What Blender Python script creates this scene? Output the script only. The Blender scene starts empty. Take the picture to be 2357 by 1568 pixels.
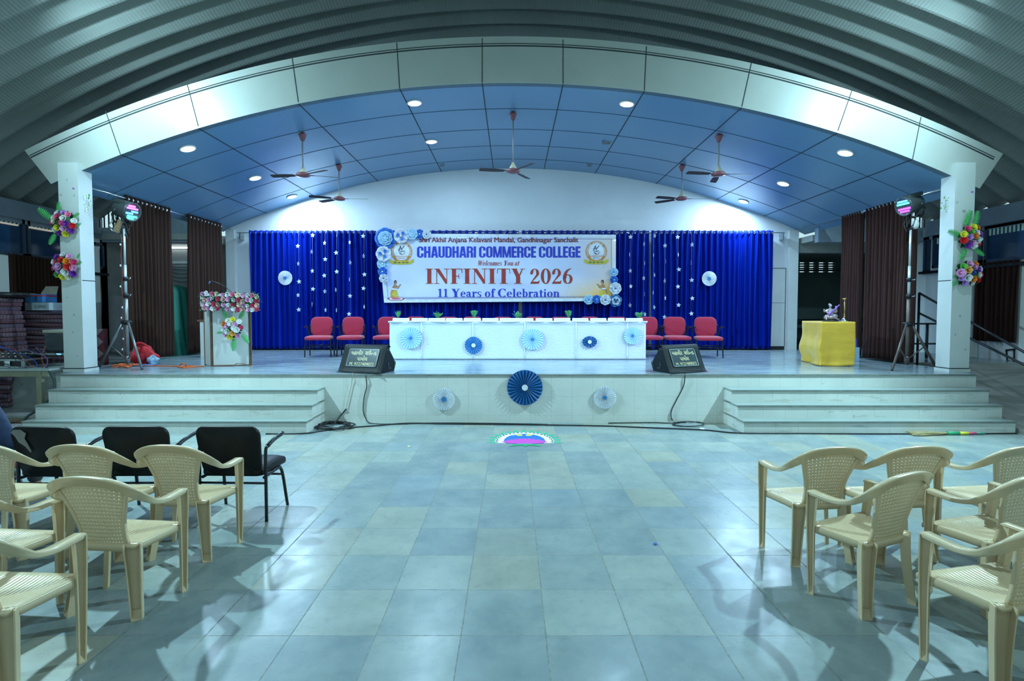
import bpy, bmesh, math, random
from mathutils import Vector, Matrix
random.seed(11)
SC = bpy.context.scene
COL = SC.collection
PI = math.pi
sin, cos = math.sin, math.cos

# ---------------------------------------------------------------- camera
FPX, EYE, TILT = 1178.5, 1.75, math.radians(2.2)
CT, ST = cos(TILT), sin(TILT)
cam_data = bpy.data.cameras.new('camera')
cam_data.lens = 18.0
cam_data.sensor_width = 36.0
cam_data.shift_y = -20.7 / 2357.0
cam_data.clip_start = 0.05
cam = bpy.data.objects.new('camera', cam_data)
COL.objects.link(cam)
cam.location = (0, 0, EYE)
cam.rotation_euler = (PI / 2 - TILT, 0, 0)
SC.camera = cam

# ---------------------------------------------------------------- world, lamps, exposure
SC.view_settings.view_transform = 'Standard'
SC.view_settings.look = 'None'
SC.view_settings.gamma = 1.0
SC.view_settings.exposure = 0.0
SC.view_settings.use_curve_mapping = False
world = bpy.data.worlds.new('daylight')
SC.world = world
world.use_nodes = True
world.node_tree.nodes['Background'].inputs[0].default_value = (0.46, 0.70, 0.76, 1)
world.node_tree.nodes['Background'].inputs[1].default_value = 1.15

def lamp(name, kind, loc, energy, color, size=0.2, aim=None, spot=None, blend=0.5):
    d = bpy.data.lights.new(name, kind)
    d.energy = energy
    d.color = color
    if kind == 'AREA':
        d.shape = 'DISK'
        d.size = size
    else:
        d.shadow_soft_size = size
    if spot:
        d.spot_size = math.radians(spot)
        d.spot_blend = blend
    o = bpy.data.objects.new(name, d)
    COL.objects.link(o)
    o.location = loc
    if aim is not None:
        o.rotation_euler = (Vector(aim) - Vector(loc)).to_track_quat('-Z', 'Y').to_euler()
    return o

FLOOD_L, FLOOD_R = (-6.2, 6.3, 5.7), (6.3, 6.3, 5.7)
FC = (0.52, 0.88, 1.0)
for q, sx in ((FLOOD_L, -1), (FLOOD_R, 1)):
    # each fitting has one head washing the arch and one aimed down the hall
    lamp('arch_wash_beam', 'SPOT', (q[0], q[1] + 0.05, q[2]), 780, FC, 0.08, (sx * 5.3, 8.36, 4.75), 126, 1.0)
    lamp('flood_beam', 'SPOT', (q[0], q[1], q[2] - 0.02), 2450, FC, 0.07, (sx * 1.3, 3.0, 0.0), 128, 0.45)
PAR_L, PAR_R = (-6.52, 8.86, 3.50), (6.87, 8.72, 3.47)
lamp('par_beam', 'SPOT', (-6.30, 8.93, 3.42), 1150, (0.22, 0.66, 1.0), 0.06, (-0.9, 10.4, 1.15), 46, 0.9)
lamp('par_beam', 'SPOT', (6.66, 8.79, 3.39), 950, (0.34, 0.42, 1.0), 0.06, (0.9, 10.6, 1.2), 46, 0.9)
lamp('slit_daylight', 'SPOT', (-9.88, 8.9, 2.2), 160, (0.95, 1.0, 0.98), 0.15, (-8.6, 7.9, 0.0), 50, 0.8)  # spot added to brighten the left aisle floor like daylight
FILL_LAMPS = ((-5.5, -1.5, 6.0), (5.5, -1.5, 6.0))  # unseen fill lamps added behind the camera, no fittings built
for q in FILL_LAMPS:
    lamp('hall_lamp_beam', 'AREA', q, 70, (0.55, 0.90, 1.0), 0.6, (q[0] * 0.9, 0.0, 0.0))

# ---------------------------------------------------------------- pixel <-> place helpers (used to read positions off the photo)
def pdir(px, py):
    u = (px - 1178.5) / FPX
    v = -(py - 763.3) / FPX
    return u, CT + v * ST, -ST + v * CT

def P(px, py, Y):
    a = pdir(px, py)
    t = Y / a[1]
    return Vector((a[0] * t, Y, EYE + a[2] * t))

def PZ(px, py, z):
    a = pdir(px, py)
    t = (z - EYE) / a[2]
    return Vector((a[0] * t, a[1] * t, z))

def PX(px, py, X):
    a = pdir(px, py)
    t = X / a[0]
    return Vector((X, a[1] * t, EYE + a[2] * t))

# ---------------------------------------------------------------- mesh builder
class MB:
    def __init__(s):
        s.v, s.f, s.m, s.s = [], [], [], []

    def add(s, vs, fs, mat=0, smooth=False):
        b = len(s.v)
        s.v += [tuple(p) for p in vs]
        for f in fs:
            s.f.append(tuple(b + i for i in f))
            s.m.append(mat)
            s.s.append(smooth)
        return s

    def box(s, x0, x1, y0, y1, z0, z1, mat=0, M=None):
        vs = [Vector(p) for p in ((x0, y0, z0), (x1, y0, z0), (x1, y1, z0), (x0, y1, z0), (x0, y0, z1), (x1, y0, z1), (x1, y1, z1), (x0, y1, z1))]
        if M is not None:
            vs = [M @ p for p in vs]
        return s.add(vs, [(0, 3, 2, 1), (4, 5, 6, 7), (0, 1, 5, 4), (1, 2, 6, 5), (2, 3, 7, 6), (3, 0, 4, 7)], mat)

    def prism(s, poly, a, b, fn, mat=0, smooth=False):
        """poly: 2D outline, swept between a and b; fn(u,v,w)->3D"""
        n = len(poly)
        vs = [fn(u, v, a) for u, v in poly] + [fn(u, v, b) for u, v in poly]
        fs = [tuple(range(n)), tuple(range(2 * n - 1, n - 1, -1))]
        s.add(vs, fs, mat)
        s.add(vs, [(i, n + i, n + (i + 1) % n, (i + 1) % n) for i in range(n)], mat, smooth)
        return s

    def tube(s, pts, r, n=8, mat=0, closed=False, flat=None):
        pts = [Vector(p) for p in pts]
        k = len(pts)
        rs = r if isinstance(r, (list, tuple)) else [r] * k
        vs = []
        prev = None
        for i, p in enumerate(pts):
            if closed:
                t = pts[(i + 1) % k] - pts[i - 1]
            else:
                t = pts[min(i + 1, k - 1)] - pts[max(i - 1, 0)]
            if t.length < 1e-9:
                t = Vector((0, 0, 1))
            t.normalize()
            if prev is None:
                a = Vector((0, 0, 1)) if abs(t.z) < 0.9 else Vector((1, 0, 0))
            else:
                a = prev
            u = (a - t * a.dot(t))
            if u.length < 1e-6:
                u = t.orthogonal()
            u.normalize()
            prev = u
            w = t.cross(u)
            for j in range(n):
                th = 2 * PI * j / n
                vs.append(p + (u * cos(th) * (flat or 1.0) + w * sin(th)) * rs[i])
        fs = []
        for i in range(k if closed else k - 1):
            for j in range(n):
                a, b = i * n + j, i * n + (j + 1) % n
                c, d = ((i + 1) % k) * n + (j + 1) % n, ((i + 1) % k) * n + j
                fs.append((a, b, c, d))
        s.add(vs, fs, mat, True)
        if not closed:
            s.add(vs[:n], [tuple(range(n - 1, -1, -1))], mat)
            s.add(vs[-n:], [tuple(range(n))], mat)
        return s

    def sweep(s, pts, prof, frame, mat=0, closed=False, smooth=True, cap=True):
        """prof: 2D closed outline or fn(i)->outline; frame(i)->(o,u) axes"""
        vs = []
        k = len(pts)
        n = None
        for i, p in enumerate(pts):
            o, u = frame(i)
            pr = prof(i) if callable(prof) else prof
            n = len(pr)
            vs += [Vector(p) + Vector(o) * a + Vector(u) * b for a, b in pr]
        fs = []
        for i in range(k if closed else k - 1):
            for j in range(n):
                fs.append((i * n + j, i * n + (j + 1) % n, ((i + 1) % k) * n + (j + 1) % n, ((i + 1) % k) * n + j))
        s.add(vs, fs, mat, smooth)
        if cap and not closed:
            s.add(vs[:n], [tuple(range(n - 1, -1, -1))], mat)
            s.add(vs[-n:], [tuple(range(n))], mat)
        return s

    def lathe(s, prof, n=24, c=(0, 0, 0), M=None, mat=0, smooth=True):
        c = Vector(c)
        vs = []
        for r, z in prof:
            for j in range(n):
                th = 2 * PI * j / n
                p = Vector((r * cos(th), r * sin(th), z))
                vs.append(c + (M @ p if M is not None else p))
        k = len(prof)
        fs = [(i * n + j, i * n + (j + 1) % n, (i + 1) * n + (j + 1) % n, (i + 1) * n + j) for i in range(k - 1) for j in range(n)]
        s.add(vs, fs, mat, smooth)
        if prof[0][0] > 1e-4:
            s.add(vs[:n], [tuple(range(n - 1, -1, -1))], mat)
        if prof[-1][0] > 1e-4:
            s.add(vs[-n:], [tuple(range(n))], mat)
        return s

    def grid(s, fn, nu, nv, mat=0, smooth=True, cu=False):
        """fn(i/nu, j/nv)->3D"""
        vs = [fn(i / nu, j / nv) for j in range(nv + 1) for i in range(nu + (0 if cu else 1))]
        w = nu + (0 if cu else 1)
        fs = [(j * w + i, j * w + (i + 1) % w, (j + 1) * w + (i + 1) % w, (j + 1) * w + i) for j in range(nv) for i in range(nu)]
        return s.add(vs, fs, mat, smooth)

    def ball(s, c, r, n=10, mat=0):
        c = Vector(c)
        rr = r if isinstance(r, (tuple, list)) else (r, r, r)
        k = max(4, n // 2)
        vs = [c + Vector((0, 0, -rr[2]))]
        for i in range(1, k):
            a = -PI / 2 + PI * i / k
            for j in range(n):
                b = 2 * PI * j / n
                vs.append(c + Vector((rr[0] * cos(a) * cos(b), rr[1] * cos(a) * sin(b), rr[2] * sin(a))))
        vs.append(c + Vector((0, 0, rr[2])))
        fs = [(0, 1 + (j + 1) % n, 1 + j) for j in range(n)]
        for i in range(k - 2):
            for j in range(n):
                a = 1 + i * n
                fs.append((a + j, a + (j + 1) % n, a + n + (j + 1) % n, a + n + j))
        a = 1 + (k - 2) * n
        fs += [(a + j, a + (j + 1) % n, len(vs) - 1) for j in range(n)]
        return s.add(vs, fs, mat, True)

    def mesh(s, name, mats, fix=True):
        me = bpy.data.meshes.new(name)
        me.from_pydata(s.v, [], s.f)
        for m in (mats if isinstance(mats, (list, tuple)) else [mats]):
            me.materials.append(m)
        me.polygons.foreach_set('material_index', s.m)
        me.polygons.foreach_set('use_smooth', s.s)
        if fix:
            b = bmesh.new()
            b.from_mesh(me)
            bmesh.ops.remove_doubles(b, verts=b.verts, dist=1e-6)
            bmesh.ops.recalc_face_normals(b, faces=b.faces)
            b.to_mesh(me)
            b.free()
        me.update()
        return me

    def build(s, name, mats, parent=None, fix=True, bevel=0, solid=0, loc=None):
        o = bpy.data.objects.new(name, s.mesh(name, mats, fix))
        COL.objects.link(o)
        if parent is not None:
            o.parent = parent
        if loc is not None:
            o.location = loc
        if solid:
            md = o.modifiers.new('thickness', 'SOLIDIFY')
            md.thickness = solid
            md.offset = 0
        if bevel:
            md = o.modifiers.new('edges', 'BEVEL')
            md.width = bevel
            md.segments = 2
            md.limit_method = 'ANGLE'
        return o

def tag(o, label, cat, group=None, kind=None):
    if label:
        o['label'] = label
    if cat:
        o['category'] = cat
    if group:
        o['group'] = group
    if kind:
        o['kind'] = kind
    return o

def thing(name, label, cat, loc=(0, 0, 0), rz=0.0, group=None):
    o = bpy.data.objects.new(name, None)
    o.empty_display_size = 0.1
    COL.objects.link(o)
    o.location = loc
    o.rotation_euler = (0, 0, rz)
    return tag(o, label, cat, group)

def struct(o, label=None):
    o['kind'] = 'structure'
    if label:
        o['label'] = label
    return o

def dup(root, loc, rz=None, label=None, group=None):
    r = root.copy()
    COL.objects.link(r)
    r.location = loc
    if rz is not None:
        r.rotation_euler = (0, 0, rz)
    if label:
        r['label'] = label
    if group:
        r['group'] = group
    def kids(a, b):
        for ch in list(a.children):
            c = ch.copy()
            COL.objects.link(c)
            c.parent = b
            kids(ch, c)
    kids(root, r)
    return r

def smooth_path(pts, n=6, closed=False):
    """Catmull-Rom through points"""
    pts = [Vector(p) for p in pts]
    k = len(pts)
    out = []
    for i in range(k if closed else k - 1):
        p0 = pts[(i - 1) % k] if closed or i > 0 else pts[0] * 2 - pts[1]
        p1, p2 = pts[i], pts[(i + 1) % k]
        p3 = pts[(i + 2) % k] if closed or i + 2 < k else pts[-1] * 2 - pts[-2]
        for j in range(n):
            t = j / n
            out.append(0.5 * ((2 * p1) + (p2 - p0) * t + (2 * p0 - 5 * p1 + 4 * p2 - p3) * t * t + (3 * p1 - p0 - 3 * p2 + p3) * t ** 3))
    if not closed:
        out.append(pts[-1])
    return out

def rrect(x0, x1, y0, y1, r, n=5):
    o = []
    for cx, cy, a0 in ((x1 - r, y1 - r, 0), (x0 + r, y1 - r, PI / 2), (x0 + r, y0 + r, PI), (x1 - r, y0 + r, 1.5 * PI)):
        for i in range(n + 1):
            a = a0 + PI / 2 * i / n
            o.append((cx + r * cos(a), cy + r * sin(a)))
    return o

# ---------------------------------------------------------------- materials
class NT:
    def __init__(s, name):
        s.mat = bpy.data.materials.new(name)
        s.mat.use_nodes = True
        s.t = s.mat.node_tree
        s.b = s.t.nodes['Principled BSDF']

    def n(s, typ, props=None, **kw):
        o = s.t.nodes.new(typ)
        for k, v in (props or {}).items():
            setattr(o, k, v)
        for k, v in kw.items():
            s.put(o.inputs[int(k[1:])] if k[0] == '_' and k[1:].isdigit() else o.inputs[k.replace('_', ' ')], v)
        return o

    def put(s, sock, v):
        if isinstance(v, bpy.types.NodeSocket):
            s.t.links.new(v, sock)
        elif isinstance(v, bpy.types.Node):
            s.t.links.new(v.outputs[0], sock)
        else:
            if sock.type == 'RGBA' and len(v) == 3:
                v = (*v, 1)
            sock.default_value = v

    def math(s, op, a, b=None, c=None):
        o = s.n('ShaderNodeMath', {'operation': op})
        s.put(o.inputs[0], a)
        if b is not None:
            s.put(o.inputs[1], b)
        if c is not None:
            s.put(o.inputs[2], c)
        return o.outputs[0]

    def mix(s, f, a, b, blend='MIX'):
        o = s.n('ShaderNodeMix', {'data_type': 'RGBA', 'blend_type': blend})
        s.put(o.inputs[0], f)
        s.put(o.inputs[6], a)
        s.put(o.inputs[7], b)
        return o.outputs[2]

    def noise(s, vec, scale, detail=3, rough=0.5):
        return s.n('ShaderNodeTexNoise', Vector=vec, Scale=scale, Detail=float(detail), Roughness=rough).outputs[0]

    def ramp(s, f, stops):
        o = s.n('ShaderNodeValToRGB')
        s.put(o.inputs[0], f)
        e = o.color_ramp.elements
        while len(e) < len(stops):
            e.new(0.5)
        for x, (p, c) in zip(e, stops):
            x.position = p
            x.color = (*c, 1) if len(c) == 3 else c
        return o.outputs[0]

    def obj(s):
        return s.n('ShaderNodeTexCoord').outputs['Object']

    def geo(s):
        return s.n('ShaderNodeNewGeometry').outputs['Position']

    def xyz(s, vec):
        o = s.n('ShaderNodeSeparateXYZ')
        s.put(o.inputs[0], vec)
        return o.outputs

    def out(s, **kw):
        for k, v in kw.items():
            s.put(s.b.inputs[k.replace('_', ' ')], v)
        return s.mat

    def bump(s, h, strength=0.3, dist=0.01):
        s.put(s.b.inputs['Normal'], s.n('ShaderNodeBump', Strength=strength, Distance=dist, Height=h).outputs[0])

def mat(name, col, rough=0.5, metal=0.0, var=0.12, scale=8.0, bump=0.0, spec=0.5, coat=0.0, sheen=0.0, trans=0.0, sub=0.0):
    t = NT(name)
    v = t.noise(t.obj(), scale, 4)
    c1 = tuple(max(0, x * (1 - var)) for x in col)
    c2 = tuple(min(1, x * (1 + var)) for x in col)
    c = t.ramp(v, [(0.3, c1), (0.7, c2)])
    t.out(Base_Color=c, Roughness=rough, Metallic=metal)
    t.b.inputs['Specular IOR Level'].default_value = spec
    t.b.inputs['Coat Weight'].default_value = coat
    t.b.inputs['Sheen Weight'].default_value = sheen
    t.b.inputs['Transmission Weight'].default_value = trans
    if sub:
        t.b.inputs['Subsurface Weight'].default_value = sub
        t.b.inputs['Subsurface Radius'].default_value = (0.02, 0.015, 0.008)
    if bump:
        t.bump(v, bump, 0.01)
    return t.mat

def glow(name, col, strength):
    t = NT(name)
    t.b.inputs['Base Color'].default_value = (*col, 1)
    t.b.inputs['Emission Color'].default_value = (*col, 1)
    t.b.inputs['Emission Strength'].default_value = strength
    return t.mat
# ================================================================= the hall
SY, SH, BY = 8.02, 0.772, 13.25          # stage front, stage height, stage back wall
VC, VR = -12.56, 17.98                    # stage vault circle (centre z, radius)
RC, RR = -9.75, 17.0                      # hall roof circle
HX = 10.0                                 # hall half width

def floor_mat():
    t = NT('kota_stone_floor')
    p = t.geo()
    x, y, z = t.xyz(p)
    wob = t.math('MULTIPLY', t.math('SUBTRACT', t.noise(p, 1.1, 2), 0.5), 0.012)
    tx = t.math('DIVIDE', t.math('ADD', t.math('SUBTRACT', x, 0.183), wob), 0.46)
    ty = t.math('DIVIDE', t.math('ADD', t.math('SUBTRACT', y, 2.703), wob), 0.4575)
    ix, iy = t.math('FLOOR', tx), t.math('FLOOR', ty)
    fx, fy = t.math('FRACT', tx), t.math('FRACT', ty)
    ex = t.math('MULTIPLY', t.math('MINIMUM', fx, t.math('SUBTRACT', 1.0, fx)), 0.46)
    ey = t.math('MULTIPLY', t.math('MINIMUM', fy, t.math('SUBTRACT', 1.0, fy)), 0.4575)
    jag = t.math('MULTIPLY', t.noise(p, 28, 3), 0.006)
    jx = t.n('ShaderNodeTexWhiteNoise', {'noise_dimensions': '1D'}, W=ix).outputs[0]
    gx = t.math('LESS_THAN', ex, t.math('ADD', t.math('MULTIPLY', jx, 0.0035), jag))
    gy = t.math('LESS_THAN', ey, t.math('MULTIPLY', jag, 0.85))
    g = t.math('MAXIMUM', gx, gy)
    cell = t.n('ShaderNodeCombineXYZ', X=ix, Y=iy).outputs[0]
    r1 = t.n('ShaderNodeTexWhiteNoise', {'noise_dimensions': '3D'}, Vector=cell).outputs[0]
    base = t.ramp(r1, [(0.0, (0.165, 0.225, 0.25)), (0.25, (0.20, 0.255, 0.26)), (0.45, (0.245, 0.30, 0.285)), (0.65, (0.30, 0.345, 0.315)), (0.76, (0.32, 0.335, 0.265)), (0.86, (0.28, 0.285, 0.225)), (0.88, (0.20, 0.27, 0.31)), (1.0, (0.19, 0.25, 0.275))])
    n1 = t.noise(p, 3.0, 6, 0.6)
    c = t.mix(0.36, base, t.ramp(n1, [(0.3, (0.13, 0.18, 0.19)), (0.7, (0.40, 0.43, 0.39))]))
    c = t.mix(t.math('MULTIPLY', t.ramp(t.noise(p, 16, 6, 0.7), [(0.52, (0, 0, 0)), (0.75, (1, 1, 1))]), 0.45), c, (0.15, 0.18, 0.18))
    c = t.mix(g, c, t.ramp(t.noise(p, 40, 2), [(0.3, (0.13, 0.155, 0.15)), (0.7, (0.24, 0.26, 0.235))]))
    rg = t.math('ADD', t.math('MULTIPLY', t.noise(p, 5.5, 5), 0.24), 0.16)
    rg = t.math('ADD', rg, t.math('MULTIPLY', g, 0.4))
    t.out(Base_Color=c, Roughness=rg)
    h = t.math('SUBTRACT', t.math('MULTIPLY', t.noise(p, 14, 3), 0.12), t.math('MULTIPLY', g, 0.6))
    t.bump(h, 0.25, 0.01)
    return t.mat

def terrazzo_mat(name, dx, dz, ox=0.0, oz=0.0, stain=0.35):
    t = NT(name)
    p = t.geo()
    x, y, z = t.xyz(p)
    fx = t.math('FRACT', t.math('DIVIDE', t.math('SUBTRACT', t.math('ADD', x, t.math('MULTIPLY', y, 0.37)), ox), dx))
    fz = t.math('FRACT', t.math('DIVIDE', t.math('SUBTRACT', z, oz), dz))
    gx = t.math('LESS_THAN', t.math('MULTIPLY', fx, dx), 0.004)
    gz = t.math('LESS_THAN', t.math('MULTIPLY', fz, dz), 0.003)
    g = t.math('MAXIMUM', gx, gz)
    n = t.noise(p, 1.6, 5, 0.6)
    c = t.ramp(n, [(0.3, (0.60, 0.63, 0.59)), (0.7, (0.72, 0.74, 0.69))])
    chips = t.noise(p, 85, 2, 0.6)
    c = t.mix(t.math('MULTIPLY', t.math('LESS_THAN', chips, 0.36), 0.28), c, (0.30, 0.33, 0.32))
    dirt = t.math('MULTIPLY', t.math('GREATER_THAN', t.noise(p, 9, 6, 0.75), 0.67), 0.7)
    c = t.mix(dirt, c, (0.20, 0.21, 0.19))
    st = t.n('ShaderNodeMapping', Vector=p, Scale=(0.9, 0.9, 6.0)).outputs[0]
    c = t.mix(t.math('MULTIPLY', t.math('GREATER_THAN', t.noise(st, 2.3, 5, 0.6), 0.6), stain), c, (0.42, 0.40, 0.31))
    c = t.mix(t.math('MULTIPLY', g, 0.5), c, (0.30, 0.32, 0.30))
    t.out(Base_Color=c, Roughness=0.42)
    t.bump(t.math('MULTIPLY', g, -1.0), 0.2, 0.004)
    return t.mat

def stone_mat(name, c1, c2, r0=0.12, r1=0.16, sc=2.0):
    t = NT(name)
    p = t.geo()
    st = t.n('ShaderNodeMapping', Vector=p, Scale=(0.7, 3.2, 1.0)).outputs[0]
    n = t.noise(st, sc, 6, 0.6)
    c = t.ramp(n, [(0.3, c1), (0.7, c2)])
    t.out(Base_Color=c, Roughness=t.math('ADD', t.math('MULTIPLY', t.noise(p, 3.5, 4), r1), r0))
    t.bump(t.noise(st, 9, 4), 0.06, 0.01)
    return t.mat

def paint_mat(name, c1, c2, spots=0.5, rough=0.55, sc=1.3, thr=0.70):
    t = NT(name)
    p = t.geo()
    c = t.ramp(t.noise(p, sc, 5, 0.6), [(0.3, c1), (0.7, c2)])
    d = t.math('MULTIPLY', t.math('GREATER_THAN', t.noise(p, 7, 5, 0.8), thr), spots)
    c = t.mix(d, c, tuple(x * 0.45 for x in c1))
    t.out(Base_Color=c, Roughness=rough)
    t.bump(t.noise(p, 30, 3), 0.05, 0.01)
    return t.mat

M_FLOOR = floor_mat()
M_TERR = terrazzo_mat('terrazzo_stage_front', 0.327, 0.30, -2.95, 0.115, 0.06)
M_STEP = terrazzo_mat('terrazzo_steps', 0.33, 9.0, -0.1, -3.0, 0.4)
M_STAGE = stone_mat('polished_stage_stone', (0.17, 0.22, 0.25), (0.29, 0.35, 0.375))
M_TREAD = stone_mat('tread_stone', (0.20, 0.25, 0.235), (0.29, 0.34, 0.32), 0.25, 0.2)
M_EDGE = paint_mat('slab_edge', (0.16, 0.18, 0.17), (0.26, 0.28, 0.25), 0.5, 0.6, 6)
M_WHITE = paint_mat('white_painted_wall', (0.62, 0.64, 0.63), (0.72, 0.74, 0.72), 0.25)
M_BACKW = paint_mat('backdrop_wall_paint', (0.66, 0.69, 0.72), (0.74, 0.77, 0.79), 0.22, 0.5, 0.8, 0.735)
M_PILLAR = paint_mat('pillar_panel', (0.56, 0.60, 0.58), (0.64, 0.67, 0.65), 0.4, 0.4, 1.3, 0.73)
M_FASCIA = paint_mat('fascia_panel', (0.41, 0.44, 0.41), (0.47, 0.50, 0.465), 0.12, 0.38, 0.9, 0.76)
M_SOFFIT = mat('blue_grey_soffit_panel', (0.155, 0.30, 0.47), 0.30, 0.0, 0.05, 0.6)  # blue of the reflected stage light is put into this pale panel's colour
M_GROOVE = mat('panel_groove', (0.02, 0.03, 0.035), 0.8)
M_CEMENT = paint_mat('bare_cement', (0.27, 0.29, 0.28), (0.38, 0.40, 0.38), 0.5, 0.8, 1.7, 0.62)
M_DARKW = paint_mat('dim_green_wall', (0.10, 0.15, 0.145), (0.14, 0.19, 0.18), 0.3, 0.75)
M_BEAM = paint_mat('concrete_beam', (0.20, 0.26, 0.32), (0.27, 0.33, 0.40), 0.4, 0.7, 2.4)
M_BLACKM = mat('black_steel', (0.02, 0.022, 0.025), 0.4, 0.6)
M_STEEL = mat('galvanised_steel', (0.42, 0.45, 0.46), 0.3, 0.9)
M_CHROME = mat('chrome', (0.72, 0.74, 0.75), 0.12, 1.0, 0.03)
M_WOOD = mat('brown_wood', (0.16, 0.085, 0.045), 0.5, 0, 0.3, 20)
M_BLACKP = mat('black_plastic', (0.018, 0.019, 0.021), 0.4)
M_CABLE = mat('black_cable', (0.012, 0.014, 0.016), 0.45)

def roof_mat():
    t = NT('crimped_roof_sheet')
    p = t.geo()
    x, y, z = t.xyz(p)
    ang = t.math('ARCTAN2', x, t.math('ADD', z, 9.75))
    w = t.math('SINE', t.math('MULTIPLY', ang, 17.0 * 2 * PI / 0.055))
    c = t.ramp(t.noise(p, 1.0, 4), [(0.3, (0.24, 0.26, 0.245)), (0.7, (0.29, 0.31, 0.29))])
    c = t.mix(t.math('MULTIPLY', t.math('ADD', w, 1.0), 0.05), c, (0.26, 0.29, 0.28))
    t.out(Base_Color=c, Roughness=0.7, Metallic=0.0)
    t.bump(w, 0.3, 0.012)
    return t.mat

# floor
b = MB().box(-HX, HX, -4.5, 17.2, -0.15, 0.0)
struct(b.build('floor', M_FLOOR), 'stone slab floor of the hall')
b = MB().box(-HX - 0.2, HX + 0.2, -4.7, -4.5, 0, 3.0)  # unseen wall added to cut the daylight entering behind the camera
struct(b.build('wall_front', M_WHITE), 'low end wall of the hall behind the audience')

# hall roof: one arched sheet of trapezoid ribs
M_ROOF = roof_mat()
pitch, dep = 0.468, 0.18
ys = []
yy = 9.99 - pitch * 31
while yy < 12.55:
    ys += [(yy - 0.035, 0.004), (yy, 0.0), (yy + 0.045, dep * 0.85), (yy + 0.11, dep), (yy + 0.20, dep * 0.86), (yy + 0.32, dep * 0.36)]
    yy += pitch
A0 = math.asin((HX + 0.15) / RR)
def roof_pt(u, v):
    k = round(v * (len(ys) - 1))
    y, h = ys[k]
    a = -A0 + 2 * A0 * u
    r = RR + h
    return Vector((r * sin(a), y, RC + r * cos(a)))
b = MB().grid(roof_pt, 72, len(ys) - 1, 0, False)
def roof_top(u, v):
    a = -A0 + 2 * A0 * u
    y = ys[0][0] + (ys[-1][0] - ys[0][0]) * v
    return Vector(((RR + 0.26) * sin(a), y, RC + (RR + 0.26) * cos(a)))
b.grid(roof_top, 36, 1, 0, False)
struct(b.build('ceiling', M_ROOF, fix=False), 'arched ribbed steel roof of the hall')

# stage platform
b = MB()
b.box(-7.11, 7.307, SY + 0.008, 8.30, 0, SH - 0.035, 0)
b.box(-7.42, 7.46, 8.30, BY + 0.3, 0, SH - 0.035, 0)
struct(b.build('stage_platform', M_TERR), 'terrazzo faced stage platform')
b = MB()
b.box(-7.11, 7.307, SY, 8.25, SH - 0.035, SH, 0)
b.box(-7.42, 7.46, 8.25, BY + 0.3, SH - 0.035, SH, 0)
b.box(-7.11, 7.307, SY - 0.004, SY, SH - 0.03, SH - 0.006, 1)
struct(b.build('stage_floor', [M_STAGE, M_EDGE]), 'polished grey stone stage floor')

# steps
def steps(name, x0, x1, label):
    tops = [(7.31, 0.175), (7.52, 0.37), (7.74, 0.565)]
    b = MB()
    zprev = 0.0
    for i, (y, z) in enumerate(tops):
        b.box(x0 + 0.006, x1 - 0.006, y + 0.008, SY + 0.03, zprev, z - 0.03, 0)
        b.box(x0, x1, y, (tops[i + 1][0] + 0.03) if i < 2 else SY + 0.03, z - 0.03, z, 1)
        b.box(x0 + 0.002, x1 - 0.002, y - 0.003, y, z - 0.026, z - 0.004, 2)
        zprev = z - 0.03 if i < 0 else z
    struct(b.build(name, [M_STEP, M_TREAD, M_EDGE]), label)
steps('stairs_left', -7.06, -2.955, 'wide terrazzo steps up to the stage on the left')
steps('stairs_right', 3.335, 7.26, 'wide terrazzo steps up to the stage on the right')

# pillars either side of the stage mouth
def pillar(name, x0, x1, label):
    y0, y1 = 8.285, 8.56
    b = MB()
    b.box(x0, x1, y0, y1, SH - 0.005, 4.14, 0)
    b.box(x0 - 0.012, x1 + 0.012, y0 - 0.012, y1 + 0.012, SH - 0.005, SH + 0.05, 0)
    b.box(x0 - 0.003, x1 + 0.003, y0 - 0.003, y1 + 0.003, SH + 0.05, SH + 0.066, 1)
    b.box(x0 - 0.002, x1 + 0.002, y0 + 0.02, y1 + 0.002, 2.255, 2.267, 1)
    struct(b.build(name, [M_PILLAR, M_GROOVE]), label)
pillar('pillar_left', -7.27, -6.95, 'square white panelled pillar at the left of the stage')
pillar('pillar_right', 7.10, 7.42, 'square white panelled pillar at the right of the stage')
# paint chips and stickers left on the pillars
M_CHIP = mat('grey_paint_chip', (0.40, 0.42, 0.38), 0.7)
M_CHIPP = mat('purple_sticker', (0.45, 0.10, 0.55), 0.5)
M_CHIPY = mat('yellow_tape', (0.75, 0.72, 0.35), 0.5)
for nm, pts in (('trim_1', [(154, 414, 3, 8, 0), (169, 434, 6, 5, 1), (171, 450, 5, 5, 0), (140, 449, 6, 6, 0), (170, 725, 4, 7, 0), (155, 685, 3, 4, 0), (168, 765, 4, 5, 0), (178, 820, 6, 3, 0)]),
                ('trim_2', [(2238, 442, 8, 4, 1), (2224, 457, 5, 4, 2), (2203, 466, 5, 6, 0), (2219, 486, 10, 8, 0), (2210, 728, 5, 8, 0), (2222, 805, 5, 7, 0), (2199, 770, 3, 8, 0)])):
    b = MB()
    for px, py, w, h, m in pts:
        c = P(px, py, 8.2835)
        w *= 0.0026
        h *= 0.0026
        b.box(c.x - w, c.x + w, 8.2825, 8.288, c.z - h, c.z + h, m)
    struct(b.build(nm, [M_CHIP, M_CHIPP, M_CHIPY]), 'paint chips and bits of tape on the pillar')

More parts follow.
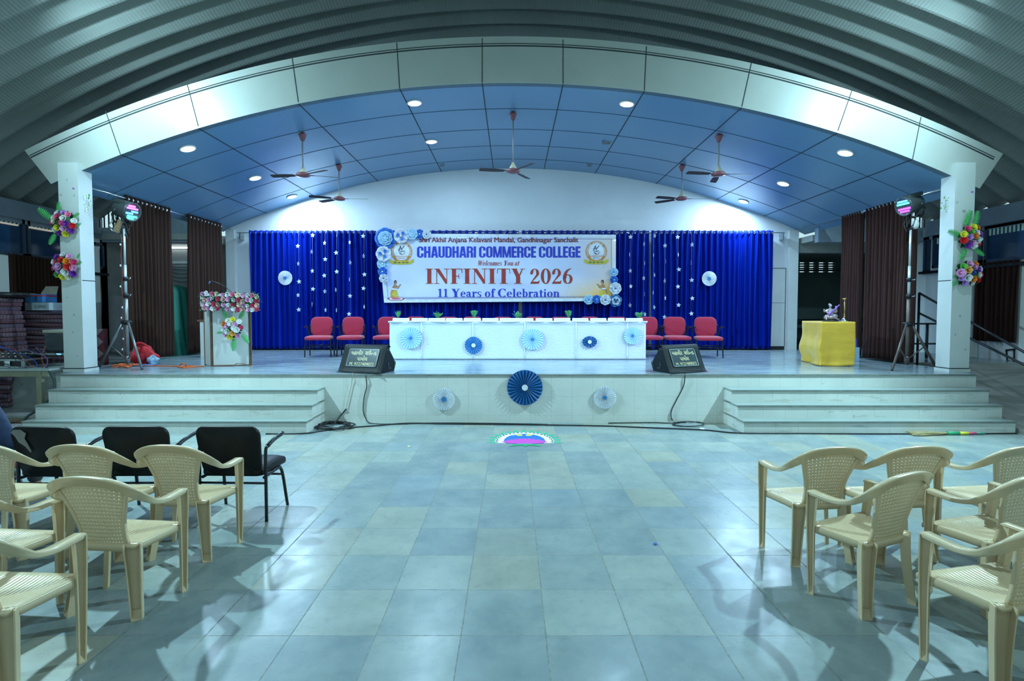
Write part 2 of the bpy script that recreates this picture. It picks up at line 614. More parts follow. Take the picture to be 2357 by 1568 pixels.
# fascia arch and vaulted soffit
FX = [(278, 357, 243, 255), (457, 292, 430, 190), (687, 237, 672, 130), (920, 205, 913, 97), (1110, 192, 1110, 86), (1296, 194, 1296, 90), (1483, 210, 1488, 105), (1707, 247, 1730, 143), (1928, 302, 1962, 205), (2100, 368, 2120, 268)]
FY = 8.36
def soff(x):
    return VC + math.sqrt(VR * VR - (x + 0.024) ** 2)
def arc_pt(a, r):
    return (-0.024 + r * sin(a), VC + r * cos(a))
TC, TR = -11.81, 17.963
XL, XR = -7.45, 7.56
nA = 80
out = []
for i in range(nA + 1):
    x = XL + (XR - XL) * i / nA
    out.append((x, soff(x)))
top = []
for i in range(nA + 1):
    x = 7.92 + (-7.86 - 7.92) * i / nA
    top.append((x, TC + math.sqrt(TR * TR - (x + 0.026) ** 2)))
b = MB()
n = nA + 1
vs = []
for y in (FY, FY + 0.12):
    vs += [(x, y, z) for x, z in out] + [(x, y, z) for x, z in reversed(top)]
fs = []
m2 = 2 * n
for k, o in ((0, 0), (1, m2)):
    for i in range(nA):
        q = (o + i, o + i + 1, o + n + i + 1, o + n + i)
        fs.append(q if k == 0 else q[::-1])
for i in range(nA):
    fs.append((i, m2 + i, m2 + i + 1, i + 1))
    fs.append((n + i, n + i + 1, m2 + n + i + 1, m2 + n + i))
fs += [(0, n, m2 + n, m2), (n - 1, m2 + n - 1, m2 + m2 - 1, m2 - 1)]
b.add(vs, fs, 0, False)
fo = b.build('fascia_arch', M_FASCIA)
struct(fo, 'white panelled arch over the stage mouth')
# grooves in the fascia
b = MB()
for bx, by_, tx, ty in FX:
    p, q = P(bx, by_, FY), P(tx, ty, FY)
    d = (q - p).normalized()
    p, q = p + d * 0.012, q - d * 0.012
    s = Vector((d.z, 0, -d.x)) * 0.005
    b.add([p - s + Vector((0, -0.003, 0)), p + s + Vector((0, -0.003, 0)), q + s + Vector((0, -0.003, 0)), q - s + Vector((0, -0.003, 0)),
           p - s + Vector((0, 0.004, 0)), p + s + Vector((0, 0.004, 0)), q + s + Vector((0, 0.004, 0)), q - s + Vector((0, 0.004, 0))],
          [(0, 1, 2, 3), (7, 6, 5, 4), (0, 4, 5, 1), (1, 5, 6, 2), (2, 6, 7, 3), (3, 7, 4, 0)])
for off, wd in ((0.115, 0.005), (0.15, 0.009)):
    def strip(u, v, off=off, wd=wd):
        a = math.asin(-7.80 / TR) + (math.asin(7.86 / TR) - math.asin(-7.80 / TR)) * u
        r = TR - off - wd + 2 * wd * v
        return Vector((-0.026 + r * sin(a), FY - 0.004, TC + r * cos(a)))
    b.grid(strip, 80, 1, 0, False)
struct(b.build('trim_3', M_GROOVE, fo, solid=0.004), 'dark grooves between the fascia panels')
# soffit
JX = [P(a, c, FY).x for a, c, _, _ in FX]
YB = [FY + 0.002, 9.40, 10.44, 11.46, 12.45, BY + 0.02]
b = MB()
def sof(u, v):
    x = XL + (XR - XL) * u
    return Vector((x, FY + 0.005 + (BY + 0.05 - FY - 0.005) * v, soff(x)))
b.grid(sof, 80, 4, 0, True)
def soft(u, v):
    x = XL + (XR - XL) * u
    return Vector((x, FY + 0.1 + (BY - FY) * v, soff(x) + 0.08))
b.grid(soft, 80, 1, 0, True)
so = b.build('ceiling_stage', M_SOFFIT, fix=False)
struct(so, 'blue grey panelled vault over the stage')
b = MB()
for x in JX:
    w = 0.008
    for y0, y1 in ((FY, BY),):
        b.add([(x - w, y0, soff(x - w) - 0.003), (x + w, y0, soff(x + w) - 0.003), (x + w, y1, soff(x + w) - 0.003), (x - w, y1, soff(x - w) - 0.003)], [(0, 1, 2, 3)])
for y in YB[1:5]:
    def tr(u, v, y=y):
        x = XL + 0.1 + (XR - XL - 0.2) * u
        return Vector((x, y - 0.004 + 0.008 * v, soff(x) - 0.003))
    b.grid(tr, 60, 1, 0, False)
struct(b.build('trim_4', M_GROOVE, so, fix=False, solid=0.004), 'dark joints between the soffit panels')

# back wall of the stage
b = MB()
xs = [-7.36 + 14.72 * i / 60 for i in range(61)]
poly = [(x, soff(x) + 0.05) for x in reversed(xs)]
b.prism([(-7.36, SH - 0.05), (7.36, SH - 0.05)] + poly, BY, BY + 0.25, lambda u, v, w: Vector((u, w, v)))
struct(b.build('wall_back', M_BACKW), 'white wall at the back of the stage')
b = MB()
b.box(7.10, 7.34, BY - 0.07, BY + 0.02, SH, soff(7.34) - 0.01, 0)
b.box(-7.34, -7.12, BY - 0.05, BY + 0.02, SH, soff(-7.34) - 0.01, 0)
struct(b.build('pilaster', M_WHITE), 'white pilasters flanking the blue curtains')
b = MB().box(-7.1, 7.05, BY - 0.02, BY + 0.01, SH, SH + 0.09)
struct(b.build('baseboard_back', M_BLACKP), 'dark skirting below the curtains')
# flush door in the pale wall at the right
b = MB().box(5.9, 7.04, BY - 0.025, BY + 0.02, SH + 0.09, 2.86, 0)
b.box(5.88, 7.04, BY - 0.028, BY - 0.02, 2.86, 2.875, 1)
b.box(7.04, 7.055, BY - 0.028, BY - 0.02, SH + 0.09, 2.875, 1)
b.box(5.9, 7.04, BY - 0.029, BY - 0.02, 1.98, 1.986, 1)
struct(b.build('door_1', [M_WHITE, M_GROOVE]), 'flush white door beside the blue curtain')

# left and right walls of the hall
b = MB().box(-HX - 0.2, -HX, -4.5, 12.7, 0, 3.75)
struct(b.build('wall_left', M_WHITE), 'left side wall of the hall')
b = MB().box(HX, HX + 0.2, -4.5, 12.7, 0, 3.75)
struct(b.build('wall_right', M_WHITE), 'right side wall of the hall')
b = MB().box(-HX - 0.25, -HX + 0.12, -4.5, 12.3, 3.62, 3.97)
b.box(-HX - 0.2, -HX + 0.05, -4.5, 12.6, 3.54, 3.63)
struct(b.build('beam_left', M_BEAM), 'concrete beam under the left edge of the roof')
b = MB().box(HX - 0.12, HX + 0.25, -4.5, 12.3, 3.55, 3.90)
b.box(HX - 0.05, HX + 0.2, -4.5, 12.6, 3.47, 3.56)
struct(b.build('beam_right', M_BEAM), 'concrete beam under the right edge of the roof')

# gables and passages beside the stage
def gable(name, s, label):
    b = MB()
    yg = 12.55
    def roofz(x):
        return RC + math.sqrt(RR * RR - x * x) + 0.1
    x0, xa, xb, x1 = 7.46, 9.52, 10.08, 10.16
    zs = 3.45
    zw0, zw1 = 3.80, 3.93
    xs = [x0 + (xa - x0) * i / 8 for i in range(9)]
    b.prism([(s * x0, zs), (s * xa, zs)] + [(s * x, roofz(x)) for x in reversed(xs)], yg, yg + 0.15, lambda u, v, w: Vector((u, w, v)))
    b.prism([(s * xa, zs), (s * xb, zs), (s * xb, zw0), (s * xa, zw0)], yg, yg + 0.15, lambda u, v, w: Vector((u, w, v)))
    b.prism([(s * xb, zs), (s * x1, zs), (s * x1, roofz(x1)), (s * xb, roofz(xb))], yg, yg + 0.15, lambda u, v, w: Vector((u, w, v)))
    g = b.build(name, M_BEAM)
    struct(g, label)
    b = MB()
    k = 0
    x = xa
    while x <= xb + 0.01:
        b.box(s * x - 0.012, s * x + 0.012, yg + 0.05, yg + 0.074, zw0, roofz(x) - 0.02)
        x += 0.112
    b.build('window_bars', M_BLACKM, g)
    return g
gable('wall_gable_left', -1, 'gable wall with a barred opening, left of the stage')
gable('wall_gable_right', 1, 'gable wall with a barred opening, right of the stage')

# left passage
b = MB().box(-HX, -7.42, 13.6, 13.8, 0, 3.75, 0)
b.box(-9.0, -8.28, 13.55, 13.6, 3.02, 3.5, 1)
struct(b.build('wall_left_passage', [M_CEMENT, M_WHITE]), 'stained cement wall behind the left curtains')
b = MB().box(-HX, -7.42, 9.4, 13.8, 0, SH - 0.02)
struct(b.build('floor_left_passage', M_CEMENT), 'raised cement floor behind the left curtains')
b = MB().box(-HX, -7.42, 12.5, 13.8, 3.5, 3.65)
b.box(7.42, 13.2, 12.72, 17.2, 3.5, 3.65)
b.box(-HX - 0.2, -HX, 12.5, 13.8, 0, 3.6)
struct(b.build('ceiling_passage', M_CEMENT), 'slab over the side passages')
# right passage: dim room with louvre vents
b = MB()
vx = [(1841, 1858), (1863, 1880), (1885, 1903), (1907, 1925)]
YV = 16.9
cols = [(P(a, 610, YV).x, P(c, 610, YV).x) for a, c in vx]
z0v, z1v = P(1880, 628, YV).z, P(1880, 602, YV).z
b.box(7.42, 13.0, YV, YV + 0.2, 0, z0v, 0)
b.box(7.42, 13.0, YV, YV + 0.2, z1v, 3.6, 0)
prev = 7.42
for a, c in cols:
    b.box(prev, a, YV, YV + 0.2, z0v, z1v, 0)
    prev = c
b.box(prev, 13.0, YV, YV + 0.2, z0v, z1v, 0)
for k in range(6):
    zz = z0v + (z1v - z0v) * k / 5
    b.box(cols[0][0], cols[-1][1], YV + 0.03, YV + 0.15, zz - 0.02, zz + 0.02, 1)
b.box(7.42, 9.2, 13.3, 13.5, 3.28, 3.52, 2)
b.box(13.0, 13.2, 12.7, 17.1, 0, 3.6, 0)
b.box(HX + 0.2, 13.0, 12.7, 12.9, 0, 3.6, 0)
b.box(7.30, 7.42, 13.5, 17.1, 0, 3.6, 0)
b.box(7.5, 12.9, 15.9, 15.94, 3.02, 3.06, 1)
for zz, dd in ((1.43, 0), (1.5, 0.05), (1.22, 0.1), (1.15, 0.0)):
    b.tube([(7.45, 16.7 - dd, zz), (8.6, 16.7 - dd, zz - 0.012), (12.9, 16.7 - dd, zz)], 0.025, 6, 1)
struct(b.build('wall_right_passage', [M_DARKW, M_GROOVE, M_CEMENT]), 'dim green room wall with louvred vents')
b = MB().box(7.46, HX, 9.9, 13.5, 0, SH - 0.004)
b.box(7.46, 13.0, 13.5, 17.1, 0, SH - 0.004)
struct(b.build('floor_right_passage', M_STAGE), 'floor of the room behind the right curtains')
# ramp on the right with its two handrails
b = MB()
b.prism([(7.1, 0.0), (9.9, SH - 0.004), (9.9, 0.0)], 7.31, HX, lambda u, v, w: Vector((w, u, v)))
M_RAMP = stone_mat('ramp_concrete', (0.24, 0.23, 0.20), (0.32, 0.31, 0.28), 0.6, 0.2)
struct(b.build('ramp', M_RAMP), 'concrete ramp rising beside the right pillar')
# ================================================================= stage lamps, fans
M_LED = glow('led_white', (0.90, 0.97, 1.0), 14.0)
M_FANRED = mat('maroon_fan_paint', (0.23, 0.075, 0.085), 0.35)
M_FANCREAM = mat('cream_fan_paint', (0.50, 0.46, 0.33), 0.4)
M_FANROD = mat('fan_rod', (0.26, 0.24, 0.22), 0.4)
M_FANBLADE = mat('brown_fan_blade', (0.055, 0.042, 0.046), 0.6)
COOL = (0.48, 0.76, 1.0)

def on_soffit(px, py):
    a = Vector(pdir(px, py))
    t0, t1 = 6.0, 16.0
    for _ in range(50):
        t = (t0 + t1) / 2
        p = Vector((0, 0, EYE)) + a * t
        if p.z < soff(p.x):
            t0 = t
        else:
            t1 = t
    return p

DL = [(954, 236, 'round downlight in the stage vault, left of centre near the arch'),
      (1443, 238, 'round downlight in the stage vault, right of centre near the arch'),
      (432, 341, 'round downlight at the far left of the vault, nearest the arch'),
      (1946, 351, 'round downlight at the far right of the vault, nearest the arch'),
      (993, 325, 'round downlight left of the middle fan, second row back'),
      (587, 409, 'round downlight on the left flank of the vault, halfway back'),
      (1803, 422, 'round downlight on the right flank of the vault, halfway back'),
      (672, 452, 'round downlight on the left flank closest to the back wall'),
      (1711, 463, 'round downlight on the right flank closest to the back wall')]
for px, py, lab in DL:
    p = on_soffit(px, py)
    t = thing('downlight', lab, 'ceiling light', (p.x, p.y, p.z - 0.004), 0, 'downlights in the stage vault')
    tilt = math.atan2(p.x, p.z - VC)
    t.rotation_euler = (0, tilt, 0)
    b = MB().lathe([(0.128, 0.004), (0.132, -0.012), (0.112, -0.02), (0.108, -0.012)], 24)
    b.build('trim_ring', M_WHITE, t)
    MB().lathe([(0.0, -0.014), (0.108, -0.0135), (0.108, 0.002), (0.0, 0.002)], 24).build('lens', M_LED, t)
    back = py in (452, 463)
    e = {236: 60, 238: 60, 341: 60, 351: 60, 325: 60, 409: 85, 422: 85, 452: 110, 463: 110}[py]
    lamp('downlight_beam', 'AREA', (p.x - 0.03 * p.x / 7, p.y, p.z - 0.04), e, COOL, 0.2, (p.x - 0.03 * p.x / 7 - sin(tilt), p.y, p.z - 0.04 - cos(tilt)))

FANS = [(1181, 262, 1180, 393, (-55, 62, 190), 'ceiling fan hanging at the middle of the stage vault', 1.0),
        (696, 310, 699, 402, (-30, 18, 172), 'ceiling fan on the left side nearer the hall', 1.0),
        (780, 382, 780, 457, (3, 150, 205), 'ceiling fan on the left side near the back wall', 1.0),
        (1655, 313, 1655, 400, (2, 78, 190), 'ceiling fan on the right side nearer the hall', 1.0),
        (1570, 383, 1568, 457, (2, 140, 195), 'ceiling fan on the right side near the back wall', 1.0)]
for px, py, qx, qy, angs, lab, k in FANS:
    p = on_soffit(px, py - 4)
    zm = P(qx, qy, p.y).z
    t = thing('ceiling_fan', lab, 'fan', (p.x, p.y, p.z), 0, 'maroon ceiling fans over the stage')
    L = p.z - zm
    MB().lathe([(0.0, 0.02), (0.035, 0.02), (0.035, -0.02), (0.068, -0.03), (0.066, -0.05), (0.03, -0.15), (0.0, -0.15)], 18).build('canopy', M_FANRED, t)
    MB().lathe([(0.0, -0.10), (0.0125, -0.10), (0.0125, -L + 0.06), (0.0, -L + 0.06)], 10).build('rod', M_FANROD, t)
    MB().lathe([(0.0, -L + 0.15), (0.02, -L + 0.15), (0.035, -L + 0.11), (0.07, -L + 0.045), (0.07, -L + 0.03), (0.0, -L + 0.03)], 20).build('motor_cap', M_FANCREAM, t)
    MB().lathe([(0.0, -L + 0.03), (0.10, -L + 0.025), (0.128, -L), (0.12, -L - 0.03), (0.06, -L - 0.045), (0.0, -L - 0.045)], 24).build('motor', M_FANRED, t)
    for a in angs:
        a = math.radians(a)
        M = Matrix.Translation((0, 0, -L - 0.005)) @ Matrix.Rotation(a, 4, 'Z')
        b = MB()
        b.box(0.10, 0.20, -0.02, 0.02, -0.003, 0.003, 0, M)
        R = Matrix.Rotation(math.radians(12), 4, 'X')
        b.prism([(0.17, -0.045), (0.35, -0.062), (0.6, -0.062), (0.625, -0.05), (0.63, 0.03), (0.61, 0.055), (0.35, 0.055), (0.17, 0.035)], -0.003, 0.003, lambda u, v, w: M @ (R @ Vector((u, v, w))))
        b.build('blade', M_FANBLADE, t)

# small fixtures in the vault
for i, (px, py, w, lab) in enumerate(((1396, 327, 0.09, 'small louvred box fixed in the vault right of the middle fan'), (1357, 379, 0.055, 'little dark spot fitting by the back wall right of the middle fan'), (1018, 379, 0.055, 'little dark spot fitting by the back wall left of the middle fan'))):
    p = on_soffit(px, py)
    t = thing('ceiling_fitting', lab, 'fitting', (p.x, p.y, p.z), 0)
    MB().box(-w, w, -0.06, 0.06, -0.03, 0.002).build('housing', M_STEEL, t, bevel=0.004)
    b = MB()
    for k in range(5):
        b.box(-w * 0.85 + k * w * 0.36, -w * 0.85 + k * w * 0.36 + w * 0.2, -0.045, 0.045, -0.033, -0.029)
    b.build('louvre', M_GROOVE, t)

# flood lamps hung under the hall roof
for (x, y, z), lab in ((FLOOD_L, 'flood lamp hung under the roof on the left'), (FLOOD_R, 'flood lamp hung under the roof on the right')):
    t = thing('flood_lamp', lab, 'lamp', (x, y, z + 0.05))
    b = MB().box(-0.2, 0.2, -0.15, 0.15, 0.0, 0.07, 0)
    for k in range(8):
        b.box(-0.18 + k * 0.05, -0.17 + k * 0.05, -0.13, 0.13, 0.07, 0.11, 0)
    b.build('housing', M_BLACKM, t)
    MB().box(-0.18, 0.18, -0.13, 0.13, -0.008, 0.0, 0).build('lens', M_LED, t)
    zr = RC + math.sqrt(RR * RR - x * x) - z
    MB().tube([(-0.21, 0, 0.03), (-0.21, 0, 0.17), (0, 0, 0.19), (0.21, 0, 0.17), (0.21, 0, 0.03)], 0.01, 6).build('yoke', M_BLACKM, t)
    MB().tube([(0, 0, 0.18), (0, 0, zr)], 0.012, 6).build('hanger', M_BLACKM, t)
# ================================================================= seats
M_CREAM = mat('cream_moulded_plastic', (0.64, 0.50, 0.315), 0.24, 0, 0.05, 5, 0, 0.5, 0.0, 0, 0, 0.08)
M_BLKLEATH = mat('black_leatherette', (0.007, 0.0072, 0.008), 0.45, 0, 0.15, 30, 0.05, 0.2)
M_BLKTUBE = mat('black_enamel_tube', (0.012, 0.014, 0.018), 0.22, 0.2)
M_REDFAB = mat('red_chair_cover', (0.38, 0.010, 0.045), 0.75, 0, 0.12, 40, 0.15, 0.3, 0, 0.4)
M_REDSEAT = mat('dull_red_plastic', (0.30, 0.03, 0.04), 0.45)
M_GREYSTEEL = mat('dull_grey_steel', (0.22, 0.25, 0.26), 0.4, 0.5)

def c_profile(w, d, t):
    return [(-w, -d), (-w, d), (w, d), (w, -d), (w - t, -d), (w - t, d - t), (-w + t, d - t), (-w + t, -d)]

def leg_mesh(path, wf, df, turn, foot=True):
    pts = smooth_path(path, 5)
    n = len(pts)
    ca, sa = cos(turn), sin(turn)
    b = MB()
    b.sweep(pts, lambda i: c_profile(wf(i / (n - 1)), df(i / (n - 1)), 0.006), lambda i: ((ca, sa, 0), (-sa, ca, 0)), 0, False, False)
    if foot:
        p = pts[-1]
        w, d = wf(1), df(1)
        M = Matrix.Translation(p) @ Matrix.Rotation(turn, 4, 'Z')
        b.box(-w, w, -d, d, 0, 0.006, 0, M)
        b.add([M @ Vector(q) for q in ((-w, d - 0.004, 0.05), (w, d - 0.004, 0.05), (w, -d, 0.004), (-w, -d, 0.004))], [(0, 1, 2, 3)])
    return b

def rail_path():
    half = [(0.258, 0.170, 0.642), (0.262, 0.10, 0.640), (0.266, 0.0, 0.642), (0.270, -0.085, 0.668), (0.268, -0.145, 0.718), (0.238, -0.198, 0.778), (0.160, -0.230, 0.823), (0.075, -0.243, 0.840), (0.0, -0.246, 0.844)]
    full = half + [(-x, y, z) for x, y, z in reversed(half[:-1])]
    return smooth_path(full, 6)

def plastic_chair():
    t = thing('plastic_chair', 'x', 'chair')
    # seat with ridges and skirt
    def hw(v):
        return 0.190 + 0.05 * min(1.0, v * 1.35) - 0.012 * max(0, v - 0.8) * 5
    NU = 66
    def seat(u, v):
        k = u * 2 - 1
        y = -0.135 + 0.36 * v
        x = k * hw(v)
        z = 0.422 - 0.014 * math.sin(PI * min(1, v * 1.1)) * (1 - k * k) + 0.004 * v
        if v > 0.86:
            z -= ((v - 0.86) / 0.14) ** 2 * 0.022
        m = max(0, min(1, (0.94 - abs(k)) * 20)) * max(0, min(1, (v - 0.06) * 12)) * max(0, min(1, (0.93 - v) * 12))
        z += 0.0024 * m * sin(x * 2 * PI / 0.0215)
        return Vector((x, y, z))
    b = MB().grid(seat, NU * 2, 16)
    rim = [seat(0, j / 16) for j in range(16, -1, -1)] + [seat(i / 16, 0) for i in range(1, 17)] + [seat(1, j / 16) for j in range(1, 17)] + [seat(1 - i / 16, 1) for i in range(1, 16)]
    n = len(rim)
    cx, cy = 0, 0.05
    low = [Vector((cx + (p.x - cx) * 1.012, cy + (p.y - cy) * 1.012, p.z - 0.008)) for p in rim]
    low2 = [Vector((cx + (p.x - cx) * 1.004, cy + (p.y - cy) * 1.004, p.z - (0.022 if (p.y < -0.10 and abs(p.x) > 0.14) else 0.042 if p.y < 0.2 else 0.030))) for p in rim]
    b.add(rim + low + low2, [(i, (i + 1) % n, n + (i + 1) % n, n + i) for i in range(n)] + [(n + i, n + (i + 1) % n, 2 * n + (i + 1) % n, 2 * n + i) for i in range(n)], 0, True)
    b.build('seat', M_CREAM, t, solid=0.004)
    # rear legs: channels open to the back; front legs run up into the arms
    for s in (-1, 1):
        leg_mesh([(s * 0.170, -0.124, 0.425), (s * 0.182, -0.128, 0.25), (s * 0.210, -0.150, 0.0)], lambda k: 0.044 - 0.016 * k, lambda k: 0.026 - 0.006 * k, s * 0.5).build('leg', M_CREAM, t)
        leg_mesh([(s * 0.264, 0.152, 0.638), (s * 0.262, 0.158, 0.52), (s * 0.255, 0.165, 0.40), (s * 0.258, 0.158, 0.2), (s * 0.262, 0.148, 0.0)],
                 lambda k: 0.028 - 0.012 * k, lambda k: 0.017 - 0.005 * k, s * 1.15).build('leg', M_CREAM, t)
        # web from leg to seat side
        MB().prism([(0.13, 0.43), (0.13, 0.385), (0.19, 0.375), (0.19, 0.43)], s * 0.205, s * 0.246, lambda u, v, w: Vector((w, u, v))).build('bracket', M_CREAM, t, bevel=0.006)
    # arm and top rail: one continuous flanged loop
    pts = rail_path()
    n = len(pts)
    def prof(i):
        p = pts[i]
        k = max(0, min(1, (p.z - 0.65) / 0.12))       # 0 on the arm, 1 across the back
        wi = 0.032 - 0.022 * k
        dr = 0.020 + 0.030 * k
        fl = 0.026 - 0.004 * k
        return [(-wi, -0.002), (-wi, 0.004), (0.0, 0.006), (fl - 0.002, 0.006), (fl + 0.003, 0.002), (fl + 0.002, -0.005), (fl - 0.016 * k - 0.001, -0.012), (fl - 0.020 * k - 0.001, -dr), (fl - 0.025 * k - 0.005, -dr), (fl - 0.022 * k - 0.006, -0.010), (0.0, 0.0)]
    def frame(i):
        tg = pts[min(i + 1, n - 1)] - pts[max(i - 1, 0)]
        tg.normalize()
        o = Vector((tg.y, -tg.x, 0))
        if o.length < 1e-5:
            o = Vector((1, 0, 0))
        o.normalize()
        if o.dot(Vector((pts[i].x, pts[i].y + 0.02, 0))) < 0:
            o = -o
        u = tg.cross(o)
        if u.z < 0:
            u = -u
        return o, u
    MB().sweep(pts, prof, frame).build('armrest_rail', M_CREAM, t)
    # perforated back panel
    nx, nz = 14, 16
    us, vs_ = [0.0], [0.0]
    for i in range(nx):
        a = (i + 0.5) / nx * 0.90 + 0.05
        us += [a - 0.0095, a + 0.0095]
    us.append(1.0)
    for i in range(nz):
        a = (i + 0.5) / nz * 0.90 + 0.04
        vs_ += [a - 0.0085, a + 0.0085]
    vs_.append(1.0)
    def bw(v):
        return 0.134 - 0.006 * sin(PI * min(1, v * 1.6)) + 0.088 * v ** 2.0
    def back(u, v):
        k = 2 * u - 1
        x = k * bw(v)
        z = 0.405 + (0.424 - 0.042 * k * k * v) * v
        y = -0.128 - 0.112 * v ** 0.9 + 0.75 * x * x + 0.012 * sin(PI * v)
        return Vector((x, y, z))
    verts = [back(u, v) for v in vs_ for u in us]
    w = len(us)
    fs = []
    for j in range(len(vs_) - 1):
        for i in range(w - 1):
            if i % 2 == 1 and j % 2 == 1:
                continue
            fs.append((j * w + i, j * w + i + 1, (j + 1) * w + i + 1, (j + 1) * w + i))
    b = MB().add(verts, fs, 0, True)
    b.build('backrest', M_CREAM, t, solid=0.0035)
    edge = [back(0, 1 - k / 10) for k in range(11)] + [back(k / 10, 0) for k in range(1, 11)] + [back(1, k / 10) for k in range(1, 11)]
    b = MB().tube(edge, 0.0085, 6, flat=0.8)
    # outer posts that carry the panel down into the seat
    for s in (0, 1):
        b.tube([back(s, k / 8) + Vector(((0.006 if s else -0.006), 0.002, 0)) for k in range(9)], 0.012, 6, flat=0.5)
    b.build('back_frame', M_CREAM, t)
    return t

PC = plastic_chair()
PC['group'] = 'cream plastic armchairs facing the stage'
D = math.radians
chairs = [
    (-2.33, 3.02, -5, 'cream plastic armchair, front middle of the left block, whole in view with four legs showing'),
    (-2.335, 3.69, -4, 'cream plastic armchair on the left directly behind the rightmost black armchair'),
    (-2.955, 3.70, -4, 'cream plastic armchair on the left directly behind the middle black armchair'),
    (-3.66, 3.72, -3, 'cream plastic armchair at the left edge just behind the torn black armchair'),
    (-2.985, 2.88, -4, 'cream plastic armchair cut by the left edge, beside the whole one in the second row'),
    (-2.42, 2.36, -3, 'cream plastic armchair in the bottom left corner, nearest of the left block'),
    (2.14, 3.635, 7, 'cream plastic armchair at the aisle end of the right block, farthest row'),
    (2.745, 3.66, 5, 'cream plastic armchair second from the aisle in the farthest row on the right'),
    (3.47, 3.66, 6, 'cream plastic armchair cut by the right edge in the farthest row'),
    (2.155, 3.075, 22, 'cream plastic armchair turned to the aisle in the right block, whole in view'),
    (2.90, 3.06, 14, 'cream plastic armchair cut by the right edge in the second row from the stage'),
    (2.36, 2.42, 12, 'cream plastic armchair in the bottom right corner with a bright shine on its seat'),
    (2.40, 1.84, 12, 'cream plastic armchair of which only an arm and leg show at the bottom right edge'),
]
for i, (x, y, rz, lab) in enumerate(chairs):
    if i == 0:
        PC.location = (x, y, 0)
        PC.rotation_euler = (0, 0, D(rz))
        PC['label'] = lab
    else:
        dup(PC, (x, y, 0), D(rz), lab)

def pad(w, d, th, r, bulge, fn, n=5):
    """cushion: rounded slab, fn maps (x,y,z) to place"""
    b = MB()
    o = rrect(-w, w, -d, d, r, n)
    rings = [(0.0, -th), (0.97, -th), (1.0, -th * 0.5), (1.0, th * 0.4), (0.965, th * 0.85), (0.8, th + bulge * 0.6), (0.4, th + bulge * 0.95)]
    vs = []
    for k, z in rings[1:]:
        vs += [fn(x * k, y * k, z) for x, y in o]
    m = len(o)
    fs = [(j * m + i, j * m + (i + 1) % m, (j + 1) * m + (i + 1) % m, (j + 1) * m + i) for j in range(len(rings) - 2) for i in range(m)]
    vs += [fn(0, 0, -th), fn(0, 0, th + bulge)]
    fs += [(len(vs) - 2, (i + 1) % m, i) for i in range(m)]
    l = (len(rings) - 2) * m
    fs += [(len(vs) - 1, l + i, l + (i + 1) % m) for i in range(m)]
    return b.add(vs, fs, 0, True)

def tube_chair(name, label, cat_mats, black):
    """steel tube armchair with pads; front toward +y"""
    cush, tube, armm = cat_mats
    t = thing(name, label, 'chair')
    zb0, zb1 = (0.385, 0.815) if black else (0.43, 0.865)
    hb = (zb1 - zb0) / 2
    def backfn(x, y, z):
        v = (y + hb) / (2 * hb)
        return Vector((x * (0.90 + 0.10 * v), -0.155 - 0.075 * v - z + 0.25 * x * x, zb0 + hb + y))
    pad(0.272 if black else 0.242, hb, 0.022, 0.085 if black else 0.125, 0.012, lambda x, y, z: backfn(x, y, -z)).build('backrest', cush, t)
    def seatfn(x, y, z):
        zz = 0.415 + z - max(0, y - 0.12) ** 2 * 1.5
        return Vector((x, y + 0.06, zz))
    pad(0.262, 0.232, 0.032, 0.06, 0.014, seatfn).build('seat', cush, t)
    for s in (-1, 1):
        if black:
            rear = [(s * 0.285, -0.155, 0.0), (s * 0.283, -0.150, 0.3), (s * 0.282, -0.145, 0.57), (s * 0.284, -0.12, 0.625), (s * 0.286, -0.02, 0.655), (s * 0.288, 0.14, 0.675)]
            front = [(s * 0.285, 0.215, 0.0), (s * 0.27, 0.17, 0.28), (s * 0.262, 0.145, 0.355), (s * 0.262, 0.10, 0.375), (s * 0.262, -0.14, 0.365)]
        else:
            rear = [(s * 0.262, -0.19, 0.0), (s * 0.258, -0.165, 0.40), (s * 0.254, -0.185, 0.56), (s * 0.25, -0.20, 0.70)]
            front = [(s * 0.275, 0.20, 0.0), (s * 0.262, 0.175, 0.365), (s * 0.262, 0.13, 0.378), (s * 0.258, -0.16, 0.375)]
        MB().tube(smooth_path(rear, 5), 0.0135, 8).build('leg', tube, t)
        MB().tube(smooth_path(front, 5), 0.0135, 8).build('leg', tube, t)
        if black:
            MB().tube(smooth_path(rear[3:], 5), 0.0175, 8).build('armrest', armm, t)
        else:
            MB().tube(smooth_path([(s * 0.256, -0.165, 0.40), (s * 0.278, -0.13, 0.55), (s * 0.284, -0.09, 0.635), (s * 0.286, 0.02, 0.655), (s * 0.288, 0.13, 0.645)], 5), [0.013] * 8 + [0.017] * 13, 8).build('armrest', armm, t)
    zc = 0.30 if black else 0.22
    b = MB()
    b.tube([(-0.275, 0.185 if not black else 0.16, zc), (0.275, 0.185 if not black else 0.16, zc)], 0.010, 6)
    b.tube([(-0.28, -0.15, zc + 0.02), (0.28, -0.15, zc + 0.02)], 0.010, 6)
    b.build('stretcher', tube, t)
    return t

BC = tube_chair('black_armchair', 'x', (M_BLKLEATH, M_BLKTUBE, M_BLKTUBE), True)
tag(BC, 'black leatherette armchair at the aisle end of the left front row', 'chair', 'black armchairs in the left front row')
BC.location = (-2.33, 4.38, 0)
BC.rotation_euler = (0, 0, D(-2))
dup(BC, (-3.10, 4.38, 0), D(1), 'black leatherette armchair in the middle of the three at the left front')
TC_ = dup(BC, (-3.83, 4.36, 0), D(-3), 'black leatherette armchair with a torn grey patch at a back corner')
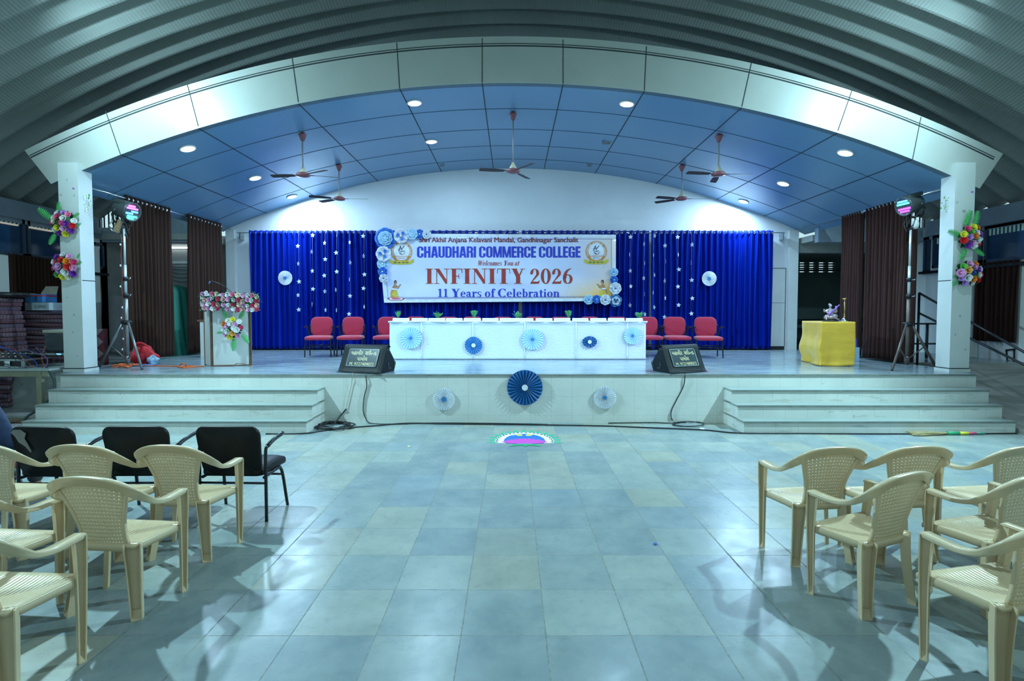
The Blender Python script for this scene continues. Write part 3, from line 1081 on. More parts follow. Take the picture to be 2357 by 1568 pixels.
# torn patch of the third chair's back
def tear(x, y):
    v = (y + 0.215) / 0.43
    return Vector((x * (0.90 + 0.10 * v), -0.155 - 0.075 * v - 0.0315 + 0.25 * x * x, 0.60 + y))
b = MB()
poly = [(-0.245, 0.165), (-0.215, 0.19), (-0.145, 0.195), (-0.10, 0.165), (-0.125, 0.12), (-0.105, 0.07), (-0.088, 0.012), (-0.10, 0.0), (-0.135, 0.05), (-0.19, 0.085), (-0.215, 0.14)]
b.add([tear(x, y) for x, y in poly] + [tear(x, y) + Vector((0, 0.004, 0)) for x, y in poly], [tuple(range(len(poly))), tuple(range(2 * len(poly) - 1, len(poly) - 1, -1))])
b.build('torn_patch', mat('torn_grey_lining', (0.20, 0.20, 0.20), 0.9), TC_, fix=False)
# red seated chair under the person at the far left
RS = tube_chair('red_armchair', 'steel armchair with a dull red cushion at the far left, under a seated person', (M_REDSEAT, M_GREYSTEEL, M_BLKTUBE), True)
RS.location = (-4.62, 4.30, 0)

RC0 = tube_chair('red_armchair', 'x', (M_REDFAB, M_BLKTUBE, M_BLKTUBE), False)
tag(RC0, 'red cushioned armchair at the far left end of the row on stage', 'chair', 'red armchairs along the stage table')
reds = [(729, 822, 7, 'red cushioned armchair at the far left end of the row on stage'),
        (803, 821, 5, 'red cushioned armchair second from the left on stage, behind the left monitor'),
        (886, 820, 3, 'red cushioned armchair half hidden by the left end of the white table'),
        (1498, 821, -3, 'red cushioned armchair half hidden by the right end of the white table'),
        (1563, 822, -5, 'red cushioned armchair second from the right on stage, behind the right monitor'),
        (1636, 824, -7, 'red cushioned armchair at the far right end of the row on stage')]
for i, (px, py, rz, lab) in enumerate(reds):
    p = PZ(px, py, SH)
    loc, r = (p.x, p.y + 0.2, SH), PI + D(rz)
    if i == 0:
        RC0.location = loc
        RC0.rotation_euler = (0, 0, r)
        RC0['label'] = lab
    else:
        dup(RC0, loc, r, lab)
for i, (px, lab) in enumerate(((955, 'red chair behind the table, first top from its left end'), (1032, 'red chair behind the table, second top from its left end'), (1088, 'red chair behind the table, third top from its left end'), (1157, 'red chair behind the table, left of the middle plant'),
                               (1230, 'red chair behind the table, right of the middle plant'), (1291, 'red chair behind the table beside the fifth plant'), (1357, 'red chair behind the table, second top from its right end'), (1421, 'red chair behind the table, first top from its right end'))):
    yb = (11.38, 11.95)[(i + 1) % 2]
    p = P(px, 727, yb)
    dup(RC0, (p.x, yb - 0.15, SH), PI + D(random.uniform(-4, 4)), lab)
# ================================================================= curtains
def satin(name, c0, c1, rough, sheen=0.0, spec=0.5):
    t = NT(name)
    p = t.obj()
    st = t.n('ShaderNodeMapping', Vector=p, Scale=(6.0, 6.0, 0.4)).outputs[0]
    c = t.ramp(t.noise(st, 3.0, 4), [(0.3, c0), (0.7, c1)])
    t.out(Base_Color=c, Roughness=rough)
    t.b.inputs['Sheen Weight'].default_value = sheen
    t.b.inputs['Specular IOR Level'].default_value = spec
    t.bump(t.noise(st, 14, 3), 0.08, 0.01)
    return t.mat
M_BLUE = satin('royal_blue_satin', (0.0012, 0.009, 0.19), (0.0022, 0.016, 0.30), 0.33, 0.0, 0.5)
M_BLUE.node_tree.nodes['Principled BSDF'].inputs['Specular Tint'].default_value = (0.12, 0.30, 1.0, 1)
M_BROWN = satin('dark_brown_curtain_cloth', (0.034, 0.015, 0.010), (0.050, 0.022, 0.015), 0.8, 0.05, 0.2)
M_BROWN2 = satin('wine_brown_curtain_cloth', (0.033, 0.012, 0.010), (0.047, 0.018, 0.015), 0.8, 0.05, 0.2)

def curtain(name, label, A, B, z0, n, amp, m, group, rows=26, gather=0.0, eyelets=True, flare=0.0, seed=0, sub=9):
    """A, B: rod ends of the cloth (3D, z = rod height)"""
    A, B = Vector(A), Vector(B)
    d = B - A
    L = d.length
    t = thing(name, label, 'curtain', A, 0, group)
    dx = d.normalized()
    nr = Vector((dx.y, -dx.x, 0)).normalized()
    rnd = random.Random(seed)
    ph = [rnd.uniform(-0.22, 0.22) for _ in range(n + 2)]
    am = [rnd.uniform(0.75, 1.25) for _ in range(n + 2)]
    lean = [rnd.uniform(-0.35, 0.35) for _ in range(n + 2)]
    top = 0.055
    H = A.z + top - z0
    def f(u, v):
        s = u * n
        i = min(n - 1, int(s))
        k = s - i
        e = lambda a: a[i] * (1 - k) + a[i + 1] * k
        drop = 1 - v
        wv = 2 * PI * (s + e(ph) * min(1, drop * 3) + e(lean) * drop)
        a = amp * (1 + (e(am) - 1) * min(1, drop * 4)) * (1 + 0.25 * drop)
        off = a * (sin(wv) + 0.22 * sin(2 * wv + 1.0) * drop)
        w = 1 - gather * drop
        lat = (0.5 + (u - 0.5) * w) * L + flare * drop * L * (u - 0.5) + 0.3 * a * cos(wv) * drop
        zt = H * v - H + top + (L and d.z * u)
        return dx * lat + nr * off + Vector((0, 0, zt - dx.z * lat))
    MB().grid(f, n * sub, rows).build('drape', m, t, fix=False, solid=0.003)
    if eyelets:
        for i in range(2 * n):
            u = (i + 0.5) / (2 * n) + 0.0
            c = dx * (u * L)
            M = Matrix((dx, nr, Vector((0, 0, 1)))).transposed().to_4x4()
            s = 1 if i % 2 else -1
            R = M @ Matrix.Rotation(PI / 2, 4, 'Y') @ Matrix.Rotation(s * 0.95, 4, 'X')
            ring = [Vector((0, 0, 0)) + R @ Vector((0.025 * cos(a), 0.025 * sin(a), 0)) + c for a in [2 * PI * j / 12 for j in range(12)]]
            if i == 0:
                ring0 = MB().tube([R @ Vector((0.024 * cos(a), 0.024 * sin(a), 0)) for a in [2 * PI * j / 14 for j in range(14)]], 0.0075, 6, closed=True).mesh('eyelet', M_CHROME)
                ring1 = MB().tube([(M @ Matrix.Rotation(PI / 2, 4, 'Y') @ Matrix.Rotation(0.95, 4, 'X')) @ Vector((0.024 * cos(a), 0.024 * sin(a), 0)) for a in [2 * PI * j / 14 for j in range(14)]], 0.0075, 6, closed=True).mesh('eyelet', M_CHROME)
            o = bpy.data.objects.new('eyelet', ring1 if i % 2 else ring0)
            COL.objects.link(o)
            o.parent = t
            o.location = c
    return t

CY = 13.06
zrod = P(1178, 536, CY).z
for a, c, n, lab, sd in ((573, 866, 23, 'royal blue satin curtain at the left of the banner with hanging stars', 1),
                         (869, 1194, 21, 'royal blue satin curtain behind the left half of the banner', 2),
                         (1201, 1494, 20, 'royal blue satin curtain behind the right half of the banner', 3),
                         (1499, 1780, 21, 'royal blue satin curtain at the right of the banner with hanging stars', 4)):
    A, B_ = P(a, 536, CY), P(c, 536, CY)
    curtain('stage_curtain', lab, (A.x, CY, zrod), (B_.x, CY, zrod), SH + 0.03, n, 0.055, M_BLUE, 'royal blue curtains at the back of the stage', 30, 0.0, True, 0.0, sd)
b = MB().tube([(P(545, 536, CY).x, CY, zrod), (P(1806, 536, CY).x, CY, zrod)], 0.0125, 8)
rod = tag(b.build('curtain_rod', M_CHROME), 'long steel rod carrying the blue curtains along the back wall', 'rod')
for px in (552, 868, 1197, 1497, 1803):
    x = P(px, 536, CY).x
    MB().box(x - 0.012, x + 0.012, CY - 0.01, BY + 0.01, zrod - 0.16 if px in (552, 1803) else zrod - 0.02, zrod - 0.005).build('bracket', M_STEEL, rod)

# brown side curtains on sloping rods
def side_rod(name, pa, pb, X, lab):
    A, B_ = PX(*pa, X), PX(*pb, X)
    z = (A.z + B_.z) / 2
    o = MB().tube([(X, A.y, z), (X, B_.y, z)], 0.014, 8).build(name, M_CHROME)
    tag(o, lab, 'rod')
    return z, o
XL_ = -7.18
zl = 3.86
o = MB().tube([(XL_, 8.57, zl), (XL_, BY - 0.11, zl)], 0.014, 8).build('curtain_rod', M_CHROME)
tag(o, 'steel rod running back from the left pillar over the brown curtains', 'rod')
def yat(px, X):
    return PX(px, 600, X).y
curtain('side_curtain', 'dark brown curtain behind the tripod at the left of the stage, the wider one', (XL_, yat(290, XL_), zl), (XL_, yat(396, XL_), zl), SH + 0.05, 11, 0.05, M_BROWN, 'dark brown curtains at the sides of the stage', 24, 0.10, True, 0, 11)
curtain('side_curtain', 'dark brown curtain left of the lectern, nearest the back wall', (XL_, yat(434, XL_), zl), (XL_, yat(506, XL_) + 0.1, zl), SH + 0.05, 10, 0.05, M_BROWN, 'dark brown curtains at the sides of the stage', 24, 0.0, True, 0, 12)
XR_ = 7.33
zr_ = 3.84
o = MB().tube([(XR_, 8.57, zr_), (XR_, BY - 0.23, zr_)], 0.014, 8).build('curtain_rod', M_CHROME)
tag(o, 'steel rod running back from the right pillar over the brown curtains', 'rod')
curtain('side_curtain', 'dark brown curtain behind the brass lamp on the right of the stage', (XR_, yat(1984, XR_), zr_), (XR_, yat(1939, XR_), zr_), SH + 0.05, 8, 0.05, M_BROWN2, 'dark brown curtains at the sides of the stage', 24, 0.05, True, 0, 13)
curtain('side_curtain', 'wide dark brown curtain beside the right tripod on stage', (XR_, yat(2090, XR_), zr_), (XR_, yat(1994, XR_), zr_), SH + 0.04, 11, 0.055, M_BROWN2, 'dark brown curtains at the sides of the stage', 24, 0.05, True, 0, 14)
curtain('side_curtain', 'narrow strip of brown curtain just right of the right tripod pole', (7.44, yat(2106, 7.44), 3.22), (7.44, yat(2092, 7.44), 3.22), SH + 0.04, 3, 0.04, M_BROWN2, 'dark brown curtains at the sides of the stage', 20, 0.0, False, 0, 15)

# ---------------- side windows of the hall and their curtains
M_GLASSB = mat('dark_blue_tinted_glass', (0.010, 0.045, 0.115), 0.10, 0, 0.25, 1.2)
M_FRAME = mat('dark_blue_steel_frame', (0.035, 0.065, 0.11), 0.45, 0.3)
M_DAYL = glow('daylight_behind_fluted_glass', (0.40, 0.62, 0.52), 0.05)
def side_window(name, X, y0, y1, z0, z1, lab, day=True):
    s = 1 if X < 0 else -1
    t = bpy.data.objects.new(name, None)
    COL.objects.link(t)
    t.location = (X, (y0 + y1) / 2, z0)
    struct(t, lab)
    h, w = z1 - z0, (y1 - y0) / 2
    b = MB()
    for a, c, d, e in ((-w, w, 0, 0.06), (-w, w, h - 0.06, h), (-w, -w + 0.06, 0, h), (w - 0.06, w, 0, h)):
        b.box(min(0, s * 0.05), max(0, s * 0.05), a, c, d, e)
    b.build('window_frame', M_FRAME, t)
    MB().box(min(0, s * 0.02), max(0, s * 0.02), -w + 0.05, w - 0.05, 0.05, h - 0.05).build('pane', M_GLASSB, t)
    if day:
        b = MB()
        k = -w + 0.1
        while k < w - 0.12:
            b.box(min(s * 0.021, s * 0.026), max(s * 0.021, s * 0.026), k, k + 0.045, h - 0.2, h - 0.07)
            k += 0.085
        b.build('fluted_strip', M_DAYL, t)
    return t
def zat(px, py, X):
    return PX(px, py, X).z
zt, zb = zat(30, 492, -HX), zat(30, 588, -HX)
side_window('window_1', -HX, 7.5, yat(55, -HX), zb, zt, 'dark blue window at the left edge under the beam')
side_window('window_2', -HX, yat(61, -HX), yat(145, -HX), zb, zt, 'dark blue window on the left wall beside the pillar flowers')
side_window('window_3', -HX, yat(212, -HX), yat(236, -HX), zb - 0.1, zt - 0.3, 'dark window on the left wall seen behind the pillar', False)
zt, zb = zat(2300, 517, HX), zat(2300, 602, HX)
side_window('window_4', HX, yat(2262, HX), yat(2150, HX), zb, zt, 'dark blue window on the right wall beside the pillar flowers')
side_window('window_5', HX, 7.4, yat(2269, HX), zb, zt, 'dark blue window at the right edge under the beam')
side_window('window_6', HX, yat(2150, HX) + 0.1, yat(2129, HX), zb - 0.1, zt, 'dark window on the right wall seen behind the pillar', False)
# white pilaster and bright slit by the left edge
b = MB().box(-HX, -9.88, 7.9, yat(17, -9.9), 0, 2.85)
struct(b.build('trim_5', M_WHITE), 'white pilaster on the left wall')
b = MB().box(-HX, -9.97, yat(19, -9.97), yat(27, -9.97), 1.5, 2.80)
struct(b.build('window_7', glow('bright_daylight_slit', (0.92, 0.96, 0.9), 0.9)), 'narrow bright slit of daylight beside the left pilaster')
# tube lights along the left beam
M_TUBE = glow('tube_light_white', (0.95, 1.0, 0.97), 5.0)
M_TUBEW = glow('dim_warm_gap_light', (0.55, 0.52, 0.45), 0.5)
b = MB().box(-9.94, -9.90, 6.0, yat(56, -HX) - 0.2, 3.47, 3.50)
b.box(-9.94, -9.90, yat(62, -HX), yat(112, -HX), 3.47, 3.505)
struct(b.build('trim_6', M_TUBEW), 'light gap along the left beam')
# reflection strips of tube lights seen at the left window: a tube fitting below the beam
# hall side curtains
zr = 2.84
curtain('window_curtain', 'dark brown curtain on the left wall above the folded rugs', (-9.93, yat(20, -9.93), zr), (-9.93, yat(146, -9.93), zr), 0.9, 15, 0.035, M_BROWN, 'dark brown curtains on the hall walls', 12, 0, False, 0, 21, 6)
tag(MB().tube([(-9.93, 7.6, zr), (-9.93, yat(150, -9.93), zr)], 0.016, 8).build('curtain_rod', M_CHROME), 'short steel curtain rod on the left wall under the blue windows', 'rod')
curtain('window_curtain', 'brown curtain strip on the left wall just right of the left pillar', (-9.9, yat(212, -9.9), 2.7), (-9.9, yat(232, -9.9), 2.7), 0.85, 4, 0.03, M_BROWN, 'dark brown curtains on the hall walls', 12, 0, False, 0, 22, 6)
curtain('window_curtain', 'dark brown curtain on the right wall above the ramp', (9.92, yat(2240, 9.92), 2.72), (9.92, yat(2346, 9.92), 2.72), 1.14, 9, 0.04, M_BROWN2, 'dark brown curtains on the hall walls', 12, 0, False, 0, 24, 8)
tag(MB().tube([(9.92, 7.6, 2.72), (9.92, yat(2236, 9.92), 2.72)], 0.016, 8).build('curtain_rod', M_CHROME), 'short steel curtain rod on the right wall above the ramp', 'rod')
# ================================================================= lettering
def rect_(x0, y0, x1, y1):
    return [(x0, y0), (x1, y0), (x1, y1), (x0, y1)]

def ring_(cx, cy, rx, ry, ix, iy, a0, a1, n=22):
    """list of quads between outer and inner ellipse"""
    q = []
    for i in range(n):
        a, c = math.radians(a0 + (a1 - a0) * i / n), math.radians(a0 + (a1 - a0) * (i + 1) / n)
        q.append([(cx + rx * cos(a), cy + ry * sin(a)), (cx + rx * cos(c), cy + ry * sin(c)), (cx + ix * cos(c), cy + iy * sin(c)), (cx + ix * cos(a), cy + iy * sin(a))])
    return q

def disc_(cx, cy, r, n=14):
    return [[(cx + r * cos(2 * PI * i / n), cy + r * sin(2 * PI * i / n)) for i in range(n)]]

S_ = 0.045
def glyph(c):
    """bold serif glyph: (polygons, advance), cap height 1"""
    R, G = rect_, ring_
    if c == ' ':
        return [], 0.28
    if c == 'I':
        return [R(.10, 0, .36, 1), R(0, 0, .46, S_), R(0, 1 - S_, .46, 1)], .53
    if c == 'N':
        return [R(.13, 0, .185, 1), [(.0, 1), (.31, 1), (.80, .20), (.80, 0), (.70, 0), (.10, .93)], R(.75, 0, .80, 1), R(0, 0, .32, S_), R(0, 1 - S_, .2, 1), R(.60, 1 - S_, .94, 1)], 1.0
    if c == 'F':
        return [R(.09, 0, .35, 1), R(0, 0, .45, S_), R(0, 1 - .055, .72, 1), [(.66, 1), (.72, 1), (.74, .70), (.70, .70)], R(.3, .47, .52, .53), [(.50, .36), (.54, .36), (.54, .64), (.50, .64)]], .80
    if c == 'T':
        return [R(.28, 0, .54, 1), R(.17, 0, .65, S_), R(.02, 1 - .055, .80, 1), [(.02, 1), (.07, 1), (.04, .68), (.0, .68)], [(.75, 1), (.80, 1), (.82, .68), (.78, .68)]], .87
    if c == 'Y':
        return [[(.05, 1), (.33, 1), (.56, .46), (.30, .44)], [(.74, 1), (.67, 1), (.45, .50), (.52, .44)], R(.30, 0, .56, .48), R(.2, 0, .66, S_), R(0, 1 - S_, .38, 1), R(.56, 1 - S_, .86, 1)], .88
    if c == 'C':
        return G(.46, .5, .46, .52, .23, .47, 42, 318, 34) + [[(.72, 1.02), (.76, 1.02), (.76, .66), (.72, .66)]], .86
    if c == 'W':
        return [[(.04, 1), (.25, 1), (.42, .3), (.36, 0), (.31, 0)], [(.36, 0), (.41, 0), (.60, .8), (.55, .9)], [(.46, 1), (.66, 1), (.82, .3), (.76, 0), (.71, 0)], [(.76, 0), (.81, 0), (1.08, 1), (1.02, 1)], R(0, 1 - S_, .32, 1), R(.94, 1 - S_, 1.16, 1)], 1.12
    if c == '0':
        return G(.31, .5, .31, .51, .115, .46, 0, 360, 36), .68
    if c == '2':
        return G(.29, .70, .27, .30, .09, .255, -28, 172, 22) + disc_(.10, .70, .09) + [[(.54, .585), (.36, .58), (.02, .05), (.02, 0), (.12, .1)], [(.02, 0), (.55, 0), (.60, .22), (.55, .22), (.50, .15), (.10, .15)]], .66
    if c == '6':
        return G(.32, .31, .30, .32, .115, .27, 0, 360, 32) + G(.56, .36, .545, .66, .34, .62, 94, 182, 16), .68
    if c == '1':
        return [R(.19, .03, .37, 1), R(.06, 0, .50, S_), [(.06, .86), (.06, .90), (.30, 1), (.37, 1), (.2, .84)]], .56
    if c == 'e':
        return G(.28, .33, .26, .345, .10, .30, 12, 322, 28) + [R(.1, .33, .52, .385)], .58
    if c == 'a':
        return G(.20, .185, .19, .195, .065, .15, 0, 360, 22) + [R(.27, .03, .43, .50)] + G(.245, .47, .185, .205, .03, .165, 0, 160, 16) + disc_(.105, .52, .07) + [[(.40, 0), (.52, .0), (.54, .06), (.42, .09)]], .56
    if c == 'r':
        return [R(.08, 0, .25, .66), R(0, 0, .35, S_), R(0, .62, .2, .66)] + disc_(.42, .56, .09) + [[(.23, .42), (.30, .62), (.42, .67), (.40, .60), (.31, .52), (.25, .38)]], .52
    if c == 's':
        return G(.22, .49, .18, .18, .07, .135, 40, 262, 20) + G(.22, .17, .2, .19, .07, .14, -142, 92, 20) + [[(.12, .42), (.22, .36), (.34, .28), (.3, .2), (.2, .29), (.08, .36)], R(.37, .48, .40, .67), R(.02, 0, .05, .2)], .48
    if c == 'o':
        return G(.28, .33, .27, .345, .10, .30, 0, 360, 30), .60
    if c == 'f':
        return [R(.10, 0, .27, .84), R(0, 0, .38, S_), R(0, .60, .38, .66)] + G(.29, .82, .19, .20, .02, .155, 30, 180, 16) + disc_(.41, .87, .075), .42
    if c == 'l':
        return [R(.09, 0, .26, 1), R(0, 0, .35, S_), R(0, .96, .2, 1)], .38
    if c == 'b':
        return [R(.07, .02, .22, 1), R(0, .96, .2, 1)] + G(.30, .33, .25, .345, .085, .295, -165, 165, 26), .60
    if c == 't':
        return [R(.10, .1, .27, .86), R(0, .60, .38, .66)] + G(.25, .14, .15, .15, .02, .09, 180, 325, 12), .41
    if c == 'i':
        return [R(.09, 0, .26, .66), R(0, 0, .35, S_), R(0, .62, .2, .66)] + disc_(.175, .87, .095), .38
    if c == 'n':
        return [R(.08, 0, .25, .66), R(0, 0, .32, S_), R(0, .62, .2, .66), R(.40, 0, .57, .46), R(.35, 0, .64, S_)] + G(.36, .44, .21, .23, .05, .17, 0, 150, 16), .66
    if c == 'm':
        return [R(.08, 0, .25, .66), R(0, 0, .32, S_), R(0, .62, .2, .66), R(.40, 0, .57, .46), R(.35, 0, .62, S_), R(.72, 0, .89, .46), R(.67, 0, .96, S_)] + G(.36, .44, .21, .23, .05, .17, 0, 150, 14) + G(.68, .44, .21, .23, .05, .17, 0, 150, 14), .98
    if c == 'c':
        return G(.28, .33, .26, .345, .10, .30, 45, 318, 24) + disc_(.43, .53, .085), .52
    if c == 'u':
        return [R(.07, .2, .24, .66), R(0, .62, .2, .66), R(.39, .02, .56, .66), R(.32, .62, .5, .66), R(.5, 0, .64, S_)] + G(.27, .2, .2, .21, .03, .15, 180, 345, 14), .66
    return [rect_(0, 0, .4, .6)], .5

def block(c):
    """heavy condensed sans capital, height 1"""
    R, G = rect_, ring_
    w, t, h = .52, .19, .125
    if c == ' ':
        return [], .20
    if c == 'I':
        return [R(0, 0, t, 1)], t + .05
    if c == 'H':
        return [R(0, 0, t, 1), R(w - t, 0, w, 1), R(t, .42, w - t, .58)], w + .05
    if c == 'E':
        return [R(0, 0, t, 1), R(t, 0, .40, .16), R(t, .84, .40, 1), R(t, .43, .385, .58)], .44
    if c == 'L':
        return [R(0, 0, t, 1), R(t, 0, .38, .16)], .41
    if c == 'A':
        return [[(.0, 0), (.18, 0), (.30, .82), (.30, 1), (.14, 1)], [(.56, 0), (.38, 0), (.26, .82), (.26, 1), (.42, 1)], R(.16, .18, .40, .33)], .59
    if c == 'M':
        return [R(0, 0, .155, 1), R(.545, 0, .70, 1), [(.0, 1), (.21, 1), (.40, .0), (.28, 0)], [(.70, 1), (.49, 1), (.30, .0), (.42, 0)]], .75
    if c in 'COGDUR':
        rx, ry = w / 2, .20
        top = G(rx, 1 - ry, rx, ry, rx - t, ry - .11, 0, 180, 14)
        bot = G(rx, ry, rx, ry, rx - t, ry - .11, 180, 360, 14)
        side = [R(0, ry, t, 1 - ry)]
        if c == 'O':
            return top + bot + side + [R(w - t, ry, w, 1 - ry)], w + .05
        if c == 'C':
            return top + bot + side + [R(w - t, .64, w, 1 - ry), R(w - t, ry, w, .37)], w + .05
        if c == 'G':
            return top + bot + side + [R(w - t, .66, w, 1 - ry), R(w - t, 0, w, .50), R(w - t - .08, .38, w, .52)], w + .05
        if c == 'U':
            return bot + [R(0, ry, t, 1), R(w - t, ry, w, 1)], w + .05
        q1 = G(rx, 1 - ry, rx, ry, rx - t, ry - .12, 0, 90, 8)
        q2 = G(rx, ry, rx, ry, rx - t, ry - .12, 270, 360, 8)
        if c == 'D':
            return [R(0, 0, t, 1), R(t, 0, rx, .12), R(t, .88, rx, 1), R(w - t, ry, w, 1 - ry)] + q1 + q2, w + .05
        return [R(0, 0, t, 1), R(t, .88, rx, 1), R(w - t, .66, w, 1 - ry), R(t, .45, .36, .57), R(w - t, .0, w, .36), [(w - t, .66), (w, .66), (.46, .53), (.30, .5)], [(.30, .55), (.46, .53), (w, .38), (w, .34), (w - t, .34)]] + q1, w + .05
    return [], .3

def serif_line(text, shear=0.0, glyph=glyph):
    polys, x = [], 0.0
    for c in text:
        g, a = glyph(c)
        for p in g:
            polys.append([(x + u + shear * v, v) for u, v in p])
        x += a
    xs = [u for p in polys for u, v in p]
    x0, x1 = min(xs), max(xs)
    return [[((u - x0) / (x1 - x0), v) for u, v in p] for p in polys]

def font_line(text, bold=0.0):
    """outline of a line of lettering as (verts, faces) in a unit box"""
    cu = bpy.data.curves.new('lettering', 'FONT')
    cu.body = text
    cu.offset = bold
    cu.resolution_u = 3
    o = bpy.data.objects.new('lettering', cu)
    COL.objects.link(o)
    bpy.context.view_layer.update()
    dg = bpy.context.evaluated_depsgraph_get()
    me = bpy.data.meshes.new_from_object(o.evaluated_get(dg))
    vs = [tuple(v.co) for v in me.vertices]
    fs = [tuple(p.vertices) for p in me.polygons]
    bpy.data.objects.remove(o)
    bpy.data.curves.remove(cu)
    bpy.data.meshes.remove(me)
    xs, ys_ = [v[0] for v in vs], [v[1] for v in vs]
    x0, x1, y0, y1 = min(xs), max(xs), min(ys_), max(ys_)
    return [((x - x0) / (x1 - x0), (y - y0) / (y1 - y0)) for x, y, _ in vs], fs

def put_font(b, text, fn, bold=0.0, m=0, shear=0.0, zc=[0]):
    vs, fs = font_line(text, bold)
    zc[0] += 1
    return b.add([fn(u + shear * (v - 0.5), v) for u, v in vs], fs, m)

def put_polys(b, polys, fn, m=0, top=1.0):
    for k, p in enumerate(polys):
        b.add([fn(u, v / top) for u, v in p], [tuple(range(len(p)))], m)
    return b

# ================================================================= the banner
BNY = 12.90
def bq(px, py):
    """place on the slightly wavy banner, from its position in the photo"""
    q = P(px, py, BNY)
    return Vector((q.x, BNY + 0.010 * sin(q.x * 2.3) + 0.006 * sin(q.z * 4 + q.x * 1.3), q.z))
def banner_mat():
    t = NT('printed_banner_vinyl')
    p = t.obj()
    x, y, z = t.xyz(p)
    c = t.ramp(t.noise(p, 0.8, 2), [(0.3, (0.60, 0.68, 0.92)), (0.7, (0.68, 0.75, 0.95))])
    # printed tan wash in the lower right, and a faint one at lower left
    zc = P(1178, 668, BNY).z
    fx = t.math('MULTIPLY', t.math('SUBTRACT', x, 0.7), 0.55)
    fz = t.math('MULTIPLY', t.math('SUBTRACT', zc + 0.35, z), 1.3)
    f = t.math('MULTIPLY', t.n('ShaderNodeClamp', Value=fx).outputs[0], t.n('ShaderNodeClamp', Value=fz).outputs[0])
    f = t.math('ADD', f, t.math('MULTIPLY', t.n('ShaderNodeClamp', Value=t.math('MULTIPLY', t.math('SUBTRACT', x, 1.3), 0.7)).outputs[0], 0.35))
    f = t.n('ShaderNodeClamp', Value=t.math('MULTIPLY', f, 1.5)).outputs[0]
    c = t.mix(f, c, (0.86, 0.52, 0.14))
    t.out(Base_Color=c, Roughness=0.28)
    t.bump(t.noise(p, 1.7, 2), 0.15, 0.05)
    return t.mat
M_VINYL = banner_mat()
M_VWHITE = mat('banner_white', (0.74, 0.79, 0.86), 0.35)
M_INKM = mat('maroon_ink', (0.25, 0.03, 0.04), 0.4)
M_INKB = mat('blue_ink', (0.02, 0.04, 0.50), 0.4)
M_INKR = mat('brick_red_ink', (0.36, 0.04, 0.035), 0.4)
M_INKO = mat('orange_ink', (0.60, 0.26, 0.07), 0.4)
M_INKY = mat('yellow_ink', (0.60, 0.52, 0.06), 0.4)
M_INKS = mat('brown_ink', (0.42, 0.22, 0.10), 0.4)
M_INKD = mat('dark_ink', (0.03, 0.03, 0.06), 0.4)
M_INKP = mat('pink_ink', (0.62, 0.12, 0.25), 0.4)
bn = thing('banner', 'white printed banner with red and blue lettering hung over the blue curtains', 'banner', (0, 0, 0))
TLb, TRb, BRb, BLb = (870, 537.5), (1417.5, 540.5), (1417.5, 693), (884.5, 697)
def bil(u, v):
    x = (TLb[0] * (1 - u) + TRb[0] * u) * v + (BLb[0] * (1 - u) + BRb[0] * u) * (1 - v)
    y = (TLb[1] * (1 - u) + TRb[1] * u) * v + (BLb[1] * (1 - u) + BRb[1] * u) * (1 - v)
    return x, y
MB().grid(lambda u, v: bq(*bil(u, v)), 40, 10, 0, True).build('sheet', M_VINYL, bn, fix=False, solid=0.003)
def lift(px, py, k=1):
    q = bq(px, py)
    return Vector((q.x, q.y - 0.004 - 0.0015 * k, q.z))
# white hem and thin printed line
b = MB()
for (u0, u1, v0, v1) in ((0, 1, 0.955, 1), (0, 1, 0, 0.045), (0, 0.012, 0, 1), (0.988, 1, 0, 1)):
    b.grid(lambda u, v: lift(*bil(u0 + (u1 - u0) * u, v0 + (v1 - v0) * v), 0), 30, 2, 0)
b.build('hem', M_VWHITE, bn, fix=False)
b = MB()
for (u0, u1, v0, v1) in ((0.015, 0.985, 0.928, 0.936), (0.015, 0.985, 0.062, 0.07), (0.018, 0.020, 0.065, 0.93), (0.980, 0.982, 0.065, 0.93)):
    b.grid(lambda u, v: lift(*bil(u0 + (u1 - u0) * u, v0 + (v1 - v0) * v), 1), 30, 1, 0)
b.build('border_line', mat('slate_ink', (0.20, 0.24, 0.42), 0.4), bn, fix=False)
# faint printed web of lines at the right
b = MB()
def line2(b, a, c, w, m=0, k=1):
    a, c = Vector(a), Vector(c)
    d = (c - a).normalized()
    n = Vector((-d.y, d.x)) * w
    N = 6
    for i in range(N):
        p, q = a + (c - a) * i / N, a + (c - a) * (i + 1) / N
        b.add([lift(*(p - n), k), lift(*(q - n), k), lift(*(q + n), k), lift(*(p + n), k)], [(0, 1, 2, 3)], m)
hub = (1355.5, 647.5)
for q in ((1320, 622), (1389, 607), (1351, 608), (1403, 642), (1325, 689), (1361, 682), (1310, 655), (1384, 669)):
    line2(b, hub, q, 0.35)
for a, c in (((1389, 607), (1395, 640)), ((1389, 607), (1408, 620)), ((1320, 622), (1351, 608)), ((1300, 690), (1310, 655)), ((1405, 602), (1389, 607))):
    line2(b, a, c, 0.3)
b.build('printed_web', M_VWHITE, bn, fix=False)

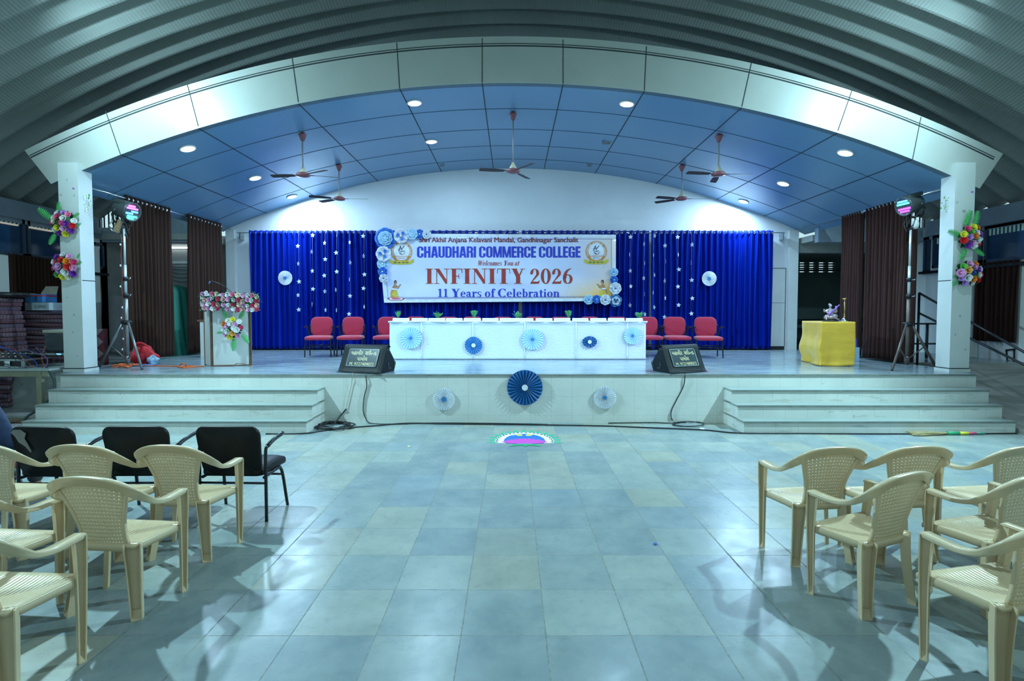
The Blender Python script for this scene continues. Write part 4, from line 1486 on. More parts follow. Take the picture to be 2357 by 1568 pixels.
def box_fn(x0, x1, y0, y1, k=2, tilt=0.0):
    return lambda u, v: lift(x0 + (x1 - x0) * u, y1 + (y0 - y1) * v + tilt * (u - 0.5), k)
b = MB()
for dx in (-0.5, 0.0, 0.5):
    put_font(b, 'Shri Akhil Anjana Kelavani Mandal, Gandhinagar Sanchalit', box_fn(965 + dx, 1331 + dx, 546.5, 561.5, 3))
b.build('society_line', M_INKM, bn, fix=False)
b = MB()
put_polys(b, serif_line('CHAUDHARI COMMERCE COLLEGE', 0.0, block), box_fn(960, 1336, 567.5, 593, 4))
b.build('college_line', M_INKB, bn, fix=False)
b = MB()
put_polys(b, serif_line('Welcomes You at', 0.28), box_fn(1101, 1196, 600, 611.5, 3))
b.build('welcome_line', M_INKR, bn, fix=False)
M_HALO = mat('pale_halo_ink', (0.66, 0.78, 0.88), 0.4)
def words(text, x0, x1, y0, y1, m, names, halo=False):
    """each word a part of its own, set on one line"""
    parts, x = [], 0.0
    for w_ in text.split(' '):
        g = []
        for c in w_:
            pl, a = glyph(c)
            g += [[(x + u, v) for u, v in p] for p in pl]
            x += a
        parts.append(g)
        x += 0.28
    xa = min(u for p in parts[0] for u, v in p)
    xb = max(u for p in parts[-1] for u, v in p)
    for g, nm in zip(parts, names):
        g = [[((u - xa) / (xb - xa), v) for u, v in p] for p in g]
        if halo:
            b = MB()
            for dx, dy in ((-1.6, 0), (1.6, 0), (0, 1.6), (0, -1.6)):
                put_polys(b, g, box_fn(x0 + dx, x1 + dx, y0 + dy, y1 + dy, 1.2))
            b.build(nm + '_halo', M_HALO, bn, fix=False)
        b = MB()
        put_polys(b, g, box_fn(x0, x1, y0, y1, 3))
        b.build(nm, m, bn, fix=False)
words('INFINITY 2026', 979.5, 1318, 618.5, 653.5, M_INKR, ('event_word', 'event_year'), True)
words('11 Years of Celebration', 1008, 1288, 665, 684, M_INKB, ('count_word', 'years_word', 'of_word', 'celebration_word'))

# emblems
def emblem(cx, cy, R):
    t = MB()
    put = lambda pts, m, k: t.add([lift(cx + R * x, cy - R * y, k) for x, y in pts], [tuple(range(len(pts)))], m)
    for q in ring_(0, 0, 1.0, 1.0, 0.0, 0.0, 0, 360, 36):
        put(q, 0, 2)
    for q in ring_(0, 0.04, .74, .74, 0.0, 0.0, -32, 212, 30):
        put(q, 1, 2.6)
    put([(.74 * cos(math.radians(a)), .04 + .74 * sin(math.radians(a))) for a in (212, 328)] + [(0.0, .06)], 1, 2.6)
    for q in ring_(0, -.50, .52, .28, 0.0, 0.0, 180, 360, 14):
        put(q, 1, 2.6)
    # seated outline and book strokes
    for x0, y0, x1, y1, w in ((-.1, .55, -.25, .1, .035), (-.1, .55, .02, .12, .035), (-.3, .25, .1, .3, .03), (.06, .3, .26, .56, .035), (-.3, .1, .05, -.02, .03), (.0, .05, .28, .06, .03), (-.25, -.08, 0, -.2, .03)):
        d = Vector((x1 - x0, y1 - y0)).normalized()
        n = Vector((-d.y, d.x)) * w
        put([(x0 - n.x, y0 - n.y), (x1 - n.x, y1 - n.y), (x1 + n.x, y1 + n.y), (x0 + n.x, y0 + n.y)], 2, 3.2)
    for q in ring_(.05, -.12, .22, .15, .17, .10, 150, 390, 16):
        put(q, 2, 3.2)
    put(rect_(-.56, -.47, .56, -.33), 1, 3.0)
    # lettering round the ring
    txt = 'CHAUDHARI COMMERCE COLLEGE'
    for i, ch in enumerate(txt):
        if ch == ' ':
            continue
        a = math.radians(205 - 230 * i / (len(txt) - 1))
        M2 = Matrix.Rotation(a - PI / 2, 2)
        vs, fs = font_line(ch, 0.02)
        pp = []
        for u, v in vs:
            q = M2 @ Vector(((u - .5) * .12, .78 + v * .15 - 0.0))
            pp.append(lift(cx + R * q.x, cy - R * q.y, 3.4))
        t.add(pp, fs, 1)
    for text, x0, x1, y0, y1, m in (('GANDHINAGAR', -.54, .54, -.46, -.34, 0), ('SINCE 2015', -.3, .3, -.66, -.56, 2)):
        vs, fs = font_line(text, 0.015)
        t.add([lift(cx + R * (x0 + (x1 - x0) * u), cy - R * (y0 + (y1 - y0) * v), 3.6) for u, v in vs], fs, m)
    # ribbon
    put([(-1.22, -.75), (-.9, -.72), (-.9, -1.0), (-1.22, -1.03), (-1.1, -.89)], 3, 3.6)
    put([(1.22, -.68), (.9, -.72), (.9, -1.0), (1.22, -.96), (1.1, -.83)], 3, 3.6)
    N = 10
    for i in range(N):
        x0, x1 = -.98 + 1.96 * i / N, -.98 + 1.96 * (i + 1) / N
        f = lambda x: -.06 * (1 - x * x)
        put([(x0, -1.13 + f(x0)), (x1, -1.13 + f(x1)), (x1, -.80 + f(x1)), (x0, -.80 + f(x0))], 3, 4)
    for x0, x1 in ((-.72, -.42), (-.34, -.1), (.02, .3), (.38, .66)):
        put(rect_(x0, -.965 + 0.0, x1, -.94), 2, 4.6)
        for j in range(3):
            xx = x0 + (x1 - x0) * (j + .5) / 3
            put(rect_(xx - .02, -1.08, xx + .02, -.94), 2, 4.6)
            put(rect_(xx - .06, -1.06, xx, -1.03), 2, 4.6)
    t.build('emblem', [M_INKO, M_VWHITE, M_INKD, M_INKY], bn, fix=False)
emblem(924.5, 580, 24.5)
emblem(1372.3, 579.5, 24.5)
# kneeling figures drawing a floor pattern, printed in the lower corners
def figure(x0, y0, s, k):
    t = MB()
    put = lambda pts, m, kk: t.add([lift(x0 + s * x, y0 - k * y, kk) for x, y in pts], [tuple(range(len(pts)))], m)
    ell = lambda cx, cy, rx, ry, n=18: [(cx + rx * cos(2 * PI * i / n), cy + ry * sin(2 * PI * i / n)) for i in range(n)]
    put(ell(3, 1, 19, 4.6), 3, 2)
    put(ell(3, 1.2, 16, 3.6), 4, 2.5)
    put(ell(3, 1.4, 11, 2.4), 5, 2.8)
    put([(-9, 3), (-10, 14), (-8, 20), (-2, 22), (6, 19), (7, 10), (9, 6), (3, 3)], 0, 3.2)
    put([(-8, 10), (-2, 20), (6, 19), (7, 10), (9, 6), (2, 5)], 1, 3.6)
    put([(-8, 20), (-6, 27), (-2, 34), (2, 35), (4, 30), (2, 26), (4, 21), (-2, 22)], 2, 3.9)
    put([(-7, 22), (3, 21), (3, 24), (-6, 26)], 4, 4.1)
    put([(3, 30), (5, 24), (9, 25), (12, 31), (15, 34), (13, 35), (10, 33), (7, 28), (5, 33)], 2, 4.3)
    put(ell(2, 39, 3.2, 4), 2, 4.4)
    put([(-2, 36), (-1, 43), (3, 44), (4, 41), (1, 40), (0, 36)], 6, 4.7)
    for i in range(6):
        put(ell(16 + .5 * i, 31 - 4.5 * i, .7, 1.1, 6), 4, 4.2)
    t.build('printed_figure', [M_INKO, M_INKY, M_INKS, M_INKR, M_VWHITE, M_INKP, M_INKD], bn, fix=False)
figure(909, 689, 1.0, 1.0)
figure(1388, 688, -1.0, 1.0)
# cords at the corners
b = MB()
for (a, c) in (((1417, 541), (1424, 533)), ((870, 541), (865, 530)), ((1160, 538.6), (1166, 530))):
    p, q = bq(*a), P(*c, CY - 0.03)
    b.tube([p, (p + q) / 2 + Vector((0.01, 0, 0.0)), q], 0.005, 6)
b.build('tie_cord', mat('pink_white_cord', (0.70, 0.42, 0.48), 0.6), bn)
# ================================================================= paper decorations
M_PWHITE = mat('white_paper', (0.70, 0.74, 0.80), 0.55, 0, 0.05)
M_PPALE = mat('pale_blue_paper', (0.42, 0.66, 0.85), 0.55, 0, 0.05)
M_PBLUE = mat('bright_blue_paper', (0.03, 0.17, 0.62), 0.5, 0, 0.08)
M_PDEEP = mat('deep_blue_paper', (0.008, 0.10, 0.30), 0.5, 0, 0.08)
M_PMID = mat('mid_blue_paper', (0.02, 0.17, 0.45), 0.5, 0, 0.08)
M_STAR = mat('silver_white_card', (0.66, 0.74, 0.84), 0.35, 0, 0.05)
M_THREAD = mat('thin_thread', (0.22, 0.26, 0.45), 0.6)

def rosette(label, px, py, r, Y, m, mc, n=36, cr=0.16, group=None, tilt=0.0, rx=1.0, rz=1.0, twist=0.0, depth=1.0, stand=0.0):
    """pleated paper fan wheel facing the hall; px radius in the photo"""
    c = P(px, py, Y)
    R = (P(px + r, py, Y) - c).length
    t = thing('paper_rosette', label, 'rosette', (c.x, c.y, c.z), 0, group)
    dp = R * 0.16 * depth
    vs, fs = [], []
    for k in range(2 * n):
        a = 2 * PI * k / (2 * n) + twist
        up = k % 2
        rr = R * (1.0 if up else 0.985)
        vs.append((R * cr * 0.7 * cos(a) * rx, -dp * 0.6 + (0.0 if up else dp * 0.35), R * cr * 0.7 * sin(a) * rz))
        vs.append((rr * cos(a) * rx, (-dp * 0.75 if up else -0.004) + tilt * cos(a) * R, rr * sin(a) * rz))
    m2 = 2 * n
    for k in range(m2):
        j = (k + 1) % m2
        fs.append((2 * k, 2 * k + 1, 2 * j + 1, 2 * j))
    MB().add(vs, fs).build('pleated_disc', m, t, fix=False, solid=0.0015)
    M = Matrix.Rotation(PI / 2, 4, 'X')
    MB().lathe([(0.0, 0.0), (R * cr, 0.0), (R * cr, 0.006), (0.0, 0.006)], 20, (0, -dp * 0.62, 0), M, 0, False).build('centre_disc', mc, t)
    return t

G = 'paper rosettes decorating the stage'
YT = 10.46
rosette('pale blue rosette at the left end of the white table front', 946, 778, 25, YT - 0.034, M_PPALE, M_PMID, 24, 0.13, G)
rosette('bright blue rosette with white centre on the left half of the table front', 1090, 795, 20, YT - 0.034, M_PMID, M_PWHITE, 22, 0.24, G)
rosette('pale blue rosette in the middle of the white table front', 1226, 781, 24.5, YT - 0.034, M_PPALE, M_PMID, 24, 0.13, G)
rosette('small crumpled dark blue rosette on the right half of the table front', 1357, 787, 17, YT - 0.034, M_PDEEP, M_PWHITE, 13, 0.26, G, 0.0, 1.0, 0.78, 0, 1.6)
rosette('pale blue rosette at the right end of the white table front', 1456, 773, 20, YT - 0.034, M_PPALE, M_PMID, 22, 0.15, G)
rosette('white rosette with blue centre on the stage front, left of the big one', 1022, 919, 25.5, SY - 0.002, M_PWHITE, M_PMID, 36, 0.23, G)
rosette('big dark blue rosette with white centre at the edge of the stage', 1208, 892, 41, SY - 0.012, M_PDEEP, M_PWHITE, 28, 0.17, G)
rosette('white rosette with blue centre on the stage front, right of the big one', 1392, 915, 26, SY - 0.002, M_PWHITE, M_PMID, 38, 0.17, G)
rosette('white rosette pinned to the left blue curtain', 657, 640, 16.5, CY - 0.062, M_PWHITE, M_PMID, 36, 0.22, G)
rosette('white rosette pinned to the right blue curtain', 1632, 641.5, 17, CY - 0.062, M_PWHITE, M_PMID, 36, 0.22, G)

# strings of stars
def star_mesh(R):
    b = MB()
    o = []
    for k in range(10):
        a = PI / 2 + PI * k / 5
        r = R if k % 2 == 0 else R * 0.47
        o.append((r * cos(a), r * sin(a)))
    vs = [(x, -0.0015, z) for x, z in o] + [(x, 0.0015, z) for x, z in o] + [(0, -0.004, 0), (0, 0.004, 0)]
    fs = []
    for k in range(10):
        j = (k + 1) % 10
        fs += [(20, k, j), (21, 10 + j, 10 + k), (k, 10 + k, 10 + j, j)]
    return b.add(vs, fs).mesh('star', M_STAR)
STAR = star_mesh(0.062)
XP = lambda k: 560 + k / 4.125
strings = [
    (687, [(1, 566.7), (.3, 607.5), (1, 648.5), (.5, 679.6), (1, 713)], 'string of paper stars on the left curtain, nearest the white rosette'),
    (719, [(1, 541.7), (.3, 580), (.95, 624), (1, 665.5), (.5, 701)], 'second string of paper stars right of the left white rosette'),
    (748, [(.9, 559.6), (1, 597), (1, 634.6), (.5, 671), (.75, 714)], 'third string of paper stars right of the left white rosette'),
    (774.5, [(.35, 541), (1, 582), (1, 625.5), (.15, 667.5), (.55, 714.5)], 'string of paper stars third from the banner on the left curtain'),
    (805, [(.75, 558), (.35, 604.5), (.45, 643.5), (1, 681.5), (1, 723)], 'string of paper stars second from the banner on the left curtain'),
    (837.5, [(1, 543.6), (.35, 589.5), (1, 632), (1, 664), (.6, 706.5)], 'string of paper stars closest to the banner on the left curtain'),
    (1450.5, [(.95, 545.5), (.35, 586.5), (.6, 623.5), (.9, 659.5), (.55, 703)], 'string of paper stars closest to the banner on the right curtain'),
    (1483, [(.15, 562), (.35, 606), (.5, 640.5), (.2, 678), (.5, 724)], 'string of thin edge-on paper stars, second right of the banner'),
    (1505, [(.55, 543), (.4, 587.5), (.3, 633.5), (.5, 673.7), (.6, 707.7)], 'string of paper stars third right of the banner'),
    (1530.5, [(.7, 565.5), (.2, 602), (.25, 646.5), (.6, 686.5), (.65, 730)], 'string of paper stars fourth right of the banner'),
    (1561, [(1, 546), (.5, 586.5), (.95, 620.5), (1, 660), (1, 702.5)], 'string of large paper stars fifth right of the banner'),
    (1592, [(.6, 563.5), (.2, 605.5), (.85, 645), (1, 687), (1, 722)], 'string of paper stars nearest the right white rosette'),
]
YS_ = CY - 0.075
for i, (px, stars, lab) in enumerate(strings):
    topp = P(px, 540, YS_)
    t = thing('star_string', lab, 'star garland', (topp.x, YS_, zrod), 0, 'strings of paper stars on the blue curtains')
    last = P(px, stars[-1][1], YS_)
    MB().tube([(0, 0.06, 0.0), (0, 0.0, -0.06), (0, 0, last.z - zrod)], 0.0022, 5).build('thread', M_THREAD, t)
    for j, (k, py) in enumerate(stars):
        q = P(px + ((j * 7 + i * 3) % 5 - 2) * 0.7, py, YS_)
        o = bpy.data.objects.new('star', STAR)
        COL.objects.link(o)
        o.parent = t
        o.location = (q.x - topp.x, -0.004, q.z - zrod)
        a = math.acos(max(0.1, min(1, k)))
        o.rotation_euler = (0, random.uniform(-0.15, 0.15), a * (1 if j % 2 else -1))

# big paper flowers at the corners of the banner
def petal_ring(b, n, R, wid, cup, z0, mat_, phase=0.0, ruffle=0.0, r0=0.12, notch=0.0):
    for k in range(n):
        a = 2 * PI * k / n + phase
        def f(u, v, a=a):
            w = wid * (0.50 + 0.85 * sin(PI * (0.08 + 0.52 * v)))
            s = (u - 0.5) * 2
            r = R * (r0 + (1 - r0) * v * (1 - 0.22 * abs(s) ** 2.6 * v + 0.02 * sin(s * 9) * v - notch * (1 - abs(s)) * v ** 6))
            th = a + s * w
            z = z0 + cup * v ** 1.7 * R + ruffle * R * s * s * v * 0.6 - 0.04 * R * (1 - s * s) * v
            return Vector((r * cos(th), -z, r * sin(th)))
        b.grid(f, 6, 6, mat_, True)

def paper_flower(label, px, py, r, Y, layers, centre, group='paper flowers around the banner', out=0.02):
    c = P(px, py, Y - out)
    R = (P(px + r, py, Y - out) - c).length
    t = thing('paper_flower', label, 'paper flower', (c.x, c.y, c.z), 0, group)
    for i, (n, k, cup, m, wid) in enumerate(layers):
        b = MB()
        petal_ring(b, n, R * k, wid, cup, 0.012 * i * 2 + 0.004, 0, i * 0.6 + px * 0.1, 0.10)
        b.build('petals', m, t, fix=False, solid=0.0012)
    M = Matrix.Rotation(PI / 2, 4, 'X')
    MB().lathe([(0.0, 0.03), (R * 0.11, 0.028), (R * 0.16, 0.012), (R * 0.16, 0.0), (0.0, 0.0)], 14, (0, -0.022 * len(layers), 0), M).build('flower_centre', centre, t)
    return t
W_, P_, B_, D_ = M_PWHITE, M_PPALE, M_PBLUE, M_PDEEP
YF = BNY - 0.015
F1 = lambda m, m2=None: [(7, 1.0, 0.22, m, 0.50)] + ([(3, 0.62, 0.30, m2, 0.38)] if m2 else [(5, 0.55, 0.4, m, 0.5)])
flowers = [
    ('large blue paper rose with pale heart at the top left corner of the banner', 888, 549.5, 25, [(8, 1.0, 0.14, B_, 0.50), (8, 0.68, 0.25, P_, 0.48), (7, 0.5, 0.42, P_, 0.5), (5, 0.3, 0.7, P_, 0.6)], M_PPALE),
    ('white paper flower with blue inner petals, above the left emblem', 924, 543.5, 17.5, F1(W_, B_), M_PWHITE),
    ('pale paper flower third along the top edge of the banner', 949, 539.5, 13, F1(P_), M_PWHITE),
    ('small bright blue paper flower along the top edge of the banner', 966.5, 539.5, 11.5, F1(B_), M_PWHITE),
    ('small white paper flower ending the row on the top edge of the banner', 982.5, 540, 10.5, F1(W_), M_PDEEP),
    ('white paper flower with blue inner petals on the left edge, under the big rose', 883.5, 585, 18, F1(W_, B_), M_PWHITE),
    ('pale paper flower third down the left edge of the banner', 881.5, 608, 13.5, F1(P_), M_PWHITE),
    ('small bright blue paper flower down the left edge of the banner', 881.5, 626, 11.5, F1(B_), M_PWHITE),
    ('small white paper flower ending the row on the left edge of the banner', 883.3, 641, 10.5, F1(W_), M_PDEEP),
    ('pale paper flower topmost on the right edge of the banner', 1412.4, 626.7, 10.5, F1(P_), M_PBLUE),
    ('blue paper flower with pale centre on the right edge of the banner', 1413, 644.7, 9.5, F1(B_), M_PPALE),
    ('white paper flower with big petals on the right edge of the banner', 1416, 664, 14, F1(W_), M_PBLUE),
    ('pale paper flower on the bottom edge of the banner, farthest left', 1354.5, 690, 11.5, F1(P_), M_PBLUE),
    ('blue paper flower with pale centre on the bottom edge of the banner', 1373, 689, 10, F1(B_), M_PPALE),
    ('lilac white paper flower on the bottom edge of the banner', 1393, 690.5, 12.5, F1(W_), M_PDEEP),
    ('double paper flower, white over dark blue, at the bottom right corner of the banner', 1416.5, 692.5, 15, [(6, 1.0, 0.15, M_PMID, 0.45), (5, 0.66, 0.35, W_, 0.5), (3, 0.4, 0.5, M_PDEEP, 0.5)], M_PDEEP),
]
for i, (lab, px, py, r, lay, ce) in enumerate(flowers):
    paper_flower(lab, px, py, r, YF, lay, ce, out=0.012 + 0.022 * (i % 3))

# ================================================================= flowers: roses, bouquets, garland
ROSE = {}
FCOL = {'red': (0.78, 0.012, 0.02), 'pink': (0.92, 0.20, 0.38), 'rose': (0.78, 0.05, 0.18), 'white': (0.88, 0.90, 0.86), 'cream': (0.82, 0.74, 0.55), 'peach': (0.92, 0.56, 0.48),
        'lilac': (0.55, 0.28, 0.72), 'purple': (0.26, 0.04, 0.46), 'yellow': (0.85, 0.78, 0.05), 'orange': (1.0, 0.27, 0.01), 'blue': (0.02, 0.07, 0.55), 'mauve': (0.86, 0.40, 0.70), 'green': (0.16, 0.55, 0.10), 'amber': (1.0, 0.46, 0.10)}
def rose(col):
    if col in ROSE:
        return ROSE[col]
    m = mat(col + '_petal', FCOL[col], 0.6, 0, 0.18, 60)
    b = MB()
    rnd = random.Random(hash(col) % 97)
    for n, R, hgt, lean, ph in ((3, 0.35, 0.62, 0.05, 0.0), (4, 0.62, 0.60, 0.18, 0.5), (5, 0.95, 0.46, 0.50, 0.2)):
        for k in range(n):
            a = 2 * PI * k / n + ph
            def f(u, v, a=a):
                s = (u - 0.5) * 2
                th = a + s * (PI / n) * 1.35 * (0.55 + 0.45 * sin(PI * min(1, 0.2 + v * 0.75)))
                r = R * (0.35 + 0.65 * v ** 0.8) * (1 - 0.06 * s * s) + lean * 0.3 * max(0, v - 0.7) * R
                return Vector((r * cos(th), -(hgt * v * (1 - 0.22 * s * s * v) - (0.12 * lean * 2 * max(0, v - 0.8))), r * sin(th)))
            b.grid(f, 4, 4, 0, True)
    b.ball((0, -0.25, 0), (0.25, 0.3, 0.25), 8)
    ROSE[col] = b.mesh(col + '_rose', m, fix=False)
    return ROSE[col]
M_LEAF = mat('green_fern_leaf', (0.06, 0.40, 0.10), 0.5, 0, 0.25, 30)
M_LEAFD = mat('dark_green_foliage', (0.012, 0.085, 0.030), 0.6, 0, 0.4, 30)
def fern(L, W):
    b = MB()
    n = 9
    b.tube([(0, 0, 0), (0, -0.02 * L, L * 0.5), (0, 0.05 * L, L)], [0.004, 0.003, 0.001], 4)
    for i in range(n):
        z = L * (0.12 + 0.84 * i / n)
        w = W * sin(PI * (0.22 + 0.72 * i / n)) ** 0.8
        for s in (-1, 1):
            b.add([(0, -0.005, z - L * 0.035), (s * w * 0.6, 0.004, z + L * 0.01), (s * w, 0.014, z + L * 0.075), (s * w * 0.5, 0.002, z + L * 0.075), (0, -0.005, z + L * 0.055)], [(0, 1, 2, 3, 4)])
    return b.mesh('fern_leaf', M_LEAF, fix=False)
FERN = fern(0.30, 0.075)
def tuft(r, n, seed, m=None):
    b = MB()
    rnd = random.Random(seed)
    for i in range(n):
        a = rnd.uniform(0, 2 * PI)
        q = r * math.sqrt(rnd.random())
        d = Vector((cos(a), rnd.uniform(-0.9, -0.1), sin(a))).normalized()
        L = r * rnd.uniform(0.3, 0.55)
        s = d.cross(Vector((0, 1, 0))).normalized() * L * 0.28
        p = Vector((q * cos(a), -0.01, q * sin(a))) * 0.75
        b.add([p, p + d * L * 0.5 + s, p + d * L, p + d * L * 0.5 - s], [(0, 1, 2, 3)])
    return b

def bouquet(label, px, py, Y, scale, fl, leaves, rot=0.0):
    """fl: (dx, dy, radius, colour) in photo pixels from the centre"""
    c = P(px, py, Y)
    k = (P(px + 1, py, Y) - c).length
    t = thing('flower_bouquet', label, 'bouquet', (c.x, c.y, c.z), 0, 'artificial flower bouquets')
    R = max(math.hypot(a, e) for a, e, _, _ in fl) * k
    b = tuft(R * 0.95, 60, int(px))
    b.ball((0, -0.050, 0), (R * 0.80, 0.048, R * 0.80), 12)
    b.build('foliage', M_LEAFD, t, fix=False)
    for dx, dy, r, col in fl:
        o = bpy.data.objects.new(col + '_rose', rose(col))
        COL.objects.link(o)
        o.parent = t
        q = math.hypot(dx, dy) * k / R
        o.location = (dx * k, -0.055 - 0.055 * (1 - q * q) + 0.02, -dy * k)
        sc = r * k * 1.12
        o.scale = (sc, sc * 0.95, sc)
        o.rotation_euler = (-dy * k / R * -0.5, random.uniform(0, 6), 0)
        o.rotation_euler = (0.5 * dy * k / R, random.uniform(-0.5, 0.5), 0.5 * dx * k / R)
    for dx, dy, ang, s in leaves:
        o = bpy.data.objects.new('fern_leaf', FERN)
        COL.objects.link(o)
        o.parent = t
        o.location = (dx * k, -0.03, -dy * k)
        o.rotation_euler = (0.12, math.radians(ang), 0)
        o.scale = (s, s, s)
    return t

YP = 8.272
bouquet('upper bouquet on the left pillar, with a green leaf sticking out at lower left', 151, 514, YP, 1, [
    (-13, -21, 6.5, 'white'), (2, -23, 5.5, 'lilac'), (13, -18, 6, 'pink'), (-22, -12, 5.5, 'white'), (-8, -13, 7, 'rose'), (6, -9, 7, 'white'), (-17, -4, 7, 'cream'), (-27, 0, 5, 'rose'),
    (25, -4, 6, 'white'), (4, 1, 6.5, 'rose'), (11, 3, 7, 'purple'), (-10, 12, 7, 'yellow'), (22, 7, 6.5, 'red'), (4, 14, 6.5, 'mauve'), (-20, 16, 6, 'white'), (18, 17, 7, 'purple'), (-9, 23, 6.5, 'purple'), (5, 25, 7, 'yellow')],
    [(-14, -24, 15, 0.62), (-26, -6, -48, 0.95), (-20, 22, -155, 0.75), (20, -12, 60, 0.5), (28, 8, 60, 0.35)])
bouquet('lower bouquet on the left pillar, with an orange flower and a violet ribbon bloom', 155, 612, YP, 1, [
    (-17, -20, 6, 'purple'), (-1, -23, 7, 'white'), (12, -20, 6, 'mauve'), (-3, -13, 7, 'red'), (9, -9, 7, 'orange'), (-25, -8, 6, 'white'), (-17, -8, 5, 'rose'), (22, -7, 7, 'rose'), (-8, 2, 8, 'mauve'), (11, 4, 8, 'red'),
    (-19, 4, 6, 'lilac'), (21, 6, 6.5, 'mauve'), (-28, 7, 5, 'red'), (4, 15, 8, 'white'), (19, 18, 7.5, 'purple'), (-11, 13, 6, 'lilac'), (-20, 21, 6, 'green'), (-6, 25, 7, 'yellow'), (7, 26, 6, 'cream')],
    [(24, -2, 65, 0.4), (26, -16, 35, 0.35)])
bouquet('upper bouquet on the right pillar, with fern leaves pointing up and down', 2226, 546, YP, 1, [
    (-8, -17, 6.5, 'rose'), (6, -21, 7.5, 'yellow'), (18, -20, 6.5, 'orange'), (-17, -5, 7, 'yellow'), (0, -10, 5.5, 'green'), (12, -8, 6.5, 'white'), (-5, 2, 6.5, 'lilac'), (7, -1, 7, 'orange'), (21, -4, 7, 'purple'), (27, -8, 4.5, 'pink'),
    (-16, 8, 7.5, 'red'), (16, 8, 7.5, 'white'), (26, 5, 5, 'white'), (21, 16, 6, 'red'), (4, 14, 6, 'mauve'), (-5, 19, 7.5, 'purple'), (8, 20, 7.5, 'white')],
    [(-8, -22, 12, 0.95), (14, -24, 5, 0.85), (-18, -4, -75, 0.85), (-4, 26, -150, 0.8), (14, 26, 130, 0.65)])
bouquet('lower bouquet on the right pillar, with a small deep blue flower at its heart', 2224, 629, YP, 1, [
    (-2, -20, 7.5, 'mauve'), (13, -20, 6.5, 'orange'), (-15, -14, 7, 'green'), (9, -13, 6.5, 'mauve'), (-6, -6, 7.5, 'amber'), (4, -2, 5.5, 'blue'), (17, -8, 7, 'purple'), (25, -9, 6, 'white'), (-21, 0, 9, 'mauve'), (20, 5, 7, 'white'),
    (30, 4, 5, 'red'), (-18, 11, 7, 'lilac'), (-6, 11, 8, 'white'), (6, 14, 7.5, 'orange'), (21, 15, 7, 'red'), (-9, 22, 6.5, 'lilac'), (7, 22, 6, 'white')],
    [(-24, 16, -140, 0.45), (-20, 10, -80, 0.4)])
# stray sprigs on the inner faces of the pillars
for lab, x, y, z in (('sprig of white artificial flowers on the inner face of the left pillar', -6.93, 8.45, P(205, 465, 8.45).z), ('sprig of white artificial flowers on the inner face of the right pillar', 7.08, 8.45, P(2165, 470, 8.45).z)):
    t = thing('flower_sprig', lab, 'flowers', (x, y, z))
    tuft(0.11, 10, 5).build('leaves', M_LEAF, t, fix=False)
    for dz, dy in ((0.07, 0.0), (-0.05, 0.05), (-0.11, 0.02)):
        o = bpy.data.objects.new('white_rose', rose('white'))
        COL.objects.link(o)
        o.parent = t
        o.location = (0.01, dy - 0.04, dz)
        o.scale = (0.035, 0.035, 0.05)

# ================================================================= lectern
M_LAM = paint_mat('white_laminate', (0.62, 0.65, 0.63), (0.70, 0.72, 0.70), 0.35, 0.35, 2.0, 0.72)
LC = PZ(487.5, 843, SH)
LD = PZ(577, 841, SH)
LA = math.atan2(LD.y - LC.y, LD.x - LC.x)
LW = (LD - LC).length
LW0 = PZ(472.5, 840.5, SH)
t = thing('lectern', 'white laminate lectern with brown edges, topped by a rose garland', 'lectern', (LC.x, LC.y, SH), 0)
LH = P(530, 716, LC.y).z - SH + 0.18
a0, a1, a2 = Vector((0, 0)), Vector((LD.x - LC.x, LD.y - LC.y)), Vector((LW0.x - LC.x, LW0.y - LC.y))
dr = Vector((LD.x, LD.y)).normalized() * 0.40
a3 = a1 + dr + Vector((-0.03, 0))
a4 = a2 + Vector((0.10, 0.42))
def panel(name, p, q, m, th=0.018, z0=0.015, z1=LH, ins=0.0):
    d = (q - p).normalized()
    n = Vector((-d.y, d.x)) * th
    p, q = p + d * ins, q - d * ins
    b = MB().prism([(p.x, p.y), (q.x, q.y), (q.x + n.x, q.y + n.y), (p.x + n.x, p.y + n.y)], z0, z1, lambda u, v, w: Vector((u, v, w)))
    return b.build(name, m, t)
panel('front_panel', a0, a1, M_LAM, ins=0.03)
panel('wing_panel', a2, a0, M_LAM, ins=0.012)
panel('side_panel', a1, a3, M_LAM, ins=0.03)
panel('side_panel', a4, a2, M_LAM, ins=0.03)
b = MB()
for c, r in ((a0, 0.016), (a1, 0.016), (a2, 0.011), (a3, 0.012)):
    b.prism([(c.x - r, c.y - 0.006), (c.x + r, c.y - 0.006), (c.x + r, c.y + 0.024), (c.x - r, c.y + 0.024)], 0, LH, lambda u, v, w: Vector((u, v, w)))
b.prism([(a0.x, a0.y - 0.004), (a1.x, a1.y - 0.004), (a1.x, a1.y + 0.02), (a0.x, a0.y + 0.02)], 0, 0.016, lambda u, v, w: Vector((u, v, w)))
b.build('edge_strips', M_WOOD, t)
MB().box(-0.12, LW + 0.03, -0.05, 0.44, LH, LH + 0.03).build('top_board', M_LAM, t, bevel=0.004)
b = MB().box(-0.12, LW + 0.06, -0.055, -0.035, LH - 0.12, LH + 0.13)
b.box(-0.15, -0.13, -0.05, 0.40, LH - 0.10, LH + 0.13)
b.build('raised_edge', M_LAM, t)
